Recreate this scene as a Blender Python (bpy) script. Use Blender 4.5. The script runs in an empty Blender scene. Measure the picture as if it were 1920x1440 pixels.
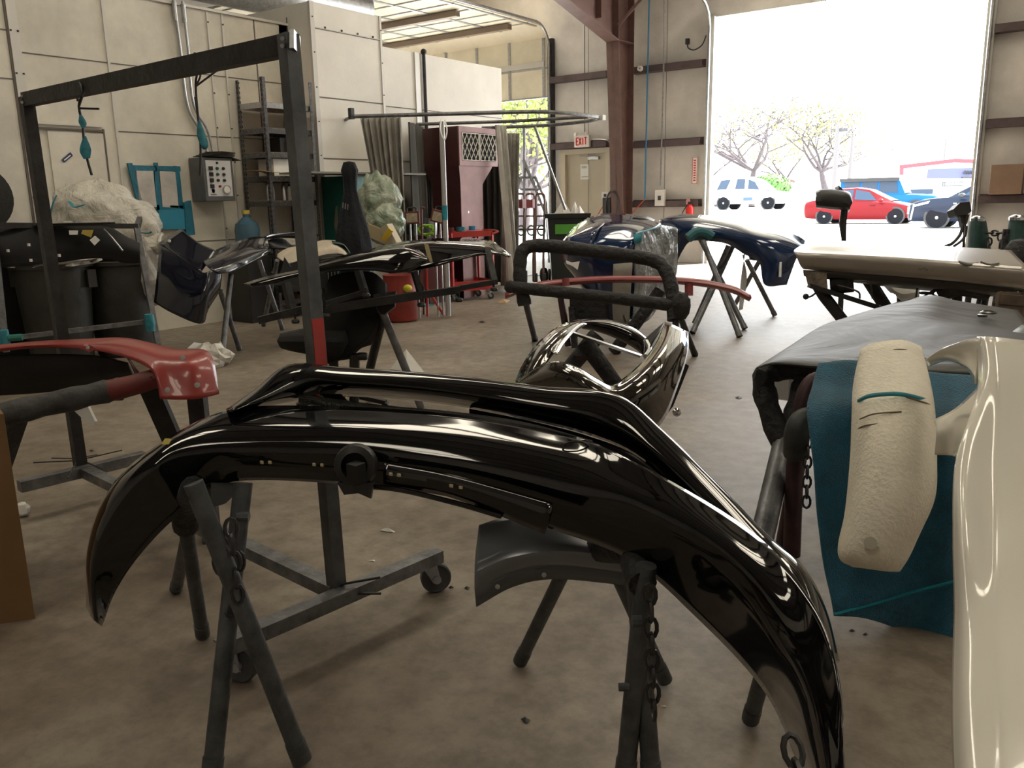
import bpy, math, random
from mathutils import Vector, Matrix, noise
random.seed(7)
sc = bpy.context.scene
COL = sc.collection
# ---------------------------------------------------------------- camera (eye 1.25 m above the floor)
YAW, PITCH, ROLL, FPX, EYE = math.radians(-36.2), math.radians(12.36), math.radians(1.12), 1580.0, 1.25
_cy, _sy = math.cos(YAW), math.sin(YAW)
FW = Vector((_sy*math.cos(PITCH), _cy*math.cos(PITCH), -math.sin(PITCH)))
_r = Vector((_cy, -_sy, 0)); _d = FW.cross(_r)
RT = math.cos(ROLL)*_r + math.sin(ROLL)*_d
DN = -math.sin(ROLL)*_r + math.cos(ROLL)*_d
CP = Vector((0, 0, EYE))
cam = bpy.data.cameras.new('camera'); co = bpy.data.objects.new('camera', cam); COL.objects.link(co)
cam.sensor_width = 36; cam.lens = FPX/1920*36; cam.clip_end = 500; cam.clip_start = 0.05
m3 = Matrix((RT, -DN, -FW)).transposed()
co.matrix_world = Matrix.Translation(CP) @ m3.to_4x4()
sc.camera = co
# ---------------------------------------------------------------- world, sun, exposure
vs = sc.view_settings
vs.view_transform = 'Standard'; vs.look = 'None'; vs.gamma = 1; vs.use_curve_mapping = False; vs.exposure = 1.2
w = bpy.data.worlds.new('sky'); sc.world = w; w.use_nodes = True
nt = w.node_tree; bg = nt.nodes['Background']
tc = nt.nodes.new('ShaderNodeTexCoord'); sp = nt.nodes.new('ShaderNodeSeparateXYZ'); rp = nt.nodes.new('ShaderNodeValToRGB')
nt.links.new(tc.outputs['Generated'], sp.inputs[0]); nt.links.new(sp.outputs['Z'], rp.inputs[0]); nt.links.new(rp.outputs[0], bg.inputs[0])
rp.color_ramp.elements[0].color = (1, .99, .98, 1); rp.color_ramp.elements[1].color = (.72, .86, 1, 1)
bg.inputs[1].default_value = 4.0
sun = bpy.data.lights.new('sun', 'SUN'); so = bpy.data.objects.new('sun', sun); COL.objects.link(so)
sun.energy = 14; sun.angle = .01; sun.color = (1, .95, .86)
so.rotation_euler = Vector((.28, .62, .86)).to_track_quat('Z', 'Y').to_euler()
def area(name, loc, sx, sy, e, c, rot=(0, 0, 0)):
    l = bpy.data.lights.new(name, 'AREA'); l.shape = 'RECTANGLE'; l.size = sx; l.size_y = sy; l.energy = e; l.color = c
    o = bpy.data.objects.new(name, l); o.location = loc; o.rotation_euler = rot; COL.objects.link(o); return o
# ---------------------------------------------------------------- view helpers: where a sight line meets the place
def ray(x, y): return RT*((x-960)/FPX) + DN*((y-720)/FPX) + FW
def P(x, y, d): return CP + ray(x, y)*d
def PL(x, y, ax, v):
    r = ray(x, y); return CP + r*((v-CP[ax])/r[ax])
def G(x, y, z=0.0): return PL(x, y, 2, z)
def V(*a): return Vector(a)
def S(pts, d=None):
    """list of (x, y[, depth]) -> points; d = depth or (first, last) depth"""
    out = []; n = len(pts)
    for i, p in enumerate(pts):
        if len(p) == 3: dd = p[2]
        elif isinstance(d, (tuple, list)): dd = d[0]+(d[1]-d[0])*i/(n-1)
        else: dd = d
        out.append(P(p[0], p[1], dd))
    return out
# ---------------------------------------------------------------- materials
MATS = {}
def mat(name, c, rough=.6, metal=0, coat=0, nz=None, bump=None, emit=None, alpha=1, trans=0, c2=None, spec=None, sheen=0):
    if name in MATS: return MATS[name]
    m = bpy.data.materials.new(name); m.use_nodes = True; t = m.node_tree; b = t.nodes['Principled BSDF']
    def lk(a, q): t.links.new(a, q)
    b.inputs['Base Color'].default_value = (*c, 1); b.inputs['Roughness'].default_value = rough; b.inputs['Metallic'].default_value = metal
    b.inputs['Coat Weight'].default_value = coat; b.inputs['Coat Roughness'].default_value = .03
    if spec is not None: b.inputs['Specular IOR Level'].default_value = spec
    if sheen: b.inputs['Sheen Weight'].default_value = sheen
    if alpha < 1: b.inputs['Alpha'].default_value = alpha
    if trans: b.inputs['Transmission Weight'].default_value = trans
    if emit: b.inputs['Emission Color'].default_value = (*emit[0], 1); b.inputs['Emission Strength'].default_value = emit[1]
    tcn = t.nodes.new('ShaderNodeTexCoord')
    if nz:
        n = t.nodes.new('ShaderNodeTexNoise'); n.inputs['Scale'].default_value = nz[0]; n.inputs['Detail'].default_value = 6; n.inputs['Roughness'].default_value = .65
        lk(tcn.outputs['Object'], n.inputs['Vector'])
        r = t.nodes.new('ShaderNodeValToRGB'); k = nz[1]
        cc = c2 if c2 else tuple(x*(1-k) for x in c)
        r.color_ramp.elements[0].position = .32; r.color_ramp.elements[1].position = .68
        r.color_ramp.elements[0].color = (*cc, 1); r.color_ramp.elements[1].color = (*[min(1, x*(1+k*.35)) for x in c], 1)
        lk(n.outputs['Fac'], r.inputs[0]); lk(r.outputs[0], b.inputs['Base Color'])
    if bump:
        n2 = t.nodes.new('ShaderNodeTexNoise'); n2.inputs['Scale'].default_value = bump[0]; n2.inputs['Detail'].default_value = 4; n2.inputs['Distortion'].default_value = bump[3] if len(bump) > 3 else 0
        lk(tcn.outputs['Object'], n2.inputs['Vector'])
        bp = t.nodes.new('ShaderNodeBump'); bp.inputs['Strength'].default_value = bump[1]; bp.inputs['Distance'].default_value = bump[2] if len(bump) > 2 else .02
        lk(n2.outputs['Fac'], bp.inputs['Height']); lk(bp.outputs[0], b.inputs['Normal'])
    MATS[name] = m; return m
# ---------------------------------------------------------------- mesh builder
def cat(a, b, c, d, t):
    return .5*((2*b)+(c-a)*t+(2*a-5*b+4*c-d)*t*t+(3*b-a-3*c+d)*t**3)
def spline(pts, n):
    """n points evenly in parameter along a smooth line through pts"""
    if len(pts) == 2: return [pts[0].lerp(pts[1], i/(n-1)) for i in range(n)]
    k = len(pts)-1; out = []
    for i in range(n):
        u = i/(n-1)*k; j = min(int(u), k-1); t = u-j
        a = pts[j-1] if j else pts[0]*2-pts[1]; d = pts[j+2] if j+2 <= k else pts[k]*2-pts[k-1]
        out.append(cat(a, pts[j], pts[j+1], d, t))
    return out
def frame_of(t):
    t = t.normalized(); u = Vector((0, 0, 1)).cross(t)
    if u.length < 1e-3: u = Vector((1, 0, 0))
    u.normalize(); return u, t.cross(u).normalized()
class MB:
    def __init__(s): s.v = []; s.f = []; s.m = []; s.mi = 0
    def add(s, vs_, fs):
        o = len(s.v); s.v += [Vector(q) for q in vs_]; s.f += [[i+o for i in f] for f in fs]; s.m += [s.mi]*len(fs); return s
    def hexa(s, q): return s.add(q, [[0, 3, 2, 1], [4, 5, 6, 7], [0, 1, 5, 4], [1, 2, 6, 5], [2, 3, 7, 6], [3, 0, 4, 7]])
    def bb(s, x0, x1, y0, y1, z0, z1):
        return s.hexa([(x0, y0, z0), (x1, y0, z0), (x1, y1, z0), (x0, y1, z0), (x0, y0, z1), (x1, y0, z1), (x1, y1, z1), (x0, y1, z1)])
    def box(s, c, d, M=None):
        c = Vector(c); h = Vector(d)*.5; M = M or Matrix.Identity(3)
        return s.hexa([c+M@Vector((a*h.x, b*h.y, e*h.z)) for e in (-1, 1) for a, b in ((-1, -1), (1, -1), (1, 1), (-1, 1))])
    def bar(s, p, q, w, h=None, up=None):
        p = Vector(p); q = Vector(q); h = h or w; t = (q-p).normalized()
        u = (Vector(up) if up else Vector((0, 0, 1))); a = t.cross(u)
        if a.length < 1e-3: a = t.cross(Vector((0, 1, 0)))
        a.normalize(); b = a.cross(t).normalized(); a = a*w/2; b = b*h/2
        return s.hexa([p-a-b, p+a-b, p+a+b, p-a+b, q-a-b, q+a-b, q+a+b, q-a+b])
    def tube(s, pts, r, n=10, close=False, r2=None):
        pts = [Vector(p) for p in pts]; k = len(pts); vs_ = []; fs = []; u = None
        for i, p in enumerate(pts):
            t = (pts[(i+1) % k]-pts[i-1]) if close else (pts[min(i+1, k-1)]-pts[max(i-1, 0)])
            t.normalize()
            if u is None: u, w2 = frame_of(t)
            else: u = (u-t*u.dot(t)).normalized(); w2 = t.cross(u)
            rr = r[i] if isinstance(r, (list, tuple)) else r
            for j in range(n):
                a = 2*math.pi*j/n; vs_.append(p+(u*math.cos(a)+w2*math.sin(a)*(r2 or 1))*rr)
        for i in range(k if close else k-1):
            for j in range(n):
                i2 = (i+1) % k; fs.append([i*n+j, i*n+(j+1) % n, i2*n+(j+1) % n, i2*n+j])
        if not close: fs += [list(range(n))[::-1], [(k-1)*n+j for j in range(n)]]
        return s.add(vs_, fs)
    def lathe(s, prof, c, ax=(0, 0, 1), n=24, sx=1, arc=1):
        c = Vector(c); ax = Vector(ax).normalized(); u, w2 = frame_of(ax); k = len(prof); vs_ = []; fs = []
        for r, z in prof:
            for j in range(n):
                a = 2*math.pi*j/n; vs_.append(c+ax*z+(u*math.cos(a)*sx+w2*math.sin(a))*r)
        for i in range(k-1):
            for j in range(n): fs.append([i*n+j, i*n+(j+1) % n, (i+1)*n+(j+1) % n, (i+1)*n+j])
        if prof[0][0] > 1e-4: fs.append(list(range(n))[::-1])
        if prof[-1][0] > 1e-4: fs.append([(k-1)*n+j for j in range(n)])
        return s.add(vs_, fs)
    def sph(s, c, r, n=12, seed=None, amp=0, fr=3):
        c = Vector(c); r = Vector(r) if isinstance(r, (tuple, list, Vector)) else Vector((r, r, r)); vs_ = []; fs = []; m = max(4, n//2)
        for i in range(m+1):
            for j in range(n):
                a = math.pi*i/m; b = 2*math.pi*j/n
                d = Vector((math.sin(a)*math.cos(b), math.sin(a)*math.sin(b), math.cos(a)))
                k = 1+(amp*noise.noise(d*fr+Vector((seed or 0, 0, 0))) if amp else 0)
                vs_.append(c+Vector((d.x*r.x, d.y*r.y, d.z*r.z))*k)
        for i in range(m):
            for j in range(n): fs.append([i*n+j, (i+1)*n+j, (i+1)*n+(j+1) % n, i*n+(j+1) % n])
        return s.add(vs_, fs)
    def grid(s, rows):
        n = len(rows[0]); vs_ = [p for r in rows for p in r]; fs = []
        for i in range(len(rows)-1):
            for j in range(n-1): fs.append([i*n+j, i*n+j+1, (i+1)*n+j+1, (i+1)*n+j])
        return s.add(vs_, fs)
    def loft(s, rows, n=40, m=12, smooth_rows=True):
        rr = [spline(r, n) for r in rows]
        if smooth_rows and len(rr) > 2:
            cols = [spline([r[j] for r in rr], m) for j in range(n)]; rr = [[cols[j][i] for j in range(n)] for i in range(m)]
        return s.grid(rr)
    def prism(s, poly, vec):
        poly = [Vector(p) for p in poly]; vec = Vector(vec); k = len(poly)
        return s.add(poly+[p+vec for p in poly], [list(range(k))[::-1], [k+i for i in range(k)]]+[[i, (i+1) % k, k+(i+1) % k, k+i] for i in range(k)])
    def build(s, name, mats, parent=None, label=None, catg=None, group=None, kind=None, smooth=35, solid=0, bevel=0, sub=0, weld=False):
        if not isinstance(mats, (list, tuple)): mats = [mats]
        if parent is not None:
            off = parent['_o'] if '_o' in parent.keys() else [0, 0, 0]; off = Vector(off)
        else:
            xs = [p.x for p in s.v]; ys = [p.y for p in s.v]; zs = [p.z for p in s.v]
            off = Vector(((min(xs)+max(xs))/2, (min(ys)+max(ys))/2, min(zs)))
        me = bpy.data.meshes.new(name); me.from_pydata([tuple(p-off) for p in s.v], [], s.f)
        for mm in mats: me.materials.append(mm)
        for p, mi in zip(me.polygons, s.m): p.material_index = mi; p.use_smooth = bool(smooth)
        if smooth: me.set_sharp_from_angle(angle=math.radians(smooth))
        me.update()
        o = bpy.data.objects.new(name, me); COL.objects.link(o); o['_o'] = list(off)
        if parent is not None: o.parent = parent
        else: o.location = off
        if label: o['label'] = label
        if catg: o['category'] = catg
        if group: o['group'] = group
        if kind: o['kind'] = kind
        if bevel:
            q = o.modifiers.new('bevel', 'BEVEL'); q.width = bevel; q.segments = 2; q.limit_method = 'ANGLE'; q.harden_normals = False
        if solid:
            q = o.modifiers.new('solid', 'SOLIDIFY'); q.thickness = solid; q.offset = 0
        if sub:
            q = o.modifiers.new('sub', 'SUBSURF'); q.levels = sub; q.render_levels = sub
        return o
def T(name, label, catg, loc, group=None):
    o = bpy.data.objects.new(name, None); COL.objects.link(o); o.location = loc; o['_o'] = list(loc); o.empty_display_size = .1
    o['label'] = label; o['category'] = catg
    if group: o['group'] = group
    return o
def struct(mb, name, m, parent=None, **k):
    return mb.build(name, m, parent, kind=None if parent else 'structure', **k)
def clone(root, delta, label=None):
    """copy of a thing with its parts and sub-parts, shifted"""
    r = root.copy(); COL.objects.link(r); r.location = root.location+Vector(delta)
    if label: r['label'] = label
    for ch in list(root.children):
        c = ch.copy(); COL.objects.link(c); c.parent = r
        for g in ch.children:
            d = g.copy(); COL.objects.link(d); d.parent = c
    return r
def chain_pts(a, b, sag=0, n=None):
    a = Vector(a); b = Vector(b); L = (b-a).length; n = n or max(3, int(L/.022))
    return [a.lerp(b, i/n)-Vector((0, 0, sag*4*(i/n)*(1-i/n))) for i in range(n+1)]
def chain(mb, a, b, sag=0, link=.042, r=.0045):
    L = (Vector(b)-Vector(a)).length*(1+(sag*2)**2); k = max(2, int(L/(link*.72))); pts = chain_pts(a, b, sag, k)
    for i in range(k):
        p, q = pts[i], pts[i+1]; t = (q-p).normalized(); u, w2 = frame_of(t)
        if i % 2: u = w2
        c = (p+q)/2; hl = link/2; hw = link*.3; loop = []
        for j in range(10):
            an = 2*math.pi*j/10; loop.append(c+t*(math.cos(an)*hl)+u*(math.sin(an)*hw))
        mb.tube(loop, r, 5, close=True)
# ---------------------------------------------------------------- shared materials
GLOSSBLK = mat('gloss_black_paint', (.003, .003, .0035), .06, 0, .3)
DKBLUE = mat('dark_blue_paint', (.006, .025, .085), .14, .2, 1)  # dark blue pushed bluer, haze by the big door put into the colour
BLKPL = mat('black_plastic', (.012, .012, .012), .45, nz=(9, .3))
RUBBER = mat('black_rubber', (.02, .02, .02), .75, bump=(60, .3))
STEEL = mat('dirty_grey_steel', (.21, .215, .225), .45, .6, nz=(14, .5), bump=(40, .2))
DKSTEEL = mat('dark_overspray_steel', (.04, .04, .042), .5, .4, nz=(12, .5), bump=(40, .2))
GALV = mat('galvanised_steel', (.5, .51, .52), .35, .9, nz=(20, .3))
STANDG = mat('dark_grey_stand_tube', (.095, .102, .108), .5, .4, nz=(14, .5), bump=(40, .2))
CASTM = mat('zinc_caster_plate', (.36, .37, .39), .4, .35, nz=(20, .3))
CWHEEL = mat('grey_caster_rubber', (.06, .063, .068), .6)
WRAP = mat('black_foam_wrap', (.022, .022, .024), .7, nz=(18, .5), bump=(25, .8, .03))
CREAM = mat('cream_painted_board', (.80, .77, .71), .6, nz=(1.6, .10), bump=(30, .05))
CREAMD = mat('cream_panel_scuffed', (.72, .68, .59), .55, nz=(1.1, .28), bump=(30, .05))
SEAM = mat('dark_seam_line', (.12, .10, .085), .7)
TRIMW = mat('pale_metal_trim', (.62, .6, .56), .4, .3)
MAROON = mat('maroon_primer_steel', (.15, .085, .075), .55, .1, nz=(5, .25))
MAROOND = mat('maroon_girt_steel', (.10, .07, .075), .6, .1, nz=(5, .35))
DKGRY = mat('dark_grey_steel', (.06, .06, .065), .5, .4, nz=(8, .4))
TEAL = mat('teal_masking_tape', (.015, .24, .31), .6, nz=(12, .3))
WHITE = mat('white_paint', (.8, .8, .79), .4)
REDP = mat('red_painted_metal', (.45, .035, .03), .4, .1, .3, nz=(9, .25))
CHAIN = mat('dark_chain_steel', (.06, .06, .062), .4, .8)
PAPER = mat('white_paper', (.78, .77, .73), .8, nz=(6, .1))
CARD = mat('cardboard', (.38, .25, .12), .8, nz=(8, .2))
CHROME = mat('bright_zinc', (.65, .65, .66), .2, 1)
# ================================================================ THE SHOP
YB = 15.2                                                          # inner face of the wall with the big doors
CONC = mat('worn_concrete_floor', (.30, .275, .25), .42, nz=(1.3, .3), bump=(5, .08, .01))
def concrete():
    t = CONC.node_tree; b = t.nodes['Principled BSDF']; tcn = t.nodes.new('ShaderNodeTexCoord')
    n = t.nodes.new('ShaderNodeTexNoise'); n.inputs['Scale'].default_value = 1.1; n.inputs['Detail'].default_value = 9; n.inputs['Roughness'].default_value = .62
    n2 = t.nodes.new('ShaderNodeTexNoise'); n2.inputs['Scale'].default_value = 11; n2.inputs['Detail'].default_value = 8; n2.inputs['Roughness'].default_value = .7
    t.links.new(tcn.outputs['Object'], n.inputs['Vector']); t.links.new(tcn.outputs['Object'], n2.inputs['Vector'])
    r = t.nodes.new('ShaderNodeValToRGB'); e = r.color_ramp.elements
    e[0].position = .30; e[0].color = (.17, .132, .095, 1); e[1].position = .74; e[1].color = (.34, .29, .235, 1)
    r2 = t.nodes.new('ShaderNodeValToRGB'); f = r2.color_ramp.elements
    f[0].position = .36; f[0].color = (.62, .6, .57, 1); f[1].position = .62; f[1].color = (1.0, 1.0, 1.0, 1)
    mx = t.nodes.new('ShaderNodeMix'); mx.data_type = 'RGBA'; mx.blend_type = 'MULTIPLY'; mx.inputs[0].default_value = 1.0
    t.links.new(n.outputs['Fac'], r.inputs[0]); t.links.new(n2.outputs['Fac'], r2.inputs[0])
    t.links.new(r.outputs[0], mx.inputs[6]); t.links.new(r2.outputs[0], mx.inputs[7]); t.links.new(mx.outputs[2], b.inputs['Base Color'])
    rr = t.nodes.new('ShaderNodeMapRange'); rr.inputs[3].default_value = .42; rr.inputs[4].default_value = .62
    t.links.new(n.outputs['Fac'], rr.inputs[0]); t.links.new(rr.outputs[0], b.inputs['Roughness'])
concrete()
struct(MB().bb(-15, 4, -5, YB+.05, -.2, 0), 'floor', CONC)
# left side: spray booth walls
m = MB()
m.bb(-8.12, -8, -4.9, 6.76, 0, 3.22)
m.bb(-13, -8, 6.64, 6.76, 0, 3.22)
m.bb(-13, -8.12, -4.9, 6.76, 3.16, 3.22)
m.mi = 1
for y in (1.4, 2.6, 4.59, 6.3): m.bb(-8, -7.994, y-.006, y+.006, 0, 3.22)
for z in (2.58, 1.96, .88): m.bb(-8, -7.994, 4.6 if z < 2 else 3.8, 6.75, z-.004, z+.004)
for z in (2.75, 2.35): m.bb(-8, -7.994, -4, 3.72, z-.004, z+.004)
m.bb(-8, -7.99, 3.70, 3.72, 0, 3.22)
m.mi = 2
m.bb(-8, -7.985, 3.72, 3.80, 0, 3.22)
m.bb(-8, -7.985, 4.575, 4.60, 1.25, 3.22)
m.bb(-8, -7.985, 5.70, 5.715, 0, 3.2); m.bb(-8, -7.985, 5.88, 5.90, 0, 3.2)
m.bb(-8.13, -7.98, -4.9, 6.76, 3.21, 3.235)
m.mi = 3
for y in (3.73, 3.79, 5.71, 5.89):
    for k in range(9): m.box((-7.983, y, .3+k*.35), (.012, .014, .014))
struct(m, 'wall_left', [CREAMD, SEAM, TRIMW, DKGRY])
m = MB()
m.bb(-13, -7.6, 6.76, 7.86, 0, 3.42)
m.mi = 1
for z in (3.15, 2.42, 1.75, 1.05): m.bb(-7.6, -7.594, 6.8, 7.85, z-.005, z+.005)
m.bb(-7.6, -7.594, 7.84, 7.86, 0, 3.42)
m.bb(-8.0, -7.99, 6.753, 6.76, 0, 3.3)
m.mi = 2
m.bb(-7.62, -7.585, 6.74, 6.80, 0, 3.42); m.bb(-7.605, -7.585, 7.82, 7.85, 0, 3.42)
m.bb(-7.605, -7.59, 6.8, 7.85, 3.15, 3.16)
m.mi = 3
for k in range(9):
    m.box((-7.583, 6.77, .3+k*.37), (.01, .013, .013)); m.box((-7.583, 7.835, .3+k*.37), (.01, .013, .013))
for k in range(4): m.box((-7.585, 6.95+k*.25, 3.17), (.012, .02, .02))
struct(m, 'wall_booth_middle', [CREAM, SEAM, TRIMW, DKGRY])
m = MB()
m.bb(-13, -7.62, 7.86, 10.3, 0, 3.09)
m.mi = 1
for z in (2.4, 1.75): m.bb(-7.62, -7.614, 7.9, 10.28, z-.004, z+.004)
m.bb(-7.62, -7.612, 8.53, 8.55, 0, 3.09)
m.mi = 2
m.bb(-7.62, -7.6, 8.44, 8.53, 0, 3.09)
m.mi = 3
m.tube([V(-7.59, 8.6, 0), V(-7.59, 8.6, 3.1)], .022, 10); m.sph((-7.59, 8.6, 3.11), .04, 10)
struct(m, 'wall_booth_end', [CREAM, SEAM, TRIMW, DKGRY])
# door leaf in the left wall with a yellowed window
m = MB(); m.bb(-8.0, -7.985, 3.93, 4.45, 0, 1.93); m.mi = 1
m.bb(-8, -7.98, 4.445, 4.46, 0, 1.97); m.bb(-8, -7.97, 3.8, 4.44, 1.945, 1.96); m.mi = 2
m.bb(-8, -7.975, 3.8, 4.44, 1.985, 2.0)
dl = struct(m, 'door_1', [CREAMD, SEAM, TRIMW])
m = MB(); m.bb(-7.99, -7.975, 4.03, 4.32, 1.02, 1.47); m.mi = 1; m.bb(-7.985, -7.968, 4.06, 4.30, 1.05, 1.44)
m.build('window', [TRIMW, mat('yellowed_glass', (.35, .34, .17), .2)], dl)
m = MB(); m.prism([V(-7.982, 4.02, 1.68), V(-7.982, 4.04, 1.655), V(-7.982, 4.13, 1.72), V(-7.982, 4.11, 1.75)], (.003, 0, 0))
m.mi = 1; m.prism([V(-7.978, 4.04, 1.68), V(-7.978, 4.045, 1.672), V(-7.978, 4.11, 1.72), V(-7.978, 4.105, 1.728)], (.002, 0, 0))
m.build('sticker', [mat('navy_sticker', (.02, .03, .12), .5), PAPER], dl)
# back wall with two roller-door openings and the exit door
WALLB = mat('grimy_vinyl_insulation', (.68, .645, .61), .55, nz=(.9, .28), bump=(3, .25, .03))
m = MB()
DX0, DX1, DZ = -6.48, -2.09, 4.36
LX0, LX1, LZ = -14.4, -9.97, 4.4
m.bb(-15.2, LX0, YB, YB+.15, 0, 6); m.bb(LX0, LX1, YB, YB+.15, LZ, 6)
m.bb(LX1, -9.66, YB, YB+.15, 0, 6); m.bb(-9.66, -8.63, YB, YB+.15, 2.17, 6); m.bb(-8.63, DX0, YB, YB+.15, 0, 6)
m.bb(DX0, DX1, YB, YB+.15, DZ, 6); m.bb(DX1, 4.2, YB, YB+.15, 0, 6)
m.mi = 1
for x in (-9.1, -7.4, -1.2): m.bb(x-.004, x+.004, YB-.004, YB, 0, 5.5)
struct(m, 'wall_back', [WALLB, SEAM])
m = MB(); m.bb(4, 4.15, -5, YB+.15, 0, 6); struct(m, 'wall_right', WALLB)
m = MB(); m.bb(-15.15, -15, -5, YB+.15, 0, 6); struct(m, 'wall_far_left', WALLB)
m = MB(); m.bb(-15.2, 4.2, -5.15, -5, 0, 6); struct(m, 'wall_front', WALLB)
# roof deck with purlins, rafters
ROOF = mat('dark_roof_insulation', (.5, .48, .45), .8, nz=(1, .3))
m = MB(); m.bb(-15.2, 4.2, -5.2, YB+.2, 6.0, 6.1); struct(m, 'ceiling', ROOF)
k = 1
for y in (-3.5, -2, -.5, 1, 2.5, 4, 5.5, 7, 8.5, 10, 11.5, 13, 14.4):
    m = MB(); m.bb(-15, 4, y-.03, y+.03, 5.78, 6.0); m.bb(-15, 4, y-.03, y+.06, 5.78, 5.8); struct(m, 'trim_%d' % k, MAROOND); k += 1
# daylight panels set in the roof deck, some added to brighten the interior
SKY = mat('yellowed_fibreglass_daylight_panel', (.7, .62, .4), .5, emit=((1, .9, .72), 3.0))
def corrug(t):
    b = t.nodes['Principled BSDF']; tcn = t.nodes.new('ShaderNodeTexCoord'); wv = t.nodes.new('ShaderNodeTexWave'); wv.bands_direction = 'X'; wv.inputs['Scale'].default_value = 3.2
    mr = t.nodes.new('ShaderNodeMapRange'); mr.inputs[3].default_value = 2.6; mr.inputs[4].default_value = 5.4
    t.links.new(tcn.outputs['Object'], wv.inputs['Vector']); t.links.new(wv.outputs['Fac'], mr.inputs[0]); t.links.new(mr.outputs[0], b.inputs['Emission Strength'])
corrug(SKY.node_tree)
for i, (x, y) in enumerate(((-4.6, 5.0), (-4.6, 9.0), (-1.0, 6.5), (2.2, 4.0), (-5.6, 1.6), (-4.6, 12.4), (-1.0, -1.8), (-10.5, 13.2), (-1, 11))):
    m = MB(); m.bb(x-.48, x+.48, y-1.35, y+1.35, 5.985, 5.998); struct(m, 'window_%d' % (i+1), SKY)
# girts
for (x0, x1) in ((-9.9, -8.58), (-8.05, -6.62), (-2.0, 4.0)):
    for z in (3.6, 2.24, 1.12):
        if z < 2 and x0 < -9: continue
        if x0 < -9 and z < 3: z = 2.30
        m = MB(); m.bb(x0, x1, YB-.18, YB, z-.07, z-.05); m.bb(x0, x1, YB-.03, YB, z-.07, z+.07)
        m.bb(x0, x1, YB-.2, YB-.18, z-.07, z+.045); struct(m, 'trim_%d' % k, MAROOND); k += 1
# steel frame column and haunched rafter
m = MB()
m.bb(-8.59, -8.57, YB-.62, YB-.2, 0, 4.0)
pts = [(-8.35, 0, .26, .42), (-8.35, 3.95, .26, .62)]
for (yf) in (0, 1):
    pass
def Hcol(m, x, wdt, y0b, y1b, y0t, y1t, z0, z1, t=.02):
    m.hexa([(x-wdt/2, y0b, z0), (x+wdt/2, y0b, z0), (x+wdt/2, y0b+t, z0), (x-wdt/2, y0b+t, z0), (x-wdt/2, y0t, z1), (x+wdt/2, y0t, z1), (x+wdt/2, y0t+t, z1), (x-wdt/2, y0t+t, z1)])
    m.hexa([(x-wdt/2, y1b-t, z0), (x+wdt/2, y1b-t, z0), (x+wdt/2, y1b, z0), (x-wdt/2, y1b, z0), (x-wdt/2, y1t-t, z1), (x+wdt/2, y1t-t, z1), (x+wdt/2, y1t, z1), (x-wdt/2, y1t, z1)])
    m.hexa([(x-t/3, y0b, z0), (x+t/3, y0b, z0), (x+t/3, y1b, z0), (x-t/3, y1b, z0), (x-t/3, y0t, z1), (x+t/3, y0t, z1), (x+t/3, y1t, z1), (x-t/3, y1t, z1)])
m = MB()
Hcol(m, -8.11, .26, YB-.50, YB-.2, YB-.80, YB-.2, 0, 4.05)
m.bb(-8.24, -7.98, YB-.8, YB-.2, 4.05, 4.07)
Hcol(m, -8.11, .26, YB-.80, YB-.2, YB-.86, YB-.2, 4.07, 5.78)
for z in (.02, ): m.bb(-8.35, -7.97, YB-.6, YB-.15, 0, .02)
struct(m, 'trim_%d' % k, MAROON); k += 1
m = MB()      # rafter: lower flange climbs away from the knee over the shop
z0, y0 = 4.05, YB-.8
z1, y1 = 4.75, YB-3.6
x = -8.11
for (a, b) in (((y0, z0), (y1, z1)),):
    m.bar((x, a[0], a[1]), (x, b[0], b[1]), .26, .025)
    m.prism([(x-.006, a[0], a[1]), (x-.006, b[0], b[1]), (x-.006, b[0], 5.78), (x-.006, a[0], 5.78)], (.012, 0, 0))
m.bar((x, y1, z1), (x, -4.9, 5.6), .26, .025)
m.prism([(x-.006, y1, z1), (x-.006, -4.9, 5.6), (x-.006, -4.9, 5.78), (x-.006, y1, 5.78)], (.012, 0, 0))
for yy in (YB-1.4, YB-2.2): m.bb(x-.12, x+.12, yy-.008, yy+.008, 4.07+(YB-.8-yy)*.46, 5.78)
m.bar((x+.13, YB-.82, 4.3), (x+1.5, YB-.3, 5.75), .05, .05)
m.bar((x-.0, YB-1.9, 4.7), (x-1.1, YB-.5, 5.75), .05, .05)
struct(m, 'trim_%d' % k, MAROON); k += 1
# big door opening: jambs, track and the raised door
def roller(x0, x1, zh, zv, name, mm, drop=None):
    """raised sectional door: track + sections"""
    global k
    for sx, x in ((1, x0), (-1, x1)):
        m = MB(); m.bar((x+sx*-.02, YB-.05, 0), (x+sx*-.02, YB-.05, zh), .12, .10)
        m.mi = 1
        pts = [V(x-sx*.03, YB-.14, 0), V(x-sx*.03, YB-.14, zh-.25)]
        for j in range(7):
            a = j/6*math.pi/2; pts.append(V(x-sx*.03, YB-.14-.45*(1-math.cos(a)), zh-.2+.45*math.sin(a)))
        pts.append(V(x-sx*.03, YB-4.6, zh+.25)); m.tube(pts, .028, 6)
        struct(m, 'trim_%d' % k, [mm, GALV]); k += 1
DOORP = mat('cream_door_panel', (.84, .78, .62), .5, nz=(2, .12))
roller(DX0, DX1, 4.36, 0, 'a', TRIMW)
roller(LX0, LX1, 4.4, 0, 'b', DKGRY)
m = MB(); m.bb(DX0+.02, DX1-.02, YB-4.6, YB-.25, 4.6, 4.65); m.mi = 1
for j in range(8): m.bb(DX0+.02, DX1-.02, YB-.3-j*.6, YB-.28-j*.6, 4.58, 4.6)
for j in range(5): xx = DX0+.3+j*.95; m.bb(xx, xx+.06, YB-4.6, YB-.25, 4.57, 4.6)
d2 = struct(m, 'door_2', [DOORP, GALV])
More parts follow.
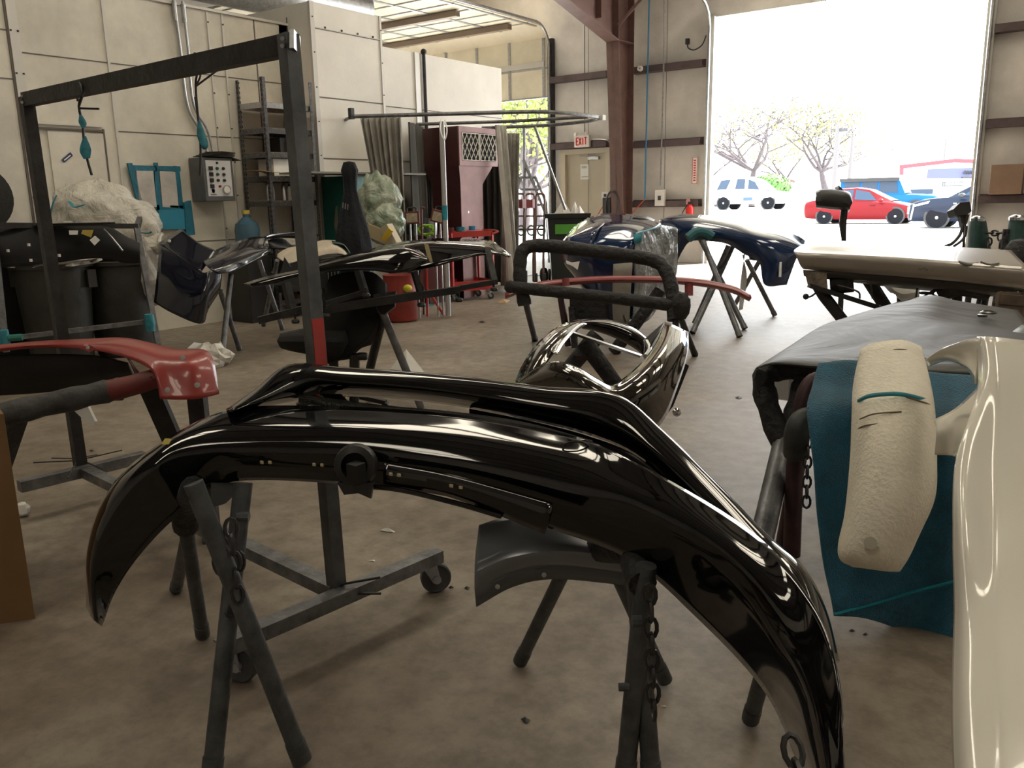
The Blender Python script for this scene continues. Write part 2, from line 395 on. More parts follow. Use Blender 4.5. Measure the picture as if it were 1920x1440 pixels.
m = MB(); m.bb(LX0+.02, LX1-.02, YB-.1, YB-.05, 3.27, 4.42); m.bb(LX0+.02, LX1-.02, YB-5.4, YB-.35, 4.62, 4.66)
m.hexa([(LX0+.02, YB-.1, 4.42), (LX1-.02, YB-.1, 4.42), (LX1-.02, YB-.05, 4.42), (LX0+.02, YB-.05, 4.42), (LX0+.02, YB-.4, 4.62), (LX1-.02, YB-.4, 4.62), (LX1-.02, YB-.35, 4.66), (LX0+.02, YB-.35, 4.66)])
m.mi = 1
for j in range(9): m.bb(LX0, LX1-.05, YB-.75-j*.56, YB-.735-j*.56, 4.6, 4.62)
for j in (3.27, 3.83): m.bb(LX0, LX1-.03, YB-.112, YB-.1, j, j+.03)
for j in range(6):
    xx = LX1-.12-j*.86
    m.bb(xx-.03, xx+.03, YB-5.4, YB-.35, 4.60, 4.62); m.bb(xx-.03, xx+.03, YB-.12, YB-.1, 3.27, 4.42)
m.mi = 2
for j in (0, 4): m.bb(LX0+.1, LX1-.35, YB-1.0-j*.4, YB-.88-j*.4, 4.5, 4.6)
m.mi = 3
m.bb(LX0, LX1-.1, YB-.135, YB-.1, 3.87, 3.98)
d3 = struct(m, 'door_3', [DOORP, GALV, mat('brown_strut', (.22, .17, .13), .5, .3), TRIMW])
# exit door
DOORC = mat('beige_door_paint', (.50, .45, .35), .5, nz=(1, .12))
m = MB(); m.bb(-9.73, -9.62, YB-.06, YB+.15, 0, 2.22); m.bb(-8.67, -8.56, YB-.06, YB+.15, 0, 2.22); m.bb(-9.62, -8.67, YB-.06, YB+.15, 2.12, 2.22)
m.mi = 1; m.bb(-9.62, -8.67, YB+.03, YB+.08, 0.01, 2.12)
d4 = struct(m, 'door_4', [mat('beige_frame', (.55, .49, .38), .5), DOORC])
MB().lathe([(0, 0), (.03, .005), (.03, .02), (.012, .03), (.012, .05), (.028, .06), (.028, .08), (0, .09)], (-9.53, YB+.03, .98), (0, -1, 0), 14).build('door_knob', CHROME, d4)
m = MB(); m.bb(-9.1, -8.85, YB-.03, YB+.03, 2.0, 2.06); m.bar((-8.98, YB-.02, 2.07), (-9.2, YB-.15, 2.08), .025, .012); m.bar((-9.2, YB-.15, 2.08), (-9.3, YB, 2.09), .02, .012)
m.build('door_closer', GALV, d4)
# overhead duct behind the booths
m = MB(); m.tube([V(-9.6, 3.5, 4.0), V(-9.6, 9.5, 4.0)], .3, 24)
m.build('exhaust_duct', GALV, None, 'round galvanised duct running over the spray booth roof', 'duct')
# ================================================================ FOREGROUND BODY PARTS AND STANDS
def leg(p, q, r=.021, m=STEEL, parent=None, name='leg', collar=True):
    b = MB(); b.tube([p, q], r, 12)
    if collar:
        p = Vector(p); q = Vector(q); t = (q-p).normalized()
        if q.z < .05: b.tube([q-t*.05, q], r*1.12, 12)
    return b.build(name, m, parent)
def foot(x, y): return G(x, y, .012)
def zipd(xy, ds): return [P(x, y, d) for (x, y), d in zip(xy, ds)]
def chp(parent, a, b, sag=0, **k):
    m = MB(); chain(m, a, b, sag, **k); return m.build('chain', CHAIN, parent)
# ---- big black bumper cover, lying face up on the two front stands
bump = T('bumper_cover', 'large gloss black front bumper cover arched across the foreground on two steel stands', 'bumper', P(800, 900, 1.95))
R0 = [(190, 1174), (215, 1110), (262, 1040), (335, 965), (430, 903), (650, 907), (850, 932), (1030, 990), (1180, 1048), (1310, 1160), (1432, 1292), (1500, 1440), (1530, 1560)]
R1 = [(184, 1169), (185, 1080), (222, 985), (290, 905), (390, 868), (650, 872), (850, 893), (1040, 940), (1195, 985), (1345, 1100), (1452, 1250), (1515, 1400), (1545, 1560)]
R1b = [(177, 1162), (172, 1060), (210, 955), (280, 878), (375, 838), (630, 838), (850, 862), (1050, 900), (1194, 940), (1360, 1060), (1468, 1210), (1535, 1370), (1562, 1560)]
R2 = [(170, 1152), (164, 1040), (200, 935), (275, 858), (380, 808), (620, 800), (850, 822), (1060, 858), (1190, 905), (1378, 1030), (1490, 1170), (1560, 1340), (1585, 1550)]
R3 = [(163, 1138), (166, 1020), (205, 918), (292, 838), (430, 770), (620, 763), (850, 778), (1060, 815), (1180, 862), (1396, 988), (1512, 1112), (1572, 1270), (1584, 1540)]
D0 = [1.92, 1.9, 1.88, 1.88, 1.92, 1.96, 1.93, 1.84, 1.72, 1.54, 1.38, 1.2, 1.08]
m = MB()
m.loft([zipd(R0, [d+(.05 if i < 9 else .13) for i, d in enumerate(D0)]), zipd(R1, [d+(0 if i < 9 else .05) for i, d in enumerate(D0)]), zipd(R1b, [d-.01+(0 if i < 9 else .02) for i, d in enumerate(D0)]), zipd(R2, [d+(.03 if i < 9 else .0) for i, d in enumerate(D0)]), zipd(R3, [d+(.13 if i < 8 else (.08 if i < 10 else .02)) for i, d in enumerate(D0)])], 90, 22)
m.build('lower_fascia', GLOSSBLK, bump, solid=.004, smooth=60)
A = [(425, 768), (480, 731), (545, 685), (640, 690), (780, 700), (900, 712), (1020, 727), (1152, 741), (1240, 808), (1350, 916), (1440, 1008), (1503, 1062), (1545, 1140), (1572, 1240)]
B = [(432, 770), (490, 742), (560, 706), (650, 712), (780, 722), (900, 738), (1010, 755), (1140, 776), (1225, 835), (1335, 945), (1425, 1036), (1488, 1086), (1530, 1150), (1560, 1240)]
B2 = [(440, 772), (505, 750), (585, 724), (660, 728), (780, 738), (890, 752), (1000, 770), (1120, 797), (1212, 846), (1330, 957), (1420, 1046), (1480, 1095), (1520, 1150), (1550, 1240)]
Cc = [(448, 774), (520, 757), (600, 742), (680, 743), (780, 750), (880, 764), (990, 786), (1105, 815), (1200, 858), (1322, 966), (1412, 1056), (1472, 1104), (1512, 1155), (1540, 1240)]
DA = [2.04, 2.10, 2.18, 2.2, 2.22, 2.22, 2.19, 2.12, 1.98, 1.8, 1.66, 1.55, 1.44, 1.33]
m = MB(); m.loft([zipd([(x, y+3) for x, y in A], [d+.05 for d in DA]), zipd(A, DA), zipd(B, [d-.05 for d in DA]), zipd(B2, [d-.03 for d in DA]), zipd(Cc, [d+.05 for d in DA])], 80, 16)
m.build('upper_rail', GLOSSBLK, bump, solid=.004, smooth=60)
# grille surround between rail and fascia, right half dark and closed
m = MB()
ga = zipd([(880, 766), (990, 788), (1105, 818), (1200, 860), (1322, 968), (1412, 1058), (1480, 1108)], [2.27, 2.24, 2.17, 2.02, 1.86, 1.72, 1.6])
gb = zipd([(880, 782), (980, 802), (1080, 830), (1180, 872), (1290, 950), (1400, 1040), (1490, 1110)], [2.25, 2.22, 2.16, 2.04, 1.88, 1.74, 1.61])
gc = zipd([(880, 786), (970, 802), (1070, 822), (1180, 866), (1290, 925), (1396, 992), (1500, 1102)], [2.08, 2.05, 1.98, 1.88, 1.77, 1.68, 1.56])
m.loft([ga, [p-V(0, 0, .06) for p in gb], gc], 40, 8); m.build('grille_surround', mat('satin_black_plastic', (.01, .01, .01), .25, nz=(9, .3)), bump, solid=.004)
m = MB(); gl = zipd([(560, 742), (700, 762), (850, 776), (980, 795), (1110, 830)], [2.16, 2.16, 2.14, 2.1, 2.03])
gm = zipd([(560, 750), (700, 772), (850, 788), (980, 806), (1110, 842)], [2.1, 2.1, 2.08, 2.04, 1.97])
m.loft([gl, gm], 60, 2, False); m.build('foam_strip', mat('black_textured_foam', (.02, .02, .015), .35, bump=(120, 1, .05)), bump, solid=.012)
# cross pillar in the left part of the opening
m = MB(); m.loft([zipd([(600, 740), (625, 755), (660, 782)], [2.2, 2.16, 2.08]), zipd([(640, 742), (655, 757), (685, 782)], [2.2, 2.16, 2.08])], 8, 2, False); m.build('brace', GLOSSBLK, bump, solid=.01)
# number plate pocket moulding
m = MB(); m.loft([zipd([(722, 868), (850, 893), (1036, 945)], [1.90, 1.87, 1.78]), zipd([(720, 884), (850, 908), (1034, 962)], [1.88, 1.85, 1.76]), zipd([(720, 905), (850, 932), (1022, 1000)], [1.9, 1.87, 1.78])], 30, 6)
m.build('plate_pocket', GLOSSBLK, bump, solid=.008)
m = MB(); m.tube(spline(zipd([(640, 912), (735, 916), (850, 942), (940, 968)], [1.9, 1.9, 1.86, 1.82]), 20), .006, 6); m.build('lower_trim', GLOSSBLK, bump)
# sensor bracket under the middle
m = MB(); c = P(668, 872, 1.9); m.lathe([(.045, -.02), (.05, 0), (.045, .02), (.03, .025), (.028, -.02)], c, -FW, 24)
m.prism([P(632, 905, 1.88), P(700, 905, 1.88), P(695, 935, 1.88), P(672, 925, 1.88), P(645, 928, 1.88)], FW*.02); m.box(P(668, 885, 1.86), (.03, .03, .04))
m.build('sensor_bracket', BLKPL, bump)
ring = [P(1080+25*math.cos(a), 838+10*math.sin(a), 1.90) for a in [i/24*2*math.pi for i in range(24)]]
MB().tube(ring, .0022, 5, close=True).build('tow_hook_cover', BLKPL, bump)
for x, y, d in ((491, 867, 1.9), (506, 867, 1.9), (589, 871, 1.9), (604, 872, 1.9), (733, 889, 1.86), (748, 891, 1.86), (846, 911, 1.84), (864, 914, 1.84)):
    MB().box(P(x, y, d), (.008, .004, .006)).build('clip_slot', mat('tan_slot', (.42, .36, .22), .6), bump)
m = MB(); q = zipd([(310, 822), (322, 823), (317, 833), (304, 833)], [1.84]*4); m.prism(q, -FW*.003); m.build('sticker', mat('yellow_sticker', (.7, .58, .15), .6), bump, label='small yellow sticker')
m = MB(); m.prism([P(448, 905, 1.98), P(395, 905, 1.95), P(395, 952, 1.95), P(420, 945, 1.95), P(440, 925, 1.95)], FW*.015); m.build('hanging_flap', BLKPL, bump)
# ---- front stands: pairs of crossed tube legs
st = T('bumper_stand', 'crossed grey tube stand with a hanging chain under the left end of the black bumper', 'stand', foot(480, 1300))
leg(P(362, 905, 1.74), foot(566, 1425), .021, STANDG, st); leg(P(456, 905, 1.9), foot(396, 1462), .021, STANDG, st)
leg(P(362, 960, 2.2), foot(330, 1103), .019, STANDG, st); leg(P(344, 960, 2.15), foot(380, 1190), .019, STANDG, st)
m = MB(); m.tube(spline([P(362, 850, 1.95), P(348, 900, 2.0), P(349, 985, 2.16)], 8), .034, 12); m.tube([P(362, 915, 1.74), P(352, 935, 1.95), P(350, 955, 2.15)], .026, 10)
m.build('wrapped_crossbar', WRAP, st)
chp(st, P(388, 973, 1.78), P(452, 962, 1.86), .25); chp(st, P(432, 975, 1.78), P(447, 1130, 1.79))
for x, y, d in ((392, 1012, 1.78), (440, 1128, 1.82), (455, 968, 1.88)): MB().tube([P(x-10, y, d), P(x+12, y, d)], .011, 8).build('pivot_bolt', STANDG, st)
st = T('bumper_stand', 'crossed grey tube stand with a long chain under the right end of the black bumper', 'stand', foot(1200, 1430))
leg(P(1212, 1060, 1.7), foot(1172, 1458), .021, STANDG, st); leg(P(1190, 1060, 1.74), foot(1222, 1462), .021, STANDG, st)
leg(P(1072, 1040, 2.06), foot(975, 1240), .018, STANDG, st); leg(P(1150, 1062, 2.05), foot(1247, 1275), .018, STANDG, st)
leg(P(1440, 1230, 1.86), foot(1407, 1348), .019, STANDG, st)
m = MB(); m.tube(spline([P(1205, 1095, 1.7), P(1190, 1060, 1.76), P(1180, 1035, 1.85), P(1110, 1030, 2.04)], 10), .03, 12); m.build('wrapped_crossbar', WRAP, st)
chp(st, P(1218, 1100, 1.66), P(1226, 1345, 1.66))
MB().tube([P(1160, 1288, 1.76), P(1180, 1288, 1.76)], .009, 8).build('pivot_bolt', STANDG, st); MB().tube([P(1185, 1165, 1.68), P(1203, 1165, 1.68)], .012, 8).build('pivot_bolt', STANDG, st)
m = MB(); chain(m, P(1482, 1385, 1.15), P(1502, 1480, 1.12)); m.build('loose_chain', CHAIN, None, 'short dark chain dangling under the right tip of the black bumper', 'chain')
# ---- grey fender flare hanging on the right stand
fl = T('wheel_arch_panel', 'metallic charcoal wheel arch panel hanging on the right bumper stand', 'car panel', P(1030, 1050, 2.0))
m = MB(); m.loft([zipd([(898, 985), (960, 968), (1060, 965), (1178, 985)], [2.08, 2.12, 2.12, 2.05]), zipd([(893, 1030), (960, 1005), (1060, 1000), (1176, 1025)], [2.04]*4),
    zipd([(890, 1070), (960, 1042), (1050, 1031), (1173, 1043)], [1.98]*4), zipd([(890, 1105), (960, 1070), (1045, 1058), (1172, 1072)], [2.0]*4)], 30, 14)
m.build('panel_skin', mat('charcoal_metallic', (.20, .21, .235), .35, .4, .3), fl, solid=.004)
m = MB(); m.loft([zipd([(890, 1105), (960, 1070), (1045, 1058), (1172, 1072)], [2.0]*4), zipd([(893, 1137), (963, 1099), (1042, 1085), (1171, 1096)], [2.03]*4)], 30, 2, False)
m.build('flange', mat('charcoal_flange', (.10, .105, .115), .5), fl, solid=.004)
for x, y in ((933, 1100), (1020, 1078)): MB().lathe([(0, 0), (.006, 0), (.006, .003), (0, .004)], P(x, y, 1.985), -FW, 8).build('clip', GALV, fl)
for x0, y0, x1, y1 in ((918, 1095, 950, 1082), (1003, 1066, 1034, 1062)):
    MB().tube([P(x0, y0, 1.985), P(x1, y1, 1.985)], .0015, 4).build('flange_notch', BLKPL, fl)
# ---- rolling steel rack
rk = T('rolling_rack', 'tall rolling steel rack with dark sloping top beam and casters behind the black bumper', 'rack', G(632, 1105))
ZB = .14
fR = G(632, 1108, ZB); fL = G(152, 880, ZB)
tpR = PL(540, 64, 1, fR.y+.02); tpL = PL(49, 182, 1, fL.y)
m = MB(); m.bar(fR, tpR, .042, .04, up=(fL-fR)); m.build('post', mat('worn_steel_post', (.13, .14, .15), .4, .6, nz=(7, .55)), rk)
u0 = (tpR-fR)/(tpR.z-fR.z); t_ = (tpR-fR).normalized(); a1 = t_.cross(fL-fR).normalized(); b1_ = a1.cross(t_).normalized()
sd_ = max((a1, -a1, b1_, -b1_), key=lambda q: q.dot((RT-FW*.6))); hw_ = .0215 if abs(sd_.dot(a1)) > .5 else .0205
m = MB(); m.bar(fR+u0*.50+sd_*hw_, fR+u0*.80+sd_*hw_, .002 if abs(sd_.dot(a1)) > .5 else .038, .036 if abs(sd_.dot(a1)) > .5 else .002, up=(fL-fR)); m.build('red_paint_band', REDP, rk, label='red painted band on the post')
m = MB(); m.bar(fL, tpL, .045, .042, up=(fL-fR)); m.build('post', DKSTEEL, rk)
dR = (tpR-CP).dot(FW); dL = (tpL-CP).dot(FW)
m = MB(); m.bar(P(50, 187, dL), P(545, 84, dR), .04, .052); m.build('top_beam', DKSTEEL, rk)
m = MB(); m.bar(P(553, 62, dR), P(553, 97, dR), .012, .05); m.build('end_plate', GALV, rk)
for x, y in ((532, 72), (532, 86), (44, 180), (44, 192)): MB().tube([P(x-3, y, dR-.04 if x > 100 else dL-.03), P(x+3, y, dR if x > 100 else dL)], .006, 6).build('bolt', GALV, rk)
m = MB(); m.bar(G(430, 1208, ZB), G(822, 1040, ZB), .05, .04, up=(0, 0, 1)); m.build('base_bar', STEEL, rk)
m = MB(); m.bar(G(36, 912, ZB), G(272, 856, ZB), .05, .045, up=(0, 0, 1)); m.build('base_bar', STEEL, rk)
m = MB(); m.bar(fR, fL, .05, .04, up=(0, 0, 1)); m.build('cross_bar', STEEL, rk)
def caster(p, ang, parent, s=1.0):
    """p = floor contact"""
    p = Vector(p); d = V(math.cos(ang), math.sin(ang), 0); ax = V(-d.y, d.x, 0); c = p+V(0, 0, .05*s)
    cr = MB(); cr.box(p+V(0, 0, .118*s)-d*.02*s, (.07*s, .07*s, .006))
    for q in (-1, 1):
        o = ax*q*.022*s
        cr.prism([c+o-d*.012*s-V(0, 0, .012), c+o+d*.014*s-V(0, 0, .012), c+o+d*.0*s+V(0, 0, .065*s), c+o-d*.055*s+V(0, 0, .065*s)], ax*.004)
    cr.box(c+V(0, 0, .06*s)-d*.02*s, (.05*s, .05*s, .012)); cr.tube([c-ax*.03*s, c+ax*.03*s], .007*s, 8)
    a = cr.build('caster', CASTM, parent)
    wl = MB(); wl.lathe([(0, -.01), (.018, -.014), (.036, -.012), (.046, -.016), (.05, -.011), (.05, .011), (.046, .016), (.036, .012), (.018, .014), (0, .01)] if s == 1 else [(r*s, z*s) for r, z in [(0, -.01), (.036, -.012), (.05, -.011), (.05, .011), (.036, .012), (0, .01)]], c, ax, 24)
    wl.build('wheel', CWHEEL, a)
    MB().lathe([(0, .03), (.012, .028), (.014, -.028), (0, -.03)], c, ax, 12).build('axle_nut', CASTM, a)
caster(G(818, 1108), .9, rk); caster(G(455, 1275), .3, rk); caster(G(265, 905), .9, rk)
m = MB(); c = G(150, 878, ZB)
for j in range(6):
    a = j*1.1; m.tube([c+V(0, 0, .03), c+V(math.cos(a)*.03, math.sin(a)*.03, .04), c+V(math.cos(a)*.19, math.sin(a)*.17, .03+.03*math.sin(j*2))], .003, 5)
m.build('wire_tie', DKSTEEL, rk)
m = MB()
for j in range(2): m.tube([fR, fR+V(.03, 0, .03*j), fR+V(.12, .06, .05*j)], .004, 5)
m.build('wire_tie', DKSTEEL, rk)
# ---- wire hooks on the beam
def hook(pts, tapes, label, d, extra=()):
    h = T('wire_hook', label, 'hook', P(pts[-1][0], pts[-1][1], d), 'wire hooks on the rack beam')
    m = MB(); m.tube(spline([P(x, y, d+(z if z else 0)) for x, y, z in pts], 30), .0045, 6)
    for e in extra: m.tube(spline([P(x, y, d) for x, y in e], 8), .004, 6)
    m.build('wire', DKSTEEL, h)
    for t in tapes:
        m = MB(); m.tube(spline([P(x, y, d-.01) for x, y, r in t], 10), [q*1.0 for q in [p.x for p in spline([V(r, 0, 0) for x, y, r in t], 10)]], 8, r2=.35); m.build('tape_flag', mat('teal_tape_worn', (.03, .25, .32), .6, nz=(30, .5)), h, label='teal tape flag')
hook([(146, 190, .1), (143, 160, .08), (147, 151, 0), (153, 165, -.04), (153, 180, -.04), (148, 200, 0), (155, 235, 0), (158, 270, 0), (164, 300, 0), (172, 328, 0)],
     [[(151, 215, .005), (155, 230, .014), (155, 240, .004)], [(159, 255, .004), (160, 280, .02), (163, 297, .012)]], 'bent wire hook with teal tape hanging from the left part of the rack beam', dL-.35, [[(148, 203), (186, 204)], [(155, 180), (148, 200)]])
hook([(362, 140, .1), (361, 110, .08), (366, 100, 0), (372, 112, -.04), (370, 135, -.04), (367, 162, 0), (372, 225, 0), (376, 275, 0), (375, 330, 0)],
     [[(373, 226, .005), (378, 255, .017), (384, 273, .014), (379, 278, .006)]], 'bent wire hook with teal tape hanging from the right part of the rack beam', 3.3, [[(376, 132), (375, 145), (367, 162)], [(367, 162), (418, 124)], [(366, 182), (372, 228)]])
# ---- red bumper on a padded pipe, left
rd = T('bumper_cover', 'red bumper cover seen from its inner side on a padded pipe at the left edge', 'bumper', P(200, 700, 3.0))
REDC = mat('dull_red_primer_paint', (.30, .028, .022), .38, 0, .3, nz=(4, .2))
m = MB(); m.loft([zipd([(-30, 662), (70, 652), (160, 655), (215, 664), (262, 680), (290, 702), (300, 748)], [3.1, 3.1, 3.1, 3.06, 3.0, 2.95, 2.93]),
    zipd([(-30, 655), (70, 646), (165, 645), (225, 648), (285, 664), (310, 690), (340, 749)], [3.1, 3.1, 3.12, 3.1, 3.04, 2.98, 2.94]),
    zipd([(-30, 651), (70, 643), (170, 638), (235, 637), (300, 655), (355, 680), (375, 747)], [3.2, 3.2, 3.25, 3.22, 3.15, 3.0, 2.96]),
    zipd([(-30, 650), (70, 641), (170, 636), (240, 635), (330, 655), (392, 662), (411, 738)], [3.25, 3.25, 3.3, 3.28, 3.22, 3.1, 3.0])], 50, 14)
m.prism(zipd([(150, 655), (158, 655), (168, 661), (176, 655), (184, 655), (168, 647)], [3.09]*6), FW*.004)
m.build('outer_skin', REDC, rd, solid=.005)
for x, y, r, d in ((343, 671, .009, 2.99), (314, 731, .009, 2.91), (370, 722, .010, 2.91), (165, 652, .007, 3.07)): MB().lathe([(0, 0), (r, 0), (r, .004), (0, .006)], P(x, y, d), -FW, 10).build('mounting_hole', mat('grey_hole', (.4, .4, .4), .7), rd)
m = MB(); m.loft([zipd([(236, 665), (262, 700), (292, 708)], [3.04, 3.02, 2.96]), zipd([(245, 680), (262, 712), (290, 718)], [3.1, 3.1, 3.0])], 12, 2, False); m.build('inner_bracket', mat('scuffed_clear_red', (.16, .04, .05), .25, nz=(20, .6)), rd, solid=.006)
m = MB(); m.loft([zipd([(-30, 668), (80, 665), (180, 668), (240, 682)], [3.15]*4), zipd([(-30, 742), (80, 735), (170, 722), (250, 705)], [3.25]*4)], 12, 2, False); m.build('inner_liner', mat('black_bumper_inside', (.012, .011, .011), .7), rd, solid=.01)
sd = T('padded_stand', 'steel stand with black padded top pipe holding the red bumper', 'stand', G(330, 1000))
m = MB(); m.tube(spline([P(-60, 790, 2.75), P(60, 765, 2.85), P(180, 738, 2.95), P(225, 729, 3.0)], 14), [.040+.003*math.sin(i*2.1) for i in range(14)], 14); m.build('padding', mat('grey_foam_wrap', (.055, .055, .055), .65, nz=(12, .6), bump=(20, .6, .02)), sd)
m = MB(); m.tube(spline([P(190, 736, 2.96), P(250, 722, 3.0), P(298, 707, 3.02)], 10), [.036, .039, .038, .038, .037, .037, .037, .036, .036, .036], 14); m.build('padding', mat('red_oversprayed_foam', (.15, .022, .02), .55, nz=(14, .3)), sd, label='red oversprayed end of the padding')
m = MB(); m.bar(P(276, 715, 3.05), G(384, 962, .02), .07, .03, up=FW); m.build('leg', DKSTEEL, sd)
m = MB(); m.bar(P(369, 735, 3.15), V(*P(369, 735, 3.15)[:2], .02), .06, .05, up=FW); m.build('leg', DKSTEEL, sd)
m = MB(); m.bar(P(30, 780, 2.83), V(*P(30, 780, 2.83)[:2], .02)+V(-.5, 0, 0), .06, .05); m.build('leg', DKSTEEL, sd)
chp(sd, P(312, 800, 2.98), P(350, 795, 3.0), .3)
m = MB(); m.prism(zipd([(137, 712), (151, 735), (178, 790), (176, 797), (160, 790), (128, 760)], [3.25]*6), FW*.02); m.build('foam_offcut', PAPER, None, 'pale angular board offcut hanging behind the padded pipe', 'board')
# ---- cardboard box, lower left
c0 = G(66, 1160); zt = .66
m = MB(); e1 = V(-.45, -.62, 0); e2 = V(-.17, .05, 0)
m.prism([c0, c0+e1, c0+e1+e2, c0+e2], (0, 0, zt)); m.mi = 1
m.box(c0+e1*.45+V(0, 0, zt+.001), (.05, .002, .002)); n_ = V(e1.y, -e1.x, 0).normalized()
pz = c0+e1*.13-n_*-.002
m.build('cardboard_box', [mat('brown_cardboard', (.20, .11, .045), .8, nz=(6, .12)), BLKPL], None, 'plain brown cardboard box standing on the floor at the lower left edge', 'box', bevel=.004)
m = MB(); m.sph(G(42, 955, .03), (.04, .03, .03), 10, 3, .2); m.build('paper_scrap', PAPER, None, 'white crumpled scrap on the floor beside the cardboard box', 'scrap')
# ---- right side: white bumper, foam block, towel
PEARL = mat('pearl_white_paint', (.80, .77, .68), .2, 0, .8)
wb = T('bumper_cover', 'glossy pearl white bumper cover standing on end at the right edge', 'bumper', P(1850, 1000, 1.7))
L0 = [(1832, 632), (1835, 700), (1832, 740), (1812, 800), (1790, 880), (1788, 1000), (1790, 1150), (1786, 1300), (1788, 1420), (1800, 1600)]
L1 = [(1845, 632), (1850, 700), (1842, 760), (1822, 830), (1812, 900), (1808, 1000), (1812, 1150), (1812, 1300), (1815, 1420), (1825, 1600)]
L2 = [(1862, 633), (1868, 700), (1866, 780), (1860, 860), (1858, 940), (1856, 1050), (1858, 1150), (1860, 1300), (1862, 1420), (1866, 1600)]
L3 = [(1875, 634), (1882, 700), (1884, 780), (1884, 860), (1884, 940), (1884, 1050), (1888, 1150), (1890, 1300), (1892, 1420), (1895, 1600)]
L4 = [(1925, 640), (1935, 700), (1945, 780), (1950, 860), (1955, 940), (1960, 1050), (1965, 1150), (1970, 1300), (1975, 1420), (1980, 1600)]
L5 = [(1990, 650), (2010, 700), (2030, 780), (2040, 860), (2050, 940), (2060, 1050), (2070, 1150), (2080, 1300), (2090, 1420), (2100, 1600)]
dw = [2.05, 1.96, 1.88, 1.8, 1.72, 1.6, 1.5, 1.36, 1.26, 1.12]
m = MB(); m.loft([zipd(L0, [d+.05 for d in dw]), zipd(L1, [d+.005 for d in dw]), zipd(L2, [d-.012 for d in dw]), zipd(L3, [d-.022 for d in dw]), zipd(L4, [d-.035 for d in dw]), zipd(L5, [d-.03 for d in dw])], 60, 30)
m.build('outer_skin', PEARL, wb, solid=.004, smooth=70)
m = MB(); m.loft([zipd([(1735, 675), (1765, 655), (1810, 638), (1840, 632)], [2.25, 2.2, 2.12, 2.06]), zipd([(1738, 680), (1770, 668), (1812, 668), (1838, 672)], [2.27, 2.22, 2.14, 2.05]), zipd([(1742, 686), (1776, 676), (1812, 690), (1830, 720)], [2.32, 2.28, 2.2, 2.08])], 20, 8)
m.build('upper_arm', PEARL, wb, solid=.004, smooth=70)
m = MB(); m.loft([zipd([(1752, 788), (1790, 768), (1826, 735), (1838, 718)], [2.2, 2.15, 2.05, 2.0]), zipd([(1756, 810), (1790, 798), (1822, 780), (1840, 760)], [2.12, 2.08, 1.98, 1.93]), zipd([(1753, 852), (1785, 854), (1800, 862), (1830, 850)], [2.15, 2.1, 1.95, 1.88])], 24, 12)
m.build('lower_arm', PEARL, wb, solid=.004, smooth=70)
# teal towel draped over the padded stand
TOWEL = mat('teal_terry_towel', (.008, .15, .26), .95, nz=(14, .35), bump=(260, 1.0, .01), sheen=.3)
m = MB()
m.loft([zipd([(1535, 682), (1600, 676), (1680, 690), (1760, 700), (1835, 705)], [2.75, 2.75, 2.72, 2.7, 2.6]),
        zipd([(1524, 720), (1590, 725), (1680, 735), (1760, 742), (1835, 745)], [2.68, 2.66, 2.64, 2.6, 2.5]),
        zipd([(1512, 772), (1590, 765), (1680, 778), (1760, 790), (1835, 795)], [2.56, 2.53, 2.5, 2.48, 2.4]),
        zipd([(1524, 860), (1590, 855), (1680, 865), (1760, 875), (1835, 880)], [2.50, 2.5, 2.48, 2.44, 2.36]),
        zipd([(1530, 950), (1600, 960), (1680, 960), (1760, 960), (1830, 960)], [2.5, 2.47, 2.49, 2.43, 2.36]),
        zipd([(1544, 1050), (1610, 1055), (1690, 1065), (1770, 1075), (1830, 1080)], [2.5, 2.5, 2.47, 2.44, 2.36]),
        zipd([(1563, 1154), (1620, 1158), (1690, 1180), (1760, 1205), (1830, 1225)], [2.5, 2.48, 2.49, 2.44, 2.38])], 40, 50)
for i, p in enumerate(m.v): m.v[i] = p+FW*(.012*noise.noise(p*7))
tw = m.build('towel', TOWEL, None, 'teal terry towel draped over the padded stand behind the white foam block', 'towel', solid=.006)
m = MB(); m.tube(spline([P(1564, 1152, 2.48), P(1640, 1132, 2.47), P(1720, 1108, 2.44), P(1790, 1090, 2.4)], 16), .006, 6, r2=.6); m.build('stitched_band', mat('teal_hem', (.008, .2, .26), .95), tw)
# white foam block with tape
FOAM = mat('aged_white_foam', (.84, .79, .66), .75, nz=(7, .12), bump=(90, .3))
fb = T('foam_block', 'long aged white foam absorber block with teal tape lying over the towel', 'foam block', P(1680, 900, 2.2))
def fr(pts, d): return zipd(pts, d)
C1 = [(1618, 655, 2.62), (1606, 720, 2.46), (1603, 780, 2.36), (1600, 860, 2.3), (1590, 960, 2.26), (1577, 1020, 2.24), (1580, 1048, 2.24), (1600, 1060, 2.24)]
C2 = [(1640, 645, 2.6), (1640, 720, 2.40), (1636, 780, 2.28), (1632, 860, 2.2), (1616, 960, 2.15), (1600, 1025, 2.14), (1602, 1050, 2.15), (1618, 1062, 2.17)]
C3 = [(1690, 640, 2.62), (1700, 720, 2.38), (1705, 780, 2.26), (1706, 860, 2.17), (1695, 960, 2.12), (1668, 1030, 2.12), (1664, 1058, 2.14), (1660, 1068, 2.17)]
C4 = [(1722, 650, 2.66), (1738, 720, 2.44), (1746, 780, 2.32), (1749, 860, 2.24), (1744, 940, 2.2), (1706, 1020, 2.2), (1694, 1050, 2.2), (1680, 1070, 2.22)]
C5 = [(1724, 652, 2.74), (1742, 720, 2.54), (1751, 780, 2.44), (1753, 860, 2.37), (1748, 935, 2.35), (1716, 1012, 2.36), (1700, 1046, 2.36), (1684, 1070, 2.38)]
C6 = [(1616, 657, 2.72), (1604, 722, 2.56), (1601, 782, 2.46), (1598, 860, 2.4), (1588, 960, 2.38), (1576, 1020, 2.36), (1578, 1046, 2.36), (1600, 1058, 2.38)]
